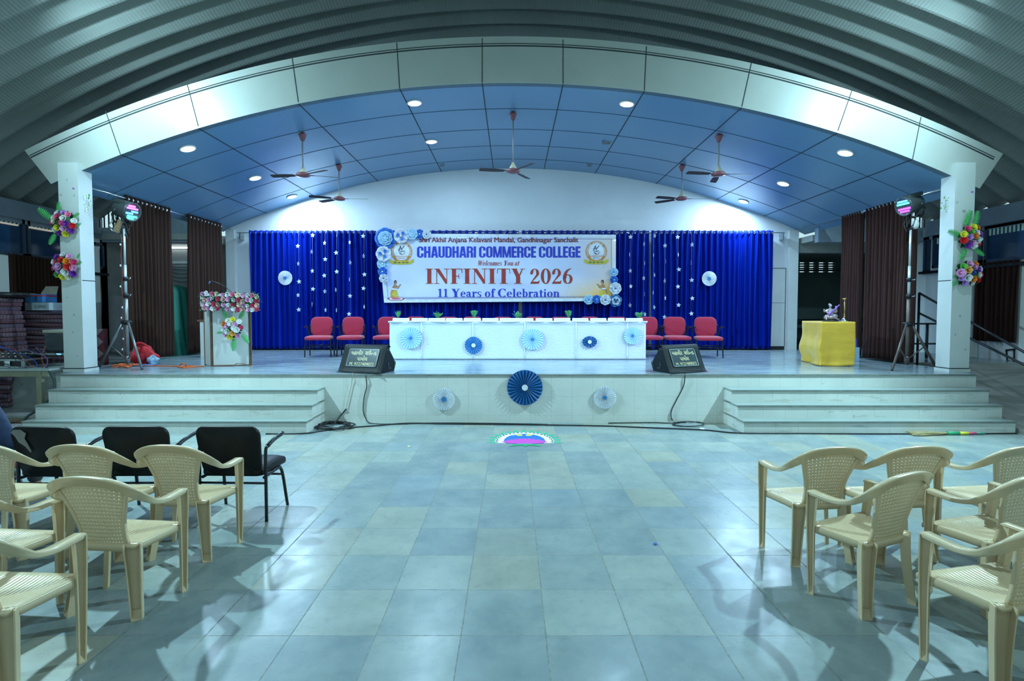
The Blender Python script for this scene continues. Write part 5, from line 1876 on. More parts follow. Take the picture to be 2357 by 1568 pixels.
# garland of roses along the raised edge
gy = LC.y - 0.06
gl = thing('rose_garland', 'garland of pink, white and crimson roses along the top of the lectern', 'garland', (LC.x, LC.y - 0.06, SH + LH), 0)
cx = lambda px: (P(px, 690, gy).x - LC.x)
cz = lambda py: (P(530, py, gy).z - SH - LH)
rows = [
    [(472, 677, 'mauve'), (480, 675.5, 'white'), (493, 676.5, 'pink'), (503.5, 677, 'cream'), (518.5, 680, 'mauve'), (527, 678.5, 'white'), (540, 679, 'pink'), (551, 680, 'cream'), (564, 681, 'mauve'), (574, 681, 'white'), (584, 681, 'pink'), (594.5, 682.5, 'cream')],
    [(475.5, 691, 'peach'), (485, 690.5, 'mauve'), (493, 685, 'white'), (506, 688.5, 'rose'), (518, 689.5, 'peach'), (529, 689.5, 'mauve'), (541.5, 690.5, 'white'), (553, 691, 'rose'), (562.5, 694, 'peach'), (573.5, 690, 'mauve'), (582.5, 692, 'white'), (594.5, 694, 'rose')],
    [(474, 701, 'mauve'), (483.5, 700, 'white'), (496, 700.5, 'rose'), (506, 702, 'peach'), (518.5, 703, 'mauve'), (530, 702.5, 'white'), (540.5, 702, 'rose'), (554, 702, 'peach'), (563.5, 704, 'mauve'), (573.5, 705, 'white'), (585.5, 704, 'rose'), (595, 703.5, 'peach')],
    [(474, 708.5, 'peach'), (482, 710, 'mauve'), (493.5, 710.5, 'white'), (505, 711, 'rose'), (528, 711.5, 'mauve'), (541, 711.5, 'white'), (551.5, 713, 'rose'), (562, 712.5, 'peach'), (576, 712.5, 'mauve'), (584.5, 713, 'white'), (594.5, 712, 'rose')]]
b = MB()
x0, x1 = cx(470), cx(598)
rnd = random.Random(3)
b.box(x0, x1, -0.03, -0.005, cz(709), cz(682))
for i in range(260):
    p = Vector((rnd.uniform(x0 - 0.05, x1 + 0.05), -0.05, rnd.uniform(cz(716), cz(674))))
    d = Vector((rnd.uniform(-1, 1), rnd.uniform(-0.8, -0.1), rnd.uniform(-1, 1))).normalized() * 0.055
    s = d.cross(Vector((0, 1, 0))) * 0.30
    b.add([p, p + d * 0.5 + s, p + d, p + d * 0.5 - s], [(0, 1, 2, 3)])
b.build('foliage', M_LEAFD, gl, fix=False)
for row in rows:
    for px, py, col in row:
        o = bpy.data.objects.new(col + '_rose', rose(col))
        COL.objects.link(o)
        o.parent = gl
        o.location = (cx(px), -0.05, cz(py))
        o.scale = (0.047, 0.05, 0.047)
        o.rotation_euler = (random.uniform(-0.3, 0.3), random.uniform(0, 6), random.uniform(-0.3, 0.3))
        o.rotation_euler[1] = random.uniform(-0.6, 0.6)
# short side run of the garland
bq_ = bouquet('bouquet with yellow, orange and white flowers on the front of the lectern', 538, 757, LC.y - 0.02, 1, [
    (-10, -19, 5.5, 'white'), (1, -20, 6.5, 'yellow'), (15, -16, 5.5, 'white'), (-19, -11, 6.5, 'orange'), (-2, -12, 6, 'white'), (9, -10, 5.5, 'mauve'), (-10, -6, 5.5, 'mauve'), (20, -3, 4.5, 'rose'), (6, -2, 5.5, 'white'), (12, 2, 6.5, 'white'),
    (-20, 1, 6, 'white'), (-9, 6, 6.5, 'white'), (3, 10, 6, 'amber'), (-16, 13, 5.5, 'mauve'), (-5, 18, 6.5, 'yellow'), (12, 16, 5, 'mauve')],
    [(-14, -22, -15, 0.62), (14, -22, 35, 0.7), (20, 12, 140, 0.75), (2, 20, 180, 0.85), (-22, 8, -95, 0.4)])
# gooseneck microphone
mb = P(548, 674, LC.y + 0.15)
mt = P(482, 649, LC.y + 0.05)
t = thing('gooseneck_microphone', 'thin black gooseneck microphone leaning left over the lectern', 'microphone', (mb.x, mb.y, SH + LH + 0.03))
d = mt - Vector((mb.x, mb.y, SH + LH + 0.03))
MB().lathe([(0.0, 0), (0.04, 0), (0.04, 0.012), (0.015, 0.025), (0.0, 0.025)], 16).build('base', M_BLACKP, t)
MB().tube(smooth_path([(0, 0, 0.02), (-0.10, 0, d.z * 0.35), (d.x * 0.5, d.y * 0.5, d.z * 0.78), (d.x * 0.88, d.y * 0.9, d.z + 0.01), (d.x * 0.96, d.y, d.z + 0.005)], 6), 0.006, 6).build('gooseneck', M_BLACKM, t)
MB().tube([(d.x * 0.955, d.y, d.z + 0.008), (d.x, d.y, d.z - 0.012), (d.x * 1.03, d.y, d.z - 0.035)], [0.010, 0.014, 0.011], 10).build('microphone_head', mat('blue_grey_foam', (0.05, 0.12, 0.25), 0.8), t)
# low white cabinet behind the lectern
q = PZ(464, 823, SH)
t = thing('cabinet', 'low pale cabinet with dark top half hidden behind the lectern', 'cabinet', (q.x - 0.02, q.y, SH))
hz = P(464, 740, q.y).z - SH
MB().box(0, 0.55, 0, 0.4, 0, hz).build('body', M_LAM, t)
MB().box(-0.05, 0.6, -0.02, 0.42, hz, hz + 0.035).build('top', M_WOOD, t)

# ================================================================= long table on stage
TX0, TX1, TD = -2.50, 2.735, 0.52
TZ = 0.785
def cloth_mat():
    t = NT('white_satin_tablecloth')
    p = t.obj()
    t.out(Base_Color=(0.66, 0.70, 0.76, 1), Roughness=0.5)
    st = t.n('ShaderNodeMapping', Vector=p, Scale=(4.0, 1.0, 7.0)).outputs[0]
    t.bump(t.noise(st, 3.2, 5, 0.6), 0.35, 0.02)
    return t.mat
M_CLOTH = cloth_mat()
t = thing('folding_table', 'long row of stage tables hidden under the white cloth', 'table', ((TX0 + TX1) / 2, YT + 0.28, SH))
hw = (TX1 - TX0) / 2 - 0.02
MB().box(-hw, hw, -0.25, 0.25, TZ - 0.035, TZ - 0.004).build('tabletop', M_WOOD, t)
for i in range(5):
    for y in (-0.2, 0.2):
        x = -hw + 0.1 + (2 * hw - 0.2) * i / 4
        MB().tube([(x, y, 0), (x, y, TZ - 0.035)], 0.016, 8).build('leg', M_BLACKM, t)
tc = thing('tablecloth', 'white cloth stretched over the long stage table down to the floor', 'tablecloth', (TX0, YT, SH))
W = TX1 - TX0
rnd = random.Random(8)
def clothfront(u, v):
    x = W * u
    z = 0.006 + (TZ - 0.006) * v
    y = -0.006 * (1 - v) * sin(x * 5.0) - 0.010 * (1 - v) - 0.003 * sin(x * 13 + v * 4)
    if v > 0.955:
        y -= 0.018
    return Vector((x, y, z))
b = MB().grid(clothfront, 120, 24, 0, True)
b.grid(lambda u, v: Vector((-0.02 + (W + 0.04) * u, -0.022 + (TD + 0.02) * v, TZ + 0.002 - 0.002 * sin(u * 40))), 60, 4, 0, True)
for s in (0, 1):
    b.grid(lambda u, v: Vector(((W if s else 0) + (0.012 if s else -0.012) * sin(u * 14) * (1 - v), TD * u - 0.006, 0.006 + (TZ - 0.004) * v)), 10, 10, 0, True)
b.grid(lambda u, v: Vector((-0.025 + (W + 0.05) * u, -0.024 - 0.004 * sin(u * 70), TZ + 0.004 - (0.028 + 0.006 * sin(u * 33)) * v)), 120, 2, 0, True)
b.build('cloth', M_CLOTH, tc, fix=False, solid=0.002)
b = MB()
for px in (971, 1089, 1208, 1325.5, 1443.5):
    x = P(px, 780, YT).x - TX0
    b = MB().grid(lambda u, v: Vector((x - 0.008 + 0.016 * u, -0.021 - 0.002 * sin(v * 9), 0.01 + (TZ - 0.03) * v)), 1, 8, 0, True)
    b.build('seam', M_VWHITE, tc, fix=False, solid=0.002)
# name cards
cards = [(90, 230), (250, 387), (393, 533), (540, 680), (692, 835), (848, 985), (995, 1135), (1140, 1280), (1300, 1440), (1455, 1592), (1610, 1745), (1762, 1897), (1912, 2050), (2065, 2205)]
M_CARD = mat('white_card', (0.82, 0.86, 0.90), 0.6, 0, 0.03)
nums = ['first', 'second', 'third', 'fourth', 'fifth', 'sixth', 'seventh']
for i, (a, c) in enumerate(cards):
    x0, x1 = P(880 + a / 3.683, 735, YT + 0.06).x, P(880 + c / 3.683, 735, YT + 0.06).x
    lab = 'white name card on the stage table, %s from its %s end' % (nums[i] if i < 7 else nums[13 - i], 'left' if i < 7 else 'right')
    t = thing('name_card', lab, 'card', ((x0 + x1) / 2, YT + 0.05, SH + TZ + 0.006), 0, 'white name cards on the stage table')
    w = (x1 - x0) / 2
    b = MB()
    b.add([(-w, -0.025, 0), (w, -0.025, 0), (w, 0, 0.058), (-w, 0, 0.058), (-w, 0.025, 0), (w, 0.025, 0)], [(0, 1, 2, 3), (3, 2, 5, 4)])
    b.build('tent_card', M_CARD, t, fix=False, solid=0.0016)
    MB().box(-w * 0.8, w * 0.8, -0.0180, -0.0172, 0.024, 0.030).build('printed_name', mat('grey_print', (0.35, 0.37, 0.42), 0.6) if i == 0 else bpy.data.materials['grey_print'], t)
# little plants
M_POT = mat('white_plastic_pot', (0.75, 0.78, 0.78), 0.4)
M_PLANT = mat('fresh_green_plastic_leaf', (0.10, 0.42, 0.13), 0.5, 0, 0.35, 40)
def little_plant(label, px, py, kind):
    q = P(px, py, YT + 0.16)
    t = thing('potted_plant', label, 'plant', (q.x, YT + 0.16, SH + TZ + 0.006), 0, 'little artificial plants on the stage table')
    MB().lathe([(0.0, 0), (0.028, 0), (0.038, 0.06), (0.034, 0.06), (0.030, 0.05), (0.0, 0.05)], 14).build('pot', M_POT, t)
    b = MB()
    rnd = random.Random(int(px))
    H = 0.185 if kind != 1 else 0.155
    for i in range(130):
        a = rnd.uniform(0, 2 * PI)
        sp = (0.5, 1.15, 0.6)[kind]
        d = Vector((cos(a) * sp * rnd.random(), sin(a) * sp * rnd.random(), 1.0)).normalized()
        L = H * rnd.uniform(0.5, 1.0) * (1 if kind != 1 else rnd.uniform(0.7, 1.2))
        tip = d * L
        s = Vector((-sin(a), cos(a), 0)) * (0.005 if kind == 0 else 0.011)
        p0 = d * L * (0.2 if kind == 0 else 0.74)
        base = Vector((0, 0, 0.045))
        b.add([base + p0, base + (p0 + tip) / 2 + s, base + tip + Vector((cos(a), sin(a), 0)) * 0.01, base + (p0 + tip) / 2 - s], [(0, 1, 2, 3)])
        if kind:
            b.tube([base, base + p0], 0.0015, 3)
    b.build('leaves', M_PLANT, t, fix=False)
for px, py, k, lab in ((916.5, 728, 0, 'spiky little green plant at the left end of the stage table'), (1008, 729, 1, 'spreading little plant second from the left on the stage table'), (1092, 728, 2, 'bushy little round plant third from the left on the stage table'),
                       (1191, 729, 1, 'spreading little plant near the middle of the stage table'), (1309, 728, 2, 'bushy little plant fifth from the left on the stage table'), (1471, 729, 1, 'spreading little plant at the right end of the stage table')):
    little_plant(lab, px, py, k)

# ================================================================= monitor speakers
M_COVER = mat('black_vinyl_cover', (0.010, 0.013, 0.015), 0.5, 0, 0.2, 16, 0.15, 0.12)
M_CAB = mat('black_speaker_cabinet', (0.008, 0.012, 0.018), 0.55, 0, 0.15, 50, 0.1, 0.15)
M_WINDOW = mat('clear_vinyl_panel', (0.028, 0.044, 0.052), 0.25, 0, 0.1)
M_SILVER = mat('silver_piping', (0.40, 0.50, 0.55), 0.35, 0.3)
M_GOLD = mat('pale_gold_letter', (0.50, 0.45, 0.24), 0.4)
M_MARK = mat('worn_grey_moulding', (0.10, 0.11, 0.12), 0.5)
def monitor(label, A, B, flip, h=0.43):
    """A, B: front bottom corners, left to right"""
    d = (B - A).normalized()
    ang = math.atan2(d.y, d.x)
    w = (B - A).length
    t = thing('stage_monitor', label, 'speaker', (A.x, A.y, SH), ang, 'wedge monitor speakers at the stage edge')
    prof = [(0.02, 0.0), (0.02, 0.03), (0.20, h - 0.03), (0.24, h - 0.01), (0.48, 0.13), (0.42, 0.0)]
    MB().prism(prof, 0.02, w - 0.02, lambda u, v, x: Vector((x, u, v))).build('cabinet', M_CAB, t, bevel=0.006)
    # vinyl cover over the sloping face, hanging over the edge
    def cov(u, v):
        pts = [(-0.06, 0.006), (-0.01, 0.010), (0.012, 0.04), (0.10, h * 0.5), (0.19, h - 0.005), (0.24, h + 0.006), (0.29, h - 0.03)]
        k = v * (len(pts) - 1)
        i = min(len(pts) - 2, int(k))
        f = k - i
        y = pts[i][0] * (1 - f) + pts[i + 1][0] * f
        z = pts[i][1] * (1 - f) + pts[i + 1][1] * f
        e = abs(2 * u - 1)
        ruf = 0.004 * sin(u * 160) * (1 if e > 0.82 else 0) + 0.004 * sin(v * 40 + u * 9) * (1 if v < 0.25 else 0)
        return Vector((-0.01 + (w + 0.02) * u, y - 0.012 + ruf, z + 0.004))
    MB().grid(cov, 90, 30, 0, True).build('cover', M_COVER, t, fix=False, solid=0.004)
    sl = Vector((0, 0.178, h - 0.045))
    def face(u, v, k=0.0):
        return Vector((w * u, 0.012, 0.04)) + sl * v + Vector((0, -0.021 - k, 0.008))
    x0, x1, y0, y1 = 0.135, 0.865, 0.13, 0.86
    fm = lambda u, v, k=0: face(x0 + (x1 - x0) * u, y0 + (y1 - y0) * v, k)
    o = rrect(0, 1, 0, 1, 0.05, 4)
    MB().add([fm(u, v) for u, v in o] + [fm(u, v, -0.006) for u, v in o], [tuple(range(len(o))), tuple(range(2 * len(o) - 1, len(o) - 1, -1))] + [(i, len(o) + i, len(o) + (i + 1) % len(o), (i + 1) % len(o)) for i in range(len(o))]).build('name_panel', M_WINDOW, t)
    MB().tube([fm(0.02 + 0.96 * u, 0.03 + 0.94 * v, 0.002) for u, v in o], 0.0028, 5, closed=True).build('piping', M_SILVER, t)
    b = MB()
    def put(text, u0, u1, v0, v1, bold):
        vs, fs = font_line(text, bold)
        b.add([fm(u0 + (u1 - u0) * x, v0 + (v1 - v0) * y, 0.0015) for x, y in vs], fs)
    put('\u0aae\u0ab9\u0abe\u0ab5\u0ac0\u0ab0', 0.09, 0.475, 0.65, 0.93, 0.012)
    put('\u0ab8\u0abe\u0a89', 0.55, 0.735, 0.66, 0.93, 0.012)
    for q in ring_(0.765, 0.715, 0.022, 0.04, 0.010, 0.018, 0, 360, 14) + [rect_(0.775, 0.74, 0.845, 0.765)]:
        b.add([fm(u, v, 0.0015) for u, v in q], [(0, 1, 2, 3)])
    put('\u0aa1', 0.82, 0.93, 0.65, 0.82, 0.012)
    put('\u0aaa\u0abe\u0aae\u0acb\u0ab2', 0.33, 0.67, 0.33, 0.61, 0.012)
    for e in (-0.003, 0.003):
        put('M. 9727409073', 0.12 + e, 0.90 + e, 0.07, 0.24, 0.0)
    b.build('lettering', M_GOLD, t, fix=False)
    # moulded corner marks on the visible end
    xe = 0.016 if flip else w - 0.016
    for poly in ([(0.19, 0.34), (0.225, 0.385), (0.27, 0.34)], [(0.40, 0.20), (0.435, 0.13), (0.40, 0.07)], [(0.24, 0.16), (0.24, 0.06), (0.31, 0.06)]):
        MB().tube([(xe, y, z) for y, z in poly], 0.006, 6).build('corner_mark', M_MARK, t)
    return t
A = PZ(781, 856.5, SH)
B_ = P(877, 860, A.y - 0.25)
B_.z = SH
monitor('black wedge monitor speaker left of the table, gold lettering on its cover', A, B_, False)
B_ = PZ(1622, 855.5, SH)
A = P(1541, 862, B_.y - 0.29)
A.z = SH
monitor('black wedge monitor speaker right of the table, its side turned left', A, B_, True)
# ================================================================= tripod stands with stage lamps
M_TRI = mat('grey_enamel_tripod', (0.22, 0.23, 0.235), 0.35, 0.6)
M_TRIB = mat('rusty_brown_tripod', (0.14, 0.11, 0.10), 0.45, 0.5)
M_POLE = mat('brushed_pole', (0.52, 0.56, 0.58), 0.35, 0.35)
M_PARB = mat('dark_grey_lamp_housing', (0.05, 0.062, 0.062), 0.4, 0.2)
M_LMAG = glow('magenta_led', (1.0, 0.14, 1.0), 2.6)
M_LCYA = glow('cyan_led', (0.10, 1.0, 0.80), 2.2)
M_LBLU = glow('blue_led', (0.12, 0.40, 1.0), 2.2)
M_LVIO = glow('violet_led', (0.50, 0.08, 1.0), 2.4)
def tripod(label, base, feet, hub_z, top, m, mp):
    t = thing('lamp_stand', label, 'stand', (base.x, base.y, SH), 0, 'tripod stands at the stage corners')
    H = top.z - SH
    MB().tube([(0, 0, 0.05), (0, 0, H * 0.52)], 0.028, 12).build('outer_pole', m, t)
    MB().tube([(0, 0, H * 0.5), (0, 0, H * 0.74)], 0.022, 12).build('middle_pole', mp, t)
    MB().tube([(0, 0, H * 0.72), (0, 0, H)], 0.017, 12).build('inner_pole', mp, t)
    for z in (H * 0.52, H * 0.64):
        c = MB().lathe([(0.0, z - 0.035), (0.040, z - 0.035), (0.040, z + 0.035), (0.0, z + 0.035)], 14).build('collar', M_BLACKM, t)
        b = MB().tube([(0.03, 0, z), (0.085, -0.01, z), (0.10, -0.01, z + 0.03)], [0.008, 0.008, 0.011], 8)
        b.build('clamp_lever', M_CHROME, c)
    hz = hub_z - SH
    MB().lathe([(0.0, hz - 0.05), (0.05, hz - 0.05), (0.085, hz - 0.02), (0.085, hz + 0.01), (0.045, hz + 0.03), (0.0, hz + 0.03)], 16).build('hub', M_BLACKM, t)
    for f in feet:
        f = f - base
        d = Vector((f.x, f.y, 0)).normalized()
        a = Vector((d.x * 0.07, d.y * 0.07, hz - 0.02))
        e = Vector((f.x, f.y, 0.012))
        l = MB().tube([a, e], 0.020, 8, flat=1.25).build('leg', m, t)
        mid = a + (e - a) * 0.52
        MB().tube([mid, (d.x * 0.035, d.y * 0.035, 0.16)], 0.011, 6).build('brace', m, t)
    MB().lathe([(0.0, 0.10), (0.04, 0.10), (0.04, 0.2), (0.0, 0.2)], 12).build('slider', m, t)
    return t

def par(label, c, aim, strips, wires):
    t = thing('stage_lamp', label, 'stage light', c)
    d = (Vector(aim) - Vector(c)).normalized()
    q = d.to_track_quat('-Y', 'Z').to_matrix().to_4x4()
    f = lambda x, y, z: q @ Vector((x, y, z))
    b = MB()
    prof = [(0.0, 0.16), (0.10, 0.16), (0.135, 0.12), (0.145, 0.0), (0.165, -0.13), (0.165, -0.17), (0.15, -0.17), (0.145, -0.15), (0.0, -0.15)]
    M = q @ Matrix.Rotation(-PI / 2, 4, 'X')
    b.lathe([(r, y) for r, y in prof], 28, (0, 0, 0), q @ Matrix.Rotation(-PI / 2, 4, 'X'))
    b.build('housing', M_PARB, t)
    b = MB()
    b.box(-0.11, 0.11, -0.10, 0.16, 0.10, 0.165, 0, q)
    b.build('fan_cover', M_PARB, t, bevel=0.01)
    b = MB()
    for k in range(4):
        b.box(-0.10, 0.10, 0.02 + 0.03 * k, 0.035 + 0.03 * k, 0.165, 0.168, 0, q)
    b.build('vent_slots', M_BLACKP, t)
    for i, (x0, x1, z, m) in enumerate(strips):
        s = MB().box(x0, x1, -0.160, -0.150, z - 0.016, z + 0.016, 0, q).build('led_strip', m, t)
    pts = [(-0.19, 0.0, 0.0), (-0.20, 0.02, -0.12), (-0.12, 0.03, -0.23), (0.12, 0.03, -0.23), (0.20, 0.02, -0.12), (0.19, 0.0, 0.0)]
    b = MB()
    for i in range(len(pts) - 1):
        b.tube([f(*pts[i]), f(*pts[i + 1])], 0.012, 6, flat=1.6)
    b.build('yoke', M_BLACKM, t)
    b = MB()
    rnd = random.Random(int(c[0] * 100))
    for k in range(wires):
        a = f(rnd.uniform(-0.08, 0.08), 0.14, rnd.uniform(-0.08, 0.04))
        e = Vector((rnd.uniform(-0.10, 0.05), rnd.uniform(-0.03, 0.06), -0.34 - rnd.uniform(0, 0.18)))
        m = (a + e) / 2 + Vector((rnd.uniform(-0.16, 0.04), rnd.uniform(-0.05, 0.1), rnd.uniform(-0.12, 0.05)))
        b.tube(smooth_path([a, m, e], 6), 0.006, 5)
    b.build('wires', M_CABLE, t)
    return t

LB = Vector((P(290.5, 700, 9.0).x, 9.0, SH))
tripod('grey tripod lamp stand at the left of the stage before the brown curtain', LB, [PZ(229, 846, SH), PZ(327, 851.5, SH), LB + Vector((-0.33, 0.45, 0))], P(290, 741, LB.y).z, Vector((LB.x, LB.y, PAR_L[2] - 0.30)), M_TRI, M_POLE)
pl_ = (LB.x + 0.02, LB.y, P(290, 484, LB.y).z)
par('lamp head with magenta and cyan light strips on the left tripod', pl_, (0.6, 7.9, 1.6),
    [(-0.10, 0.04, 0.10, M_LMAG), (-0.12, 0.10, 0.06, M_LMAG), (-0.02, 0.11, 0.01, M_LBLU), (-0.12, 0.02, -0.03, M_LBLU), (-0.08, 0.11, -0.075, M_LCYA), (-0.10, 0.05, -0.115, M_LCYA)], 9)
t = thing('junction_box', 'small brown wooden block with wiring tied to the top of the left tripod', 'box', (LB.x - 0.07, LB.y - 0.05, P(281, 522, LB.y).z))
MB().box(-0.045, 0.045, -0.02, 0.02, -0.11, 0.11, 0, Matrix.Rotation(0.3, 4, 'Y')).build('block', mat('light_brown_wood', (0.26, 0.17, 0.09), 0.6), t)
MB().tube(smooth_path([(-0.05, -0.02, 0.10), (-0.12, -0.03, 0.02), (-0.06, -0.03, -0.09), (0.0, -0.02, -0.04)], 5), 0.009, 6).build('clamp', M_CHROME, t)
RB = Vector((P(2091, 700, 8.95).x, 8.95, SH))
tripod('rusty brown tripod lamp stand at the right of the stage', RB, [PZ(2053, 854, SH), PZ(2154, 846, SH), RB + Vector((0.345, 0.45, 0))], P(2090, 745, RB.y).z, Vector((RB.x, RB.y, PAR_R[2] - 0.30)), M_TRIB, M_POLE)
pr_ = (RB.x - 0.0, RB.y, P(2090, 470, RB.y).z)
par('lamp head with blue and violet light strips on the right tripod', pr_, (-1.0, 8.0, 1.0),
    [(-0.10, 0.10, 0.09, M_LBLU), (-0.12, 0.12, 0.045, M_LCYA), (-0.12, 0.12, -0.04, M_LVIO), (-0.09, 0.09, -0.085, M_LVIO)], 7)
t = thing('fitting_cover', 'white rounded junction cover hanging under the right lamp head', 'box', (RB.x + 0.10, RB.y + 0.02, P(2102, 516, RB.y).z))
MB().ball((0, 0, 0), (0.055, 0.05, 0.085), 14).build('cover', M_WHITE, t)
MB().tube([(0, 0, 0.07), (-0.05, 0, 0.14), (-0.09, 0, 0.10)], 0.008, 6).build('cord', M_CABLE, t)

# ================================================================= yellow table with figurine and brass lamp
M_YEL = NT('yellow_satin_cloth')
_p = M_YEL.obj()
_c = M_YEL.ramp(M_YEL.noise(_p, 2.5, 3), [(0.3, (0.78, 0.44, 0.03)), (0.7, (0.86, 0.54, 0.05))])
M_YEL.out(Base_Color=_c, Roughness=0.42)
M_YEL.b.inputs['Sheen Weight'].default_value = 0.3
M_YEL.bump(M_YEL.noise(M_YEL.n('ShaderNodeMapping', Vector=_p, Scale=(1, 1, 2.2)).outputs[0], 2.6, 3), 0.35, 0.04)
M_YEL = M_YEL.mat
Y0 = PZ(1888, 843, SH)
Y1 = PZ(1972, 844, SH)
YL = PZ(1861, 836, SH)
yz = P(1930, 742, Y0.y).z - SH
t = thing('small_table', 'small square table hidden under the yellow cloth', 'table', (Y0.x, Y0.y, SH))
yw = Y1.x - Y0.x
lv = Vector((YL.x - Y0.x, YL.y - Y0.y))
A_, B2, C2, D2 = Vector((0.02, 0.03)), Vector((yw - 0.02, 0.03)), Vector((yw - 0.02, 0.03)) + lv * 1.6, Vector((0.02, 0.03)) + lv * 1.6
MB().prism([tuple(A_), tuple(B2), tuple(C2), tuple(D2)], yz - 0.04, yz - 0.006, lambda u, v, w: Vector((u, v, w))).build('tabletop', M_WOOD, t)
for c in (A_, B2, C2, D2):
    k = c * 0.9 + (A_ + C2) / 2 * 0.1
    MB().tube([(k.x, k.y, 0), (k.x, k.y, yz - 0.04)], 0.02, 8).build('leg', M_WOOD, t)
t = thing('tablecloth', 'shiny yellow cloth covering the small table on the right of the stage', 'tablecloth', (Y0.x, Y0.y, SH))
LV = lv * 1.65
ring_pts = [(0, 0), (yw, 0), (yw + LV.x, LV.y), (LV.x, LV.y)]
def edge(u):
    k = u * 4
    i = min(3, int(k))
    f = k - i
    a, b_ = ring_pts[i], ring_pts[(i + 1) % 4]
    return Vector((a[0] + (b_[0] - a[0]) * f, a[1] + (b_[1] - a[1]) * f)), i, f
cen = Vector((yw / 2 + LV.x / 2, LV.y / 2))
def yc(u, v):
    p, i, f = edge(u % 1.0)
    drop = 1 - v
    e = (p - cen).normalized()
    fold = 0.012 * sin(u * 60) * drop + 0.045 * drop ** 1.5 * sin(u * 24 + 1 + 3 * drop)
    side = 0.05 * sin(drop * 9 + u * 3) * (1.0 if i == 3 else 0.12) * drop
    r = p + e * (0.004 + fold * (1.0 if i != 0 else 0.35) + side + 0.035 * max(0, drop - 0.9) * 10 * 0.8)
    return Vector((r.x, r.y, 0.008 + yz * v - 0.006 * drop * sin(u * 17)))
b = MB().grid(yc, 120, 24, 0, True, cu=True)
b.add([(p[0], p[1], yz + 0.008) for p in ring_pts], [(0, 1, 2, 3)])
b.build('cloth', M_YEL, t, fix=False, solid=0.002)
zt_ = SH + yz + 0.010
# figurine: a seated musician with a long lute, cast in silver and violet
M_SILV = mat('silvered_resin', (0.45, 0.38, 0.44), 0.3, 0.5, 0.3, 60)
M_VIOL = mat('violet_lacquer', (0.32, 0.14, 0.60), 0.3, 0.2, 0.2, 40)
fp = P(1911, 741, Y0.y + 0.22)
t = thing('figurine', 'silver and violet figurine of a seated musician on a black base', 'figurine', (fp.x, Y0.y + 0.22, zt_), 0)
MB().lathe([(0.0, 0), (0.13, 0), (0.13, 0.025), (0.0, 0.025)], 28).build('base', M_BLACKP, t)
b = MB()
b.ball((0, 0.0, 0.075), (0.115, 0.085, 0.055), 16)
b.ball((0.055, -0.02, 0.10), (0.065, 0.05, 0.042), 12)
b.ball((-0.06, -0.02, 0.085), (0.06, 0.05, 0.04), 12)
b.tube(smooth_path([(0, 0.0, 0.07), (0.0, 0.0, 0.15), (-0.004, 0.005, 0.20), (-0.004, 0.0, 0.235), (-0.004, 0, 0.262)], 5), [0.06] * 4 + [0.05] * 4 + [0.046] * 4 + [0.034] * 4 + [0.014] * 5, 12)
b.ball((-0.006, -0.005, 0.287), (0.027, 0.03, 0.033), 12)
b.ball((-0.014, 0.008, 0.312), (0.022, 0.024, 0.02), 10)
for pts in ([(-0.04, 0, 0.22), (-0.085, -0.03, 0.175), (-0.045, -0.06, 0.15)], [(-0.045, 0.01, 0.22), (-0.10, 0.01, 0.18), (-0.118, 0.0, 0.225)], [(0.04, 0, 0.22), (0.085, -0.03, 0.19), (0.075, -0.05, 0.24)], [(0.04, 0.01, 0.215), (0.10, 0.02, 0.165), (0.125, 0, 0.195)], [(0.02, -0.05, 0.07), (0.08, -0.07, 0.045), (0.12, -0.05, 0.04)], [(-0.06, -0.03, 0.09), (-0.105, -0.05, 0.06), (-0.10, -0.06, 0.03)]):
    b.tube(smooth_path(pts, 5), 0.013, 8)
b.build('body', M_SILV, t)
b = MB()
b.tube([(-0.045, -0.062, 0.145), (0.05, -0.062, 0.235), (0.128, -0.055, 0.305)], [0.013, 0.011, 0.010], 10)
b.ball((-0.045, -0.06, 0.145), (0.034, 0.028, 0.034), 12)
b.ball((0.075, -0.045, 0.262), (0.022, 0.02, 0.024), 10)
b.build('lute', M_VIOL, t)
# brass lamp
M_BRASS = mat('polished_brass', (0.72, 0.52, 0.24), 0.22, 1.0, 0.1)
lp = P(1943, 741, Y0.y + 0.20)
t = thing('oil_lamp', 'tall slender brass oil lamp standing on the yellow cloth', 'lamp', (lp.x, Y0.y + 0.20, zt_), 0)
lh = P(1943, 686, Y0.y + 0.2).z - zt_
MB().lathe([(0.0, 0), (0.062, 0), (0.060, 0.012), (0.045, 0.03), (0.028, 0.055), (0.016, 0.07), (0.0, 0.07)], 20).build('foot', M_CHROME, t)
MB().lathe([(0.0, 0.065), (0.011, 0.07), (0.017, 0.09), (0.009, 0.105), (0.016, 0.125), (0.007, 0.15), (0.010, lh * 0.4), (0.014, lh * 0.6), (0.011, lh * 0.8), (0.006, lh * 0.86), (0.010, lh * 0.9), (0.006, lh * 0.94), (0.0, lh * 0.94)], 16).build('stem', M_BRASS, t)
b = MB().lathe([(0.0, lh * 0.93), (0.02, lh * 0.935), (0.042, lh * 0.965), (0.047, lh * 0.985), (0.038, lh * 0.975), (0.0, lh * 0.955)], 20)
for k in range(5):
    a = 2 * PI * k / 5 + 0.3
    b.add([(0.034 * cos(a - 0.35), 0.034 * sin(a - 0.35), lh * 0.975), (0.068 * cos(a), 0.068 * sin(a), lh * 0.99), (0.034 * cos(a + 0.35), 0.034 * sin(a + 0.35), lh * 0.975)], [(0, 1, 2)])
b.build('wick_bowl', M_BRASS, t)
tag(MB().box(0, 0.22, 0, 0.12, 0, 0.02).build('phone_box', mat('blue_card_box', (0.05, 0.16, 0.6), 0.4), loc=(fp.x + 0.12, Y0.y + 0.34, zt_), bevel=0.003), 'flat blue box lying between the figurine and the brass lamp', 'box')
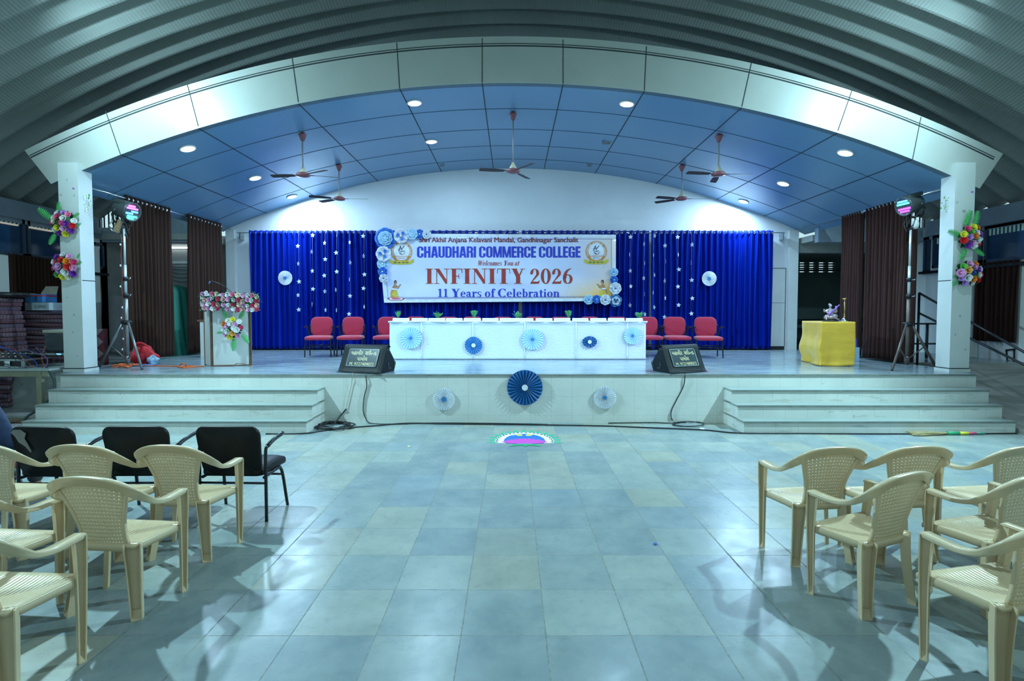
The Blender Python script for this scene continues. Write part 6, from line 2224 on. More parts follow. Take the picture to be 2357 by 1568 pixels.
# boxes behind the yellow table
bx = PZ(1978, 832, SH)
tag(MB().box(-0.30, 0.0, 0, 0.25, 0, P(1978, 800, bx.y).z - SH).build('storage_box', mat('pale_blue_box', (0.36, 0.56, 0.80), 0.5), loc=(bx.x, bx.y, SH), bevel=0.004), 'pale blue box on the stage floor behind the yellow cloth', 'box')
tag(MB().box(-0.30, -0.04, 0.02, 0.16, 0, 0.17).build('storage_box', mat('royal_blue_box', (0.02, 0.08, 0.62), 0.45), loc=(bx.x, bx.y, P(1978, 800, bx.y).z), bevel=0.004), 'royal blue box resting on the pale blue box', 'box')
# dark things at the edge of the dim room
ch = PZ(1842, 806, SH)
t = thing('dark_chair', 'dark round-backed chair in the dim room behind the right wall edge', 'chair', (7.86, 14.0, SH - 0.004))
pad(0.24, 0.2, 0.03, 0.19, 0.01, lambda x, y, z: Vector((x, z, 0.30 + y))).build('backrest', M_BLACKP, t)
pad(0.24, 0.2, 0.03, 0.1, 0.01, lambda x, y, z: Vector((x, y + 0.22, 0.16 + z))).build('seat', M_BLACKP, t)
for x in (-0.2, 0.2):
    for y in (0.05, 0.38):
        MB().tube([(x, y, 0), (x, y, 0.15)], 0.014, 6).build('leg', M_BLACKM, t)

# ================================================================= ramp rails
M_RAIL = mat('black_painted_pipe', (0.02, 0.023, 0.027), 0.35, 0.3)
t = thing('handrail', 'black pipe handrail sloping down the ramp beside the right pillar', 'handrail', (7.52, 9.6, SH))
def rp(px, py, X=7.62):
    q = PX(px, py, X)
    return q - Vector((7.52, 9.6, SH))
u0, u1 = PX(2248, 751, 7.62), PX(2357, 814, 7.62)
sl_ = (u0.z - u1.z) / (u0.y - u1.y)
b = MB()
ya, yb = 9.6, 5.6
za = u0.z + sl_ * (ya - u0.y)
for dz, nm in ((0.0, 'top_rail'), (P(2248, 803, u0.y).z - u0.z, 'lower_rail')):
    MB().tube([(0.1, ya - 9.6, za + dz - SH), (0.1, yb - 9.6, max(0.2, za + sl_ * (yb - ya) + dz) - SH)], 0.02, 8).build(nm, M_RAIL, t)
for yy in (9.6, 7.2, 5.65):
    zz = za + sl_ * (yy - ya)
    gz = max(0.0, (yy - 7.1) / 2.8 * SH)
    MB().tube([(0.1, yy - 9.6, gz - SH), (0.1, yy - 9.6, zz - SH)], 0.02, 8).build('post', M_RAIL, t)
# level railing behind the right pillar
a, c = P(2100, 745, 10.9), P(2166, 745, 10.9)
t = thing('railing', 'short black railing seen between the right tripod and pillar', 'railing', (a.x, 10.9, SH - 0.004))
w = 1.05
for zz in (a.z - SH, P(2100, 791, 10.9).z - SH):
    MB().tube([(-0.1, 0, zz), (w, 0, zz)], 0.018, 8).build('rail', M_RAIL, t)
for x in (0.32, w):
    MB().tube([(x, 0, 0), (x, 0, a.z - SH)], 0.026, 8).build('post', M_RAIL, t)
b = MB().box(9.86, HX, 11.0, 11.4, SH, 3.2, 0)
b.box(HX - 0.16, HX - 0.02, 11.45, 11.55, SH, 2.5, 1)
b.box(HX - 0.12, HX, 9.95, 12.5, 2.66, 2.72, 1)
struct(b.build('trim_7', [M_WHITE, M_BLACKM]), 'white pier and dark frame on the right wall behind the pillar')
b = MB().box(-HX, -9.86, 11.6, 12.3, SH - 0.02, 2.62, 0)
b.box(-HX, -9.80, 11.5, 12.5, 2.62, 2.68, 1)
b.box(-HX, -9.86, 11.7, 12.3, 2.68, 3.3, 0)
struct(b.build('trim_8', [M_WHITE, M_BLACKM]), 'white pier and dark frame on the left wall behind the pillar')
# pipe and cable scars on the right wall under the curtain
b = MB()
b.tube([PX(2316, 806, 9.985), PX(2318, 830, 9.985), PX(2334, 832, 9.985), PX(2334, 806, 9.985)], 0.014, 6)
b.tube([PX(2334, 806, 9.985), PX(2334, 860, 9.985), PX(2338, 900, 9.985)], 0.012, 6)
b.tube([PX(2316, 806, 9.985), PX(2336, 804, 9.985)], 0.016, 6)
tag(b.build('wall_conduit', M_BLACKM), 'black conduit bent around a switch box on the right wall', 'conduit')

# ================================================================= left aisle: rugs, cartons, sound desk
def rug_mat(i, c1, c2, c3):
    t = NT('striped_rug_weave')
    p = t.obj()
    x, y, z = t.xyz(p)
    s = t.math('FRACT', t.math('DIVIDE', t.math('ADD', x, t.math('MULTIPLY', y, 0.9)), 0.105))
    s2 = t.math('FRACT', t.math('ADD', t.math('DIVIDE', t.math('ADD', x, y), 0.068), t.math('MULTIPLY', t.math('FLOOR', t.math('DIVIDE', z, 0.0135)), 0.5)))
    band = t.math('FRACT', t.math('DIVIDE', z, 0.027))
    d = t.math('MULTIPLY', t.math('LESS_THAN', s2, 0.5), t.math('GREATER_THAN', band, 0.3))
    c = t.mix(d, c1, c2)
    c = t.mix(t.math('LESS_THAN', band, 0.2), c, c3)
    c = t.mix(t.math('MULTIPLY', t.noise(p, 50, 3), 0.5), c, (0.03, 0.02, 0.03))
    t.out(Base_Color=c, Roughness=0.9)
    t.bump(t.noise(p, 90, 2), 0.3, 0.01)
    return t.mat
RM = [rug_mat(0, (0.20, 0.06, 0.07), (0.03, 0.03, 0.06), (0.42, 0.20, 0.22)), rug_mat(1, (0.10, 0.04, 0.055), (0.40, 0.22, 0.22), (0.10, 0.18, 0.32)), rug_mat(2, (0.05, 0.035, 0.07), (0.34, 0.14, 0.15), (0.34, 0.20, 0.25)), rug_mat(3, (0.22, 0.08, 0.07), (0.05, 0.06, 0.14), (0.16, 0.22, 0.36))]
def rug_mesh(w, d, h, seed):
    b = MB()
    rnd = random.Random(seed)
    ph = rnd.uniform(0, 6)
    o = rrect(-w / 2, w / 2, -d / 2, d / 2, 0.045, 4)
    # finer stations along the long straight runs
    fine = []
    for i, p in enumerate(o):
        q = o[(i + 1) % len(o)]
        n = max(1, int(math.hypot(q[0] - p[0], q[1] - p[1]) / 0.07))
        fine += [(p[0] + (q[0] - p[0]) * k / n, p[1] + (q[1] - p[1]) * k / n) for k in range(n)]
    n = len(fine)
    nv = 8
    vs = []
    for j in range(nv + 1):
        a = -PI / 2 + PI * j / nv
        for x, y in fine:
            ins = h * 0.42 * (1 - cos(a))
            L = math.hypot(x / w, y / d)
            ex = max(0.0, abs(x) - (w / 2 - 0.045)) / 0.045
            ey = max(0.0, abs(y) - (d / 2 - 0.045)) / 0.045
            m = math.hypot(ex, ey) or 1
            xx = x - math.copysign(ins * ex / m, x)
            yy = y - math.copysign(ins * ey / m, y)
            yy += 0.012 * sin(x * 5 + ph)
            zz = h / 2 + h / 2 * sin(a) + 0.006 * sin(x * 6 + ph + y * 5)
            vs.append((xx, yy, zz))
    fs = [(j * n + i, j * n + (i + 1) % n, (j + 1) * n + (i + 1) % n, (j + 1) * n + i) for j in range(nv) for i in range(n)]
    b.add(vs, fs, 0, True)
    b.add(vs[-n:], [tuple(range(n))], 0)
    b.add(vs[:n], [tuple(range(n - 1, -1, -1))], 0)
    return b
ORD = ['bottom', 'second', 'third', 'fourth', 'fifth', 'sixth', 'seventh', 'eighth', 'ninth', 'tenth', 'eleventh', 'twelfth', 'thirteenth', 'fourteenth', 'fifteenth', 'sixteenth', 'seventeenth', 'eighteenth', 'nineteenth', 'twentieth', 'twenty-first', 'twenty-second', 'twenty-third', 'twenty-fourth', 'twenty-fifth', 'twenty-sixth']
meshes = [rug_mesh(1.1, 0.46, 0.0795, k).mesh('folded_rug', RM[k % 4], fix=False) for k in range(8)]
def rug_stack(x, y, n, name, rz, h=0.08, s=1.0):
    for i in range(n):
        o = bpy.data.objects.new('folded_rug', meshes[(i * 5 + n) % 8])
        COL.objects.link(o)
        k = i / n
        o.location = (x + random.uniform(-0.018, 0.018) + 0.05 * sin(k * 5), y + random.uniform(-0.02, 0.02) + 0.03 * sin(k * 7), i * h)
        o.rotation_euler = (0, 0, rz + random.uniform(-0.015, 0.015))
        o.scale = (s, 1, h / 0.0801)
        what = ('%s from the bottom' % ORD[i]) if 0 < i < n - 1 else ('topmost' if i else 'bottom one')
        tag(o, 'folded striped rug in the %s stack on the left, %s' % (name, what), 'rug', 'folded rugs stacked in the left aisle')
qa = PZ(45, 934, 0)
rug_stack(-9.60, 9.53, 25, 'nearer taller', 0.0, 0.0805, 0.66)
rug_stack(-9.02, 10.22, 22, 'farther shorter', 0.0, 0.0805)
ZT = 25 * 0.0805 + 0.002
t = thing('drum_cover', 'flat black round drum cover lying on the tallest stack of rugs', 'cover', (-9.54, 9.53, ZT + 0.006))
MB().lathe([(0.0, 0.0), (0.41, 0.0), (0.43, 0.015), (0.43, 0.075), (0.40, 0.09), (0.0, 0.095)], 40).build('cover_plate', M_BLACKP, t)
MB().lathe([(0.432, 0.02), (0.442, 0.025), (0.442, 0.04), (0.432, 0.045)], 40).build('rim', M_BLACKM, t)
# cartons on the farther stack
Z2 = 22 * 0.0805 + 0.008
M_CARTW = mat('white_carton', (0.52, 0.62, 0.68), 0.6)
M_CARTB = mat('blue_carton', (0.06, 0.24, 0.60), 0.5, 0, 0.35, 3)
M_CARTR = mat('red_carton_band', (0.60, 0.05, 0.06), 0.5)
M_CARTI = mat('kraft_board', (0.45, 0.44, 0.36), 0.7)
M_PRINT = mat('dark_print', (0.03, 0.05, 0.08), 0.6)
c0 = P(73, 710, 9.98)
t = thing('carton', 'flat white carton with dark lettering lying on the farther rug stack', 'box', (c0.x, 9.98, Z2), -0.10)
wq = P(117, 700, 9.98).x - c0.x
hq = P(100, 691, 9.98).z - P(100, 709, 9.98).z
MB().box(0, wq, 0, 0.34, 0, hq).build('box_body', M_CARTW, t, bevel=0.004)
MB().prism([(0.0, 0.0), (0.0, 0.34), (-0.32, 0.34), (-0.26, 0.10)], 0.0, hq, lambda u, v, w: Vector((u, v, w))).build('box_end', M_CARTW, t)
b = MB()
vs, fs = font_line('Q-SERIES', 0.0)
b.add([(wq * (0.16 + 0.68 * u), -0.002, hq * (0.22 + 0.45 * v)) for u, v in vs], fs)
b.build('lettering', M_PRINT, t, fix=False)
t = thing('carton', 'open blue carton with a red band and raised flap on top of the white one', 'box', (c0.x - 0.16, 10.02, Z2 + hq + 0.005), -0.08)
hb_ = P(100, 671, 10.02).z - P(100, 690, 10.02).z
b = MB()
wb = wq * 0.95
b.box(0, wb, 0, 0.006, 0, hb_)
b.box(0, wb, 0.30, 0.306, 0, hb_)
b.box(0, 0.006, 0, 0.306, 0, hb_)
b.box(wb - 0.006, wb, 0, 0.306, 0, hb_)
b.box(0, wb, 0, 0.306, 0, 0.006)
b.build('box_body', M_CARTB, t)
MB().box(-0.002, wb + 0.002, -0.002, 0.308, hb_ - 0.045, hb_ - 0.02).build('red_band', M_CARTR, t)
b = MB()
b.add([(0, 0.30, hb_), (wb, 0.30, hb_), (wb - 0.06, 0.40, hb_ + 0.17), (0.02, 0.40, hb_ + 0.17)], [(0, 1, 2, 3)])
b.add([(0, 0.0, hb_), (0, 0.3, hb_), (-0.10, 0.28, hb_ + 0.02), (-0.10, 0.02, hb_ + 0.02)], [(0, 1, 2, 3)])
b.build('flap', M_CARTI, t, fix=False, solid=0.004)
b = MB()
for k in range(4):
    b.box(wb * 0.60, wb * 0.72, -0.003, 0.0, hb_ * (0.15 + 0.17 * k), hb_ * (0.24 + 0.17 * k))
b.box(wb * 0.60, wb * 0.63, -0.003, 0.0, hb_ * 0.15, hb_ * 0.75)
b.build('printed_mark', M_PRINT, t)

# table with the sound desk
M_TOPW = mat('pale_table_edge', (0.40, 0.46, 0.45), 0.5)
M_TLEG = mat('khaki_painted_wood', (0.30, 0.29, 0.20), 0.6)
tz = P(60, 849, 8.12).z
t = thing('sound_table', 'plain wooden table carrying the sound desk in the left aisle', 'table', (-8.35, 8.42, 0))
MB().box(-1.35, 1.0, -0.32, 0.42, tz - 0.035, tz).build('tabletop', M_TOPW, t, bevel=0.004)
MB().box(-1.28, 0.94, -0.28, -0.25, tz - 0.13, tz - 0.035).build('apron', M_TLEG, t)
for x in (-1.2, 0.80):
    for y in (-0.26, 0.34):
        MB().box(x - 0.04, x + 0.04, y - 0.03, y + 0.03, 0, tz - 0.035).build('leg', M_TLEG, t)
t = thing('flight_case', 'aluminium edged mixer flight case lying open on the sound table', 'case', (-8.55, 8.42, tz + 0.004), 0.04)
MB().box(-1.05, 0.72, -0.27, 0.30, 0.0, 0.12).build('tray', M_BLACKP, t)
b = MB()
for z in (0.0, 0.115):
    b.box(-1.06, 0.73, -0.282, -0.262, z, z + 0.03)
for x in (-1.06, -0.55, -0.05, 0.45, 0.71):
    b.box(x - 0.02, x + 0.03, -0.286, -0.262, 0, 0.14)
b.box(0.715, 0.735, -0.28, 0.30, 0.0, 0.03)
b.box(0.715, 0.735, -0.28, 0.30, 0.115, 0.145)
b.build('metal_edging', M_STEEL, t)
for x in (-0.52, -0.02, 0.48):
    MB().box(x - 0.035, x + 0.045, -0.30, -0.284, 0.03, 0.12).build('latch', M_CHROME, t, bevel=0.004)
t = thing('mixing_desk', 'sound mixing desk full of knobs sitting in the flight case', 'mixer', (-8.55, 8.44, tz + 0.13), 0.04)
MB().prism([(-0.22, 0.0), (-0.22, 0.03), (0.2, 0.10), (0.24, 0.10), (0.24, 0.0)], -0.95, 0.62, lambda u, v, w: Vector((w, u, v))).build('desk_body', M_PARB, t)
for i in range(16):
    for j in range(4):
        x, y = -0.88 + i * 0.096, -0.15 + j * 0.1
        o = bpy.data.objects.new('knob', bpy.data.meshes.get('mixer_knob_%d' % (j % 2)) or MB().lathe([(0.0, 0), (0.012, 0), (0.010, 0.02), (0.0, 0.02)], 8).mesh('mixer_knob_%d' % (j % 2), (M_VWHITE, M_BLACKM)[j % 2]))
        COL.objects.link(o)
        o.parent = t
        o.location = (x, y, 0.03 + (y + 0.22) * 0.167 + 0.0)
t = thing('amplifier', 'flat black amplifier with a blue light behind the mixing desk', 'amplifier', (-7.85, 8.62, tz + 0.155), 0.0)
MB().box(-0.4, 0.42, -0.1, 0.22, 0, 0.09).build('chassis', M_BLACKP, t, bevel=0.004)
MB().box(-0.4, 0.42, -0.104, -0.1, 0.03, 0.06).build('front_strip', M_STEEL, t)
MB().box(0.25, 0.33, -0.107, -0.104, 0.035, 0.055).build('indicator', M_LBLU, t)
t = thing('equipment_drum', 'dark grey ribbed drum with a pale wooden lid on the sound gear', 'drum', (-7.62, 8.72, tz + 0.25), 0)
dz_ = P(130, 766, 8.62).z - (tz + 0.25)
MB().lathe([(0.0, 0), (0.26, 0), (0.265, 0.03), (0.255, 0.06), (0.265, 0.09), (0.255, dz_ * 0.6), (0.26, dz_ * 0.8), (0.27, dz_), (0.0, dz_)], 28).build('drum_body', mat('charcoal_ribbed_drum', (0.035, 0.045, 0.055), 0.5), t)
MB().lathe([(0.0, dz_), (0.285, dz_), (0.285, dz_ + 0.05), (0.0, dz_ + 0.055)], 8).build('lid', M_CARTI, t)
b = MB()
rnd = random.Random(4)
M_WIREC = [M_CABLE, mat('orange_wire', (0.35, 0.10, 0.06), 0.5), mat('violet_wire', (0.20, 0.10, 0.28), 0.5), mat('blue_wire', (0.03, 0.08, 0.5), 0.5)]
wt = thing('wire_tangle', 'tangle of dark audio wires hanging off the front of the mixing desk', 'wires', (-8.2, 8.2, tz))
for i in range(11):
    x0 = rnd.uniform(-8.7, -7.6)
    p = [(x0, 8.35, tz + 0.24), (x0 + rnd.uniform(-0.1, 0.3), 8.18, tz + 0.30 + rnd.uniform(0, 0.08)), (x0 + rnd.uniform(0.1, 0.6), 8.12, tz + rnd.uniform(0.12, 0.2)), (min(-7.42, x0 + rnd.uniform(0.4, 1.2)), 8.12, tz + 0.012)]
    p = [(a + 8.2, b_ - 8.2, c - tz) for a, b_, c in p]
    MB().tube(smooth_path(p, 6), 0.0045, 5).build('wire', M_WIREC[(0, 1, 0, 2, 0, 3)[i % 6]], wt)
# white slabs put in for daylight glare on the floor, and battens
for i, (x0, x1, y0, y1, z0, z1) in enumerate(((-9.5, -7.35, 8.22, 8.70, 0.0, 0.03), (-8.9, -7.2, 7.62, 7.98, 0.0, 0.03))):
    tag(MB().box(x0, x1, y0, y1, z0, z1).build('white_board', mat('glossy_white_board', (0.80, 0.80, 0.80), 0.25) if i == 0 else bpy.data.materials['glossy_white_board']), 'white board lying on the floor of the left aisle, %s' % ('under the sound table' if i == 0 else 'beside the lowest step'), 'board')
tag(MB().box(-9.4, -7.16, 8.03, 8.10, 0, 0.06).build('wooden_batten', M_TLEG), 'long wooden batten on the floor before the white boards', 'batten')
tag(MB().tube([(-8.5, 7.72, 0.054), (-7.25, 7.9, 0.054)], 0.022, 8).build('iron_pipe', M_WOOD), 'brown pipe lying slantwise over the white boards', 'pipe')

# things at the foot of the left tripod
t = thing('carpet_roll', 'maroon carpet roll with pale diamonds standing behind the left pillar', 'carpet', (-7.72, 9.62, SH - 0.02))
def diamond_mat():
    t_ = NT('maroon_diamond_carpet')
    p = t_.obj()
    x, y, z = t_.xyz(p)
    a = t_.math('ABSOLUTE', t_.math('SUBTRACT', t_.math('FRACT', t_.math('DIVIDE', z, 0.22)), 0.5))
    c = t_.math('ABSOLUTE', t_.math('SUBTRACT', t_.math('FRACT', t_.math('DIVIDE', x, 0.16)), 0.5))
    s = t_.math('ADD', a, c)
    col = t_.mix(t_.math('GREATER_THAN', s, 0.55), (0.075, 0.010, 0.016), (0.17, 0.13, 0.125))
    t_.out(Base_Color=col, Roughness=0.9)
    return t_.mat
ry = P(232, 755, 9.6).z - SH
MB().lathe([(0.0, 0), (0.09, 0), (0.095, 0.02), (0.09, ry), (0.0, ry)], 20).build('roll', diamond_mat(), t)
M_REDC = mat('red_cloth_bag', (0.55, 0.02, 0.03), 0.7, 0, 0.3, 12, 0.2)
bp = PZ(292, 838, SH)
t = thing('cloth_bag', 'crumpled red cloth bag behind the legs of the left tripod', 'bag', (-6.88, 9.55, SH))
def crumple(sx, sy, sz, seed):
    rnd = random.Random(seed)
    k = [rnd.uniform(0, 6) for _ in range(6)]
    def f(u, v):
        a, e = 2 * PI * u, PI * v
        r = 1 + 0.16 * sin(3 * a + k[0] + 2 * e) + 0.10 * sin(7 * a + k[1]) * sin(e) + 0.10 * sin(5 * e + k[2]) + 0.07 * sin(13 * a + k[3] + 4 * e) * sin(e) + 0.05 * sin(9 * e - 4 * a + k[4])
        return Vector((sx * r * sin(e) * cos(a), sy * r * sin(e) * sin(a), sz * (0.85 - r * cos(e)) if True else 0))
    return f
MB().grid(lambda u, v: (lambda p: Vector((p.x, p.y, max(0.0, p.z))))(crumple(0.24, 0.14, 0.17, 2)(u, v)), 40, 18, 0, True, cu=True).build('bag_body', M_REDC, t, fix=False)
MB().tube(smooth_path([(-0.16, -0.02, 0.30), (-0.15, -0.03, 0.37), (-0.03, -0.03, 0.39), (0.08, -0.02, 0.33)], 6), 0.018, 6, flat=1.6).build('handle', M_REDC, t)
o = MB().grid(lambda u, v: (lambda p: Vector((p.x, p.y, max(0.0, p.z))))(crumple(0.09, 0.08, 0.09, 5)(u, v)), 32, 14, 0, True, cu=True).build('wrapper', mat('pale_blue_wrapper', (0.30, 0.45, 0.60), 0.4, 0, 0.3, 10), fix=False, loc=(-6.62, 9.42, SH))
tag(o, 'pale blue crumpled wrapper beside the red bag', 'wrapper')
o = MB().grid(lambda u, v: Vector((0.5 * (u - 0.5), 0.22 * (v - 0.5), 0.012 + 0.012 * sin(u * 19) * sin(v * 11))), 24, 12, 0, True).build('plastic_sheet', mat('blue_plastic_scrap', (0.06, 0.24, 0.62), 0.4, 0, 0.5, 9), fix=False, solid=0.002, loc=(PZ(320, 842, SH).x, PZ(320, 842, SH).y, SH))
tag(o, 'scrap of blue plastic on the stage by the left tripod foot', 'litter')
# orange cables
M_ORANGE = mat('orange_cable', (0.72, 0.16, 0.05), 0.5)
def cable(name, label, pts, r, m, n=6, cat='cable', group=None):
    o = MB().tube(smooth_path(pts, n), r, 6).build(name, m)
    return tag(o, label, cat, group)
def onst(px, py, dz=0.010):
    q = PZ(px, py, SH + dz)
    return q
pts = [onst(262, 842)]
rnd = random.Random(9)
for k in range(16):
    pts.append(onst(262 + rnd.uniform(-4, 62), 842 + rnd.uniform(-5, 4), 0.010 + 0.006 * (k % 4)))
pts += [onst(350, 842), onst(405, 843), onst(414, 841, 0.02), onst(421, 836, 0.09), onst(428, 841, 0.02), onst(412, 845), onst(440, 844), onst(470, 843)]
cable('orange_cable', 'tangle of orange cable on the stage floor between the left tripod and the lectern', pts, 0.010, M_ORANGE, 5)
pts = [onst(408, 845), onst(430, 846.5), onst(452, 844), onst(436, 842), onst(414, 843.5), onst(424, 847)]
cable('orange_cable', 'small loop of orange cable left of the lectern foot', pts, 0.009, M_ORANGE, 6)
cable('brown_wire', 'thin brown wire looping at the foot of the lectern', [Vector((LC.x + 0.02, LC.y - 0.03, SH + 0.008)), Vector((LC.x + 0.38, LC.y - 0.03, SH + 0.008)), Vector((LC.x + 0.46, LC.y - 0.03, SH + 0.05)), Vector((LC.x + 0.58, LC.y - 0.03, SH + 0.05)), Vector((LC.x + 0.68, LC.y - 0.03, SH + 0.01)), Vector((LD.x + 0.05, LD.y - 0.02, SH + 0.01))], 0.005, mat('brown_wire', (0.22, 0.10, 0.06), 0.5), 6)
# string of small bulbs hanging down the left tripod pole
b = MB()
pts = [(-0.035 + 0.012 * sin(k * 2.1), -0.03, P(290, 540 + k * 24, LB.y).z) for k in range(13)]
lt = thing('bulb_string', 'string of tiny bulbs on red wire hanging down the left tripod pole', 'string lights', (LB.x, LB.y, 0))
MB().tube(smooth_path(pts, 4), 0.004, 5).build('wire', mat('red_wire', (0.35, 0.05, 0.05), 0.5), lt)
for k in (1, 3, 5, 7, 8, 9, 10, 11):
    MB().ball(Vector(pts[k]) + Vector((-0.014, -0.012, 0)), (0.012, 0.012, 0.022), 8).build('bulb', M_VWHITE, lt)

# green tarpaulin covered pile behind the left curtains
M_TARP = satin('green_tarpaulin', (0.010, 0.15, 0.105), (0.018, 0.21, 0.15), 0.6)
gx, gy_ = -7.92, 11.75
zt2 = P(416, 652, 11.6).z
t = thing('tarpaulin_pile', 'tall pile covered by a green tarpaulin seen between the left curtains', 'tarpaulin', (gx, gy_, SH - 0.02))
Ht = zt2 - SH
def tarp(u, v):
    a = 2 * PI * u
    h = v
    r = 0.60 - 0.08 * h
    fold = 0.05 * sin(a * 9 + 2 * h) * (1 - h) + 0.03 * sin(a * 17 + 5 * h) * (1 - h * 0.6)
    if h > 0.86:
        k = (h - 0.86) / 0.14
        r *= math.sqrt(max(0.0, 1 - k * k))
        z = Ht * (0.86 + 0.14 * sin(k * PI / 2))
    else:
        z = Ht * h
    r += fold * (1 if h <= 0.86 else max(0, 1 - (h - 0.86) / 0.14))
    return Vector((0.92 * r * cos(a), 0.85 * r * sin(a), z))
MB().grid(tarp, 120, 40, 0, True, cu=True).build('cover', M_TARP, t, fix=False)
# tube light on the passage wall
t = thing('tube_light', 'glowing tube light on the wall between the left curtains', 'tube light', (-8.64, 13.52, P(416, 570, 13.5).z))
MB().box(-0.62, 0.62, 0.01, 0.06, -0.03, 0.03).build('batten', M_WHITE, t)
MB().tube([(-0.6, -0.015, 0), (0.6, -0.015, 0)], 0.02, 10).build('tube', glow('bright_tube', (0.85, 0.97, 1.0), 4), t)
b = MB()
for k in range(5):
    b.tube(smooth_path([(-9.2, 13.5 - 0.02 * k, 3.0 - 0.06 * k), (-8.7, 13.45, 2.92 - 0.10 * k), (-8.0, 13.5, 2.98 - 0.07 * k)], 6), 0.02, 6)
tag(b.build('pipe_bundle', M_GREYSTEEL), 'bundle of grey pipes sagging along the passage wall', 'pipes')

# ================================================================= floor: cables, rangoli, broom, litter
def onfl(px, py, dz=0.009):
    return PZ(px, py, dz)
cable('floor_cable', 'long black cable running along the foot of the stage from stairs to stairs', [onfl(612, 999), onfl(700, 998), onfl(742, 992), onfl(800, 985), onfl(868, 980), onfl(940, 974.5), onfl(1040, 976), onfl(1180, 977.5), onfl(1290, 979), onfl(1400, 981), onfl(1500, 985), onfl(1620, 990), onfl(1700, 997), onfl(1850, 998), onfl(2000, 999), onfl(2200, 999), onfl(2340, 998)], 0.011, M_CABLE, 6)
def wire_down(px, py):
    return P(px, py, SY - 0.005)
cable('speaker_cable', 'black cable hanging from the left monitor down to the floor', [PZ(842, 857, SH + 0.01), wire_down(842, 864), wire_down(844, 890), wire_down(838, 915), wire_down(836, 945), wire_down(841, 962), onfl(852, 974), onfl(900, 976.5), onfl(990, 974), onfl(1120, 974.5), onfl(1260, 977)], 0.008, M_CABLE, 6)
cable('thin_wire', 'thin brown twisted wire hanging from the left monitor', [PZ(812, 858, SH + 0.01), wire_down(811, 864), wire_down(809, 885), wire_down(803, 912), wire_down(799, 930), wire_down(797, 938)], 0.004, mat('tan_wire', (0.35, 0.27, 0.20), 0.5), 6)
cable('power_lead', 'short thick black lead slanting from the thin wire to the coiled cable', [wire_down(797, 941), wire_down(785, 956), onfl(770, 975, 0.03)], 0.010, M_CABLE, 4)
pts = []
rnd = random.Random(6)
for k in range(64):
    a = k * 0.62
    rr = 1 + 0.25 * sin(k * 1.7)
    pts.append(onfl(768 + 40 * rr * cos(a) * 0.95 + 8 * sin(k), 979 + 7.5 * rr * sin(a), 0.010 + 0.004 * (k % 7)))
cable('coiled_cable', 'heap of coiled black cable on the floor at the end of the left stairs', pts, 0.010, M_CABLE, 4)
cable('speaker_cable', 'black cable hanging from the right monitor to a coil on the floor', [PZ(1577, 858, SH + 0.01), wire_down(1577, 864), wire_down(1573, 890), wire_down(1558, 920), wire_down(1546, 945), wire_down(1545, 962), onfl(1552, 972)] + [onfl(1585 + 36 * cos(2.6 + k * 0.7), 976 + 5.5 * sin(2.6 + k * 0.7), 0.010 + 0.004 * (k % 4)) for k in range(22)] + [onfl(1540, 974), onfl(1500, 973), onfl(1400, 974)], 0.008, M_CABLE, 5)
cable('floor_cable', 'black cable looping over the floor at the left end of the left stairs', [onfl(4, 966), onfl(25, 962), onfl(60, 963), onfl(78, 964)], 0.010, M_CABLE, 6)
cable('floor_cable', 'black cable arching by the navy sleeve at the left edge', [onfl(10, 985, 0.02), onfl(25, 974, 0.05), onfl(47, 972, 0.04), onfl(60, 976)], 0.008, M_CABLE, 6)
cable('floor_cable', 'dark green cable running down from the sound table past the top step', [Vector((-7.35, 8.10, 0.80)), Vector((-7.22, 8.04, 0.66)), Vector((-7.20, 7.98, 0.45)), Vector((-7.34, 7.9, 0.25)), Vector((-7.5, 7.85, 0.12)), Vector((-7.52, 7.8, 0.01))], 0.018, mat('dark_green_cable', (0.03, 0.07, 0.07), 0.5), 6)

# rangoli
RG = {k: mat(k, c, 0.85, 0, 0.12, 60) for k, c in {'green_powder': (0.02, 0.38, 0.20), 'white_powder': (0.80, 0.84, 0.82), 'blue_powder': (0.02, 0.14, 0.75), 'magenta_powder': (0.56, 0.06, 0.56), 'yellow_powder': (0.72, 0.78, 0.06), 'maroon_powder': (0.14, 0.02, 0.08), 'dark_green_powder': (0.02, 0.30, 0.14)}.items()}
rc = PZ(1207, 1010, 0)
ql = PZ(1143, 1010, 0)
RW = (rc - PZ(1142, 1010, 0)).length
ry0, ry1 = PZ(1207, 1016, 0).y, PZ(1207, 995.5, 0).y
rcy = ry0 + 0.02
RH = ry1 - rcy
t = thing('rangoli', 'powder floor pattern with a pink lotus and green leaves before the stage', 'floor art', (rc.x, rcy, 0))
LY = [0]
def flat(b, poly, m, k):
    b.add([(x, y, 0.0012 + 0.0006 * k) for x, y in poly], [tuple(range(len(poly)))], m)
def arc_poly(rx, ry, a0, a1, n=40):
    return [(rx * cos(math.radians(a0 + (a1 - a0) * i / n)), ry * sin(math.radians(a0 + (a1 - a0) * i / n))) for i in range(n + 1)]
b = MB()
for i in range(15):
    a = math.radians(-8 + 196 * i / 14)
    c, s = cos(a), sin(a)
    k = 1.0
    tip = (1.34 * RW * c, 1.30 * RH * s)
    n = (-s * 0.09 * RW, c * 0.09 * RW)
    base = (1.0 * RW * c, 1.0 * RH * s)
    flat(b, [(base[0] - n[0], base[1] - n[1]), ((base[0] + tip[0]) / 2 - n[0], (base[1] + tip[1]) / 2 - n[1]), tip, ((base[0] + tip[0]) / 2 + n[0], (base[1] + tip[1]) / 2 + n[1]), (base[0] + n[0], base[1] + n[1])], 0, 0)
b.build('leaf_ring', [RG['green_powder']], t, fix=False)
b = MB()
flat(b, arc_poly(RW, RH, -14, 194), 0, 1)
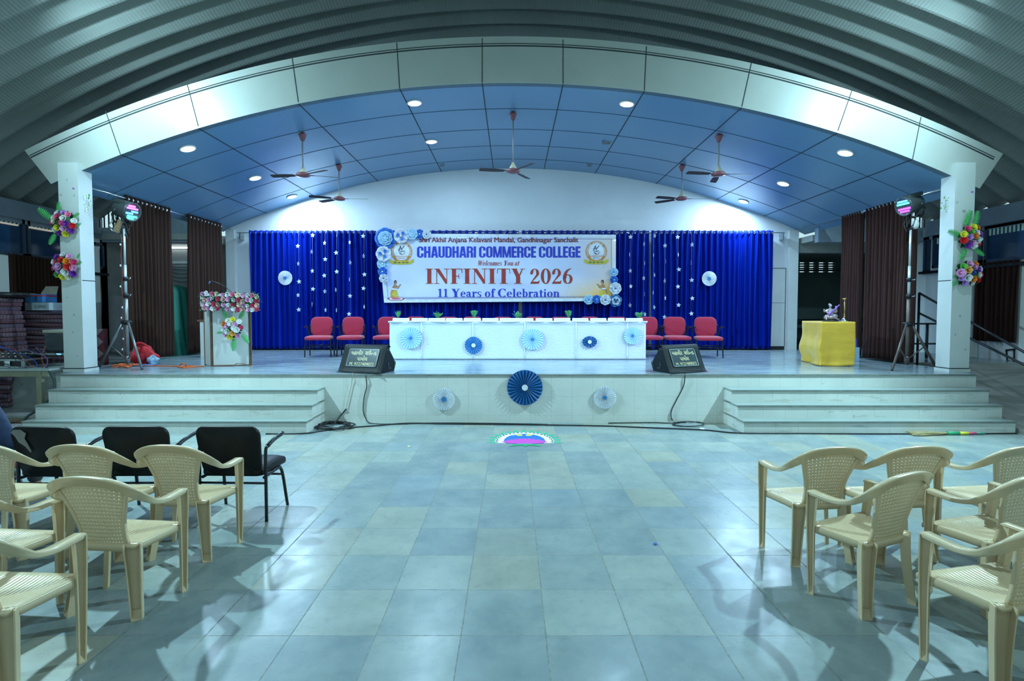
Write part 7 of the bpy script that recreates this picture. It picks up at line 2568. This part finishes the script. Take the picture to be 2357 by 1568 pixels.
for i in range(22):
    a = math.radians(-8 + 196 * i / 21)
    flat(b, [(0.98 * RW * cos(a) + 0.06 * RW * cos(q), 0.98 * RH * sin(a) + 0.06 * RW * sin(q)) for q in [2 * PI * j / 10 for j in range(10)]], 0, 1)
b.build('white_ring', RG['white_powder'], t, fix=False)
b = MB()
for i in range(22):
    a = math.radians(-8 + 196 * i / 21)
    flat(b, [(0.90 * RW * cos(a) + 0.026 * RW * cos(q), 0.90 * RH * sin(a) + 0.026 * RW * sin(q)) for q in [2 * PI * j / 8 for j in range(8)]], i % 2, 2)
b.build('dot_ring', [RG['maroon_powder'], RG['yellow_powder']], t, fix=False)
b = MB()
flat(b, arc_poly(0.72 * RW, 0.80 * RH, -10, 190), 0, 2)
b.build('blue_field', RG['blue_powder'], t, fix=False)
b = MB()
for x in (-0.16, 0.16):
    for dx, dy, rx, ry in ((0, 0.52, 0.11, 0.09), (0.05 * (1 if x < 0 else -1) * -1, 0.60, 0.13, 0.06)):
        flat(b, [(RW * (x + dx) + rx * RW * cos(q), RH * (dy + 0.1) + ry * RW * sin(q)) for q in [2 * PI * j / 12 for j in range(12)]], 0, 3)
for x in (-0.38, 0.26):
    flat(b, [(RW * x + 0.028 * RW * cos(q), RH * 0.58 + 0.028 * RW * sin(q)) for q in [2 * PI * j / 8 for j in range(8)]], 0, 3)
b.build('yellow_motif', RG['yellow_powder'], t, fix=False)
b = MB()
lot = [(-0.80, -0.12)]
for k in range(7):
    x0, x1 = -0.55 + k * 1.1 / 7, -0.55 + (k + 1) * 1.1 / 7
    hm = 0.12 + 0.16 * sin(PI * (k + 0.5) / 7)
    lot += [(x0 + 0.01, hm - 0.10), ((x0 + x1) / 2, hm), (x1 - 0.01, hm - 0.10)]
lot += [(0.80, -0.12), (0.62, -0.26), (0.2, -0.34), (-0.2, -0.34), (-0.62, -0.26)]
flat(b, [(x * RW, y * RH) for x, y in lot], 0, 4)
b.build('lotus', RG['magenta_powder'], t, fix=False)
b = MB()
flat(b, [(x * RW, y * RH) for x, y in [(-0.56, -0.60), (-0.35, -0.36), (0, -0.32), (0.35, -0.36), (0.56, -0.60), (0.14, -0.50), (0.0, -0.62), (-0.14, -0.50)]], 0, 5)
b.build('leaf_base', RG['dark_green_powder'], t, fix=False)

# broom
q0, q1 = onfl(2090, 996, 0.03), onfl(2268, 997, 0.03)
t = thing('broom', 'grass broom with a striped green yellow and pink handle at the right stairs', 'broom', (q0.x, q0.y - 0.02, 0.0))
L = q1.x - q0.x
b = MB()
rnd = random.Random(2)
for i in range(160):
    z0 = rnd.uniform(0.008, 0.045)
    y0 = rnd.uniform(-0.07, 0.07)
    b.tube([(L * 0.52, y0 * 0.18, 0.026 + (z0 - 0.026) * 0.4), (L * rnd.uniform(0.2, 0.3), y0 * 0.8, z0), (L * rnd.uniform(0.0, 0.1), y0 * 1.2, z0 * 0.7 + 0.003)], 0.0025, 3)
b.build('bristles', mat('straw_bristle', (0.36, 0.30, 0.15), 0.8), t, fix=False)
cols = [('green_tape', (0.03, 0.35, 0.16)), ('yellow_tape_band', (0.75, 0.68, 0.05)), ('pink_tape', (0.66, 0.08, 0.18)), ('teal_cord', (0.08, 0.30, 0.22))]
xs_ = [0.50, 0.66, 0.78, 0.88, 1.0]
for i, (nm, c) in enumerate(cols):
    MB().tube([(L * xs_[i], 0, 0.026), (L * xs_[i + 1], 0, 0.026)], [0.026 - 0.004 * i, 0.024 - 0.004 * i], 10).build('handle_band', mat(nm, c, 0.5), t)
# litter
for lab, px, py, w, m in (('scrap of blue paper on the open floor', 1508, 1254, 0.012, M_PBLUE), ('yellow petal scrap on the floor left of the rangoli', 941, 1029, 0.018, M_CHIPY), ('crumpled white scrap at the floor cable near the right stairs', 1616, 988, 0.03, M_VWHITE)):
    q = PZ(px, py, 0.0)
    o = MB().grid(lambda u, v: Vector((w * (2 * u - 1), w * (2 * v - 1), 0.004 + 0.010 * abs(sin(u * 7) * sin(v * 5)))), 6, 6, 0, False).build('paper_scrap', m, fix=False, solid=0.001, loc=(q.x, q.y, 0))
    tag(o, lab, 'litter')

# ================================================================= seated person at the left edge
M_NAVY = mat('navy_cloth', (0.012, 0.03, 0.085), 0.8, 0, 0.25, 20, 0.2)
M_TROUS = mat('dark_trouser_cloth', (0.03, 0.03, 0.035), 0.8)
M_SKIN = mat('brown_skin', (0.30, 0.165, 0.105), 0.5, 0, 0.08, 20, 0, 0.4, 0, 0, 0, 0.1)
M_HAIR = mat('black_hair', (0.010, 0.009, 0.008), 0.5, 0, 0.3, 80, 0.3)
def skin_mesh(name, nodes, edges, m, root=0, sub=2):
    """nodes: name -> (pos, radius); a single continuous skinned surface, baked to mesh"""
    keys = list(nodes)
    me = bpy.data.meshes.new(name)
    me.from_pydata([nodes[k][0] for k in keys], [(keys.index(a), keys.index(c)) for a, c in edges], [])
    o = bpy.data.objects.new(name, me)
    COL.objects.link(o)
    md = o.modifiers.new('skin', 'SKIN')
    md.use_smooth_shade = True
    for i, k in enumerate(keys):
        r = nodes[k][1]
        me.skin_vertices[0].data[i].radius = r if isinstance(r, tuple) else (r, r)
        me.skin_vertices[0].data[i].use_root = (i == root)
    sb = o.modifiers.new('smooth', 'SUBSURF')
    sb.levels = sb.render_levels = sub
    bpy.context.view_layer.update()
    ev = o.evaluated_get(bpy.context.evaluated_depsgraph_get())
    out = bpy.data.meshes.new_from_object(ev)
    bpy.data.objects.remove(o)
    out.name = name
    out.materials.clear()
    out.materials.append(m)
    for p in out.polygons:
        p.use_smooth = True
    ob = bpy.data.objects.new(name, out)
    COL.objects.link(ob)
    return ob
px_ = thing('person', 'seated person in a navy jacket at the far left edge, seen from behind', 'person', (-4.62, 4.30, 0))
body = {'pelvis': ((0, 0.0, 0.56), (0.15, 0.11)), 'waist': ((0, -0.02, 0.70), (0.14, 0.10)), 'chest': ((0.01, 0.0, 0.88), (0.16, 0.11)), 'neck0': ((0.01, 0.03, 1.01), (0.09, 0.07)), 'neck': ((0.01, 0.06, 1.08), 0.052), 'head0': ((0.01, 0.09, 1.15), 0.070), 'head': ((0.01, 0.10, 1.22), 0.088), 'crown': ((0.01, 0.10, 1.29), 0.06),
        'shR': ((0.17, 0.01, 0.955), 0.066), 'elR': ((0.345, 0.02, 0.60), 0.056), 'wrR': ((0.16, 0.27, 0.63), 0.032), 'paR': ((0.08, 0.36, 0.655), (0.038, 0.022)),
        'shL': ((-0.16, 0.01, 0.965), 0.062), 'elL': ((-0.235, 0.05, 0.70), 0.048), 'wrL': ((-0.12, 0.29, 0.66), 0.032), 'paL': ((-0.07, 0.36, 0.655), (0.038, 0.022)),
        'hiR': ((0.095, 0.05, 0.53), 0.090), 'knR': ((0.12, 0.46, 0.52), 0.062), 'anR': ((0.12, 0.48, 0.10), 0.042), 'toR': ((0.13, 0.66, 0.04), 0.036),
        'hiL': ((-0.095, 0.05, 0.53), 0.090), 'knL': ((-0.12, 0.46, 0.52), 0.062), 'anL': ((-0.12, 0.48, 0.10), 0.042), 'toL': ((-0.13, 0.66, 0.04), 0.036)}
ed = [('pelvis', 'waist'), ('waist', 'chest'), ('chest', 'neck0'), ('neck0', 'neck'), ('neck', 'head0'), ('head0', 'head'), ('head', 'crown'), ('chest', 'shR'), ('shR', 'elR'), ('elR', 'wrR'), ('wrR', 'paR'), ('chest', 'shL'), ('shL', 'elL'), ('elL', 'wrL'), ('wrL', 'paL'), ('pelvis', 'hiR'), ('hiR', 'knR'), ('knR', 'anR'), ('anR', 'toR'), ('pelvis', 'hiL'), ('hiL', 'knL'), ('knL', 'anL'), ('anL', 'toL')]
for s, S in ((1, 'R'), (-1, 'L')):
    base = body['pa' + S][0]
    for k, (dx, dy, L_) in enumerate(((0.030, 0.025, 0.055), (0.012, 0.035, 0.068), (-0.006, 0.035, 0.064), (-0.022, 0.030, 0.05))):
        a = (base[0] + dx * s, base[1] + dy, base[2])
        c = (a[0] - 0.004 * s, a[1] + L_ * 0.6, a[2] - 0.010)
        e = (c[0] - 0.006 * s, c[1] + L_ * 0.35, c[2] - 0.022)
        body['f%s%da' % (S, k)], body['f%s%db' % (S, k)], body['f%s%dc' % (S, k)] = (a, 0.0095), (c, 0.0085), (e, 0.0075)
        ed += [('pa' + S, 'f%s%da' % (S, k)), ('f%s%da' % (S, k), 'f%s%db' % (S, k)), ('f%s%db' % (S, k), 'f%s%dc' % (S, k))]
    a = (base[0] - 0.035 * s, base[1] - 0.015, base[2] - 0.005)
    c = (base[0] - 0.055 * s, base[1] + 0.022, base[2] - 0.014)
    body['t%sa' % S], body['t%sb' % S] = (a, 0.012), (c, 0.010)
    ed += [('pa' + S, 't%sa' % S), ('t%sa' % S, 't%sb' % S)]
bo = skin_mesh('body', body, ed, M_SKIN)
bo.parent = px_
# face
b = MB()
b.ball((0.01, 0.187, 1.205), (0.013, 0.020, 0.020), 8)
b.ball((0.01, 0.178, 1.165), (0.024, 0.010, 0.008), 8)
b.build('nose_and_mouth', M_SKIN, px_)
for s in (-1, 1):
    MB().ball((0.01 + s * 0.032, 0.172, 1.232), (0.013, 0.010, 0.008), 8).build('eye', M_VWHITE, px_)
    MB().ball((0.01 + s * 0.088, 0.09, 1.21), (0.010, 0.022, 0.032), 8).build('ear', M_SKIN, px_)
b = MB()
def hair(u, v):
    a, e = 2 * PI * u, PI * 0.62 * v
    r = 0.103 + 0.003 * sin(a * 23) * sin(e)
    return Vector((0.01 + r * 0.93 * sin(e) * cos(a), 0.087 + r * sin(e) * sin(a) * (0.98 if sin(a) < 0 else 0.86), 1.225 + r * 1.02 * cos(e) + (0.03 * max(0, sin(a)) * v)))
b.grid(hair, 40, 14, 0, True, cu=True).build('hair', M_HAIR, px_, fix=False, solid=0.01)
jk = {k: body[k] for k in ('waist', 'chest', 'neck0', 'shR', 'elR', 'shL', 'elL')}
jk = {k: (v[0], tuple(x + 0.020 for x in v[1]) if isinstance(v[1], tuple) else v[1] + 0.018) for k, v in jk.items()}
jk['hem'] = ((0, -0.01, 0.56), (0.175, 0.135))
jk['cuR'] = ((0.20, 0.22, 0.625), 0.048)
jk['cuL'] = ((-0.145, 0.25, 0.665), 0.046)
jo = skin_mesh('jacket', jk, [('hem', 'waist'), ('waist', 'chest'), ('chest', 'neck0'), ('chest', 'shR'), ('shR', 'elR'), ('elR', 'cuR'), ('chest', 'shL'), ('shL', 'elL'), ('elL', 'cuL')], M_NAVY)
jo.parent = px_
tr = {k: body[k] for k in ('pelvis', 'hiR', 'knR', 'hiL', 'knL')}
tr = {k: (v[0], tuple(x + 0.014 for x in v[1]) if isinstance(v[1], tuple) else v[1] + 0.014) for k, v in tr.items()}
tr['anR'], tr['anL'] = ((0.12, 0.48, 0.13), 0.062), ((-0.12, 0.48, 0.13), 0.062)
to = skin_mesh('trousers', tr, [('pelvis', 'hiR'), ('hiR', 'knR'), ('knR', 'anR'), ('pelvis', 'hiL'), ('hiL', 'knL'), ('knL', 'anL')], M_TROUS)
to.parent = px_
for s in (-1, 1):
    b = MB()
    b.ball((s * 0.125, 0.58, 0.042), (0.052, 0.135, 0.042), 14)
    b.build('shoe', M_BLACKP, px_)
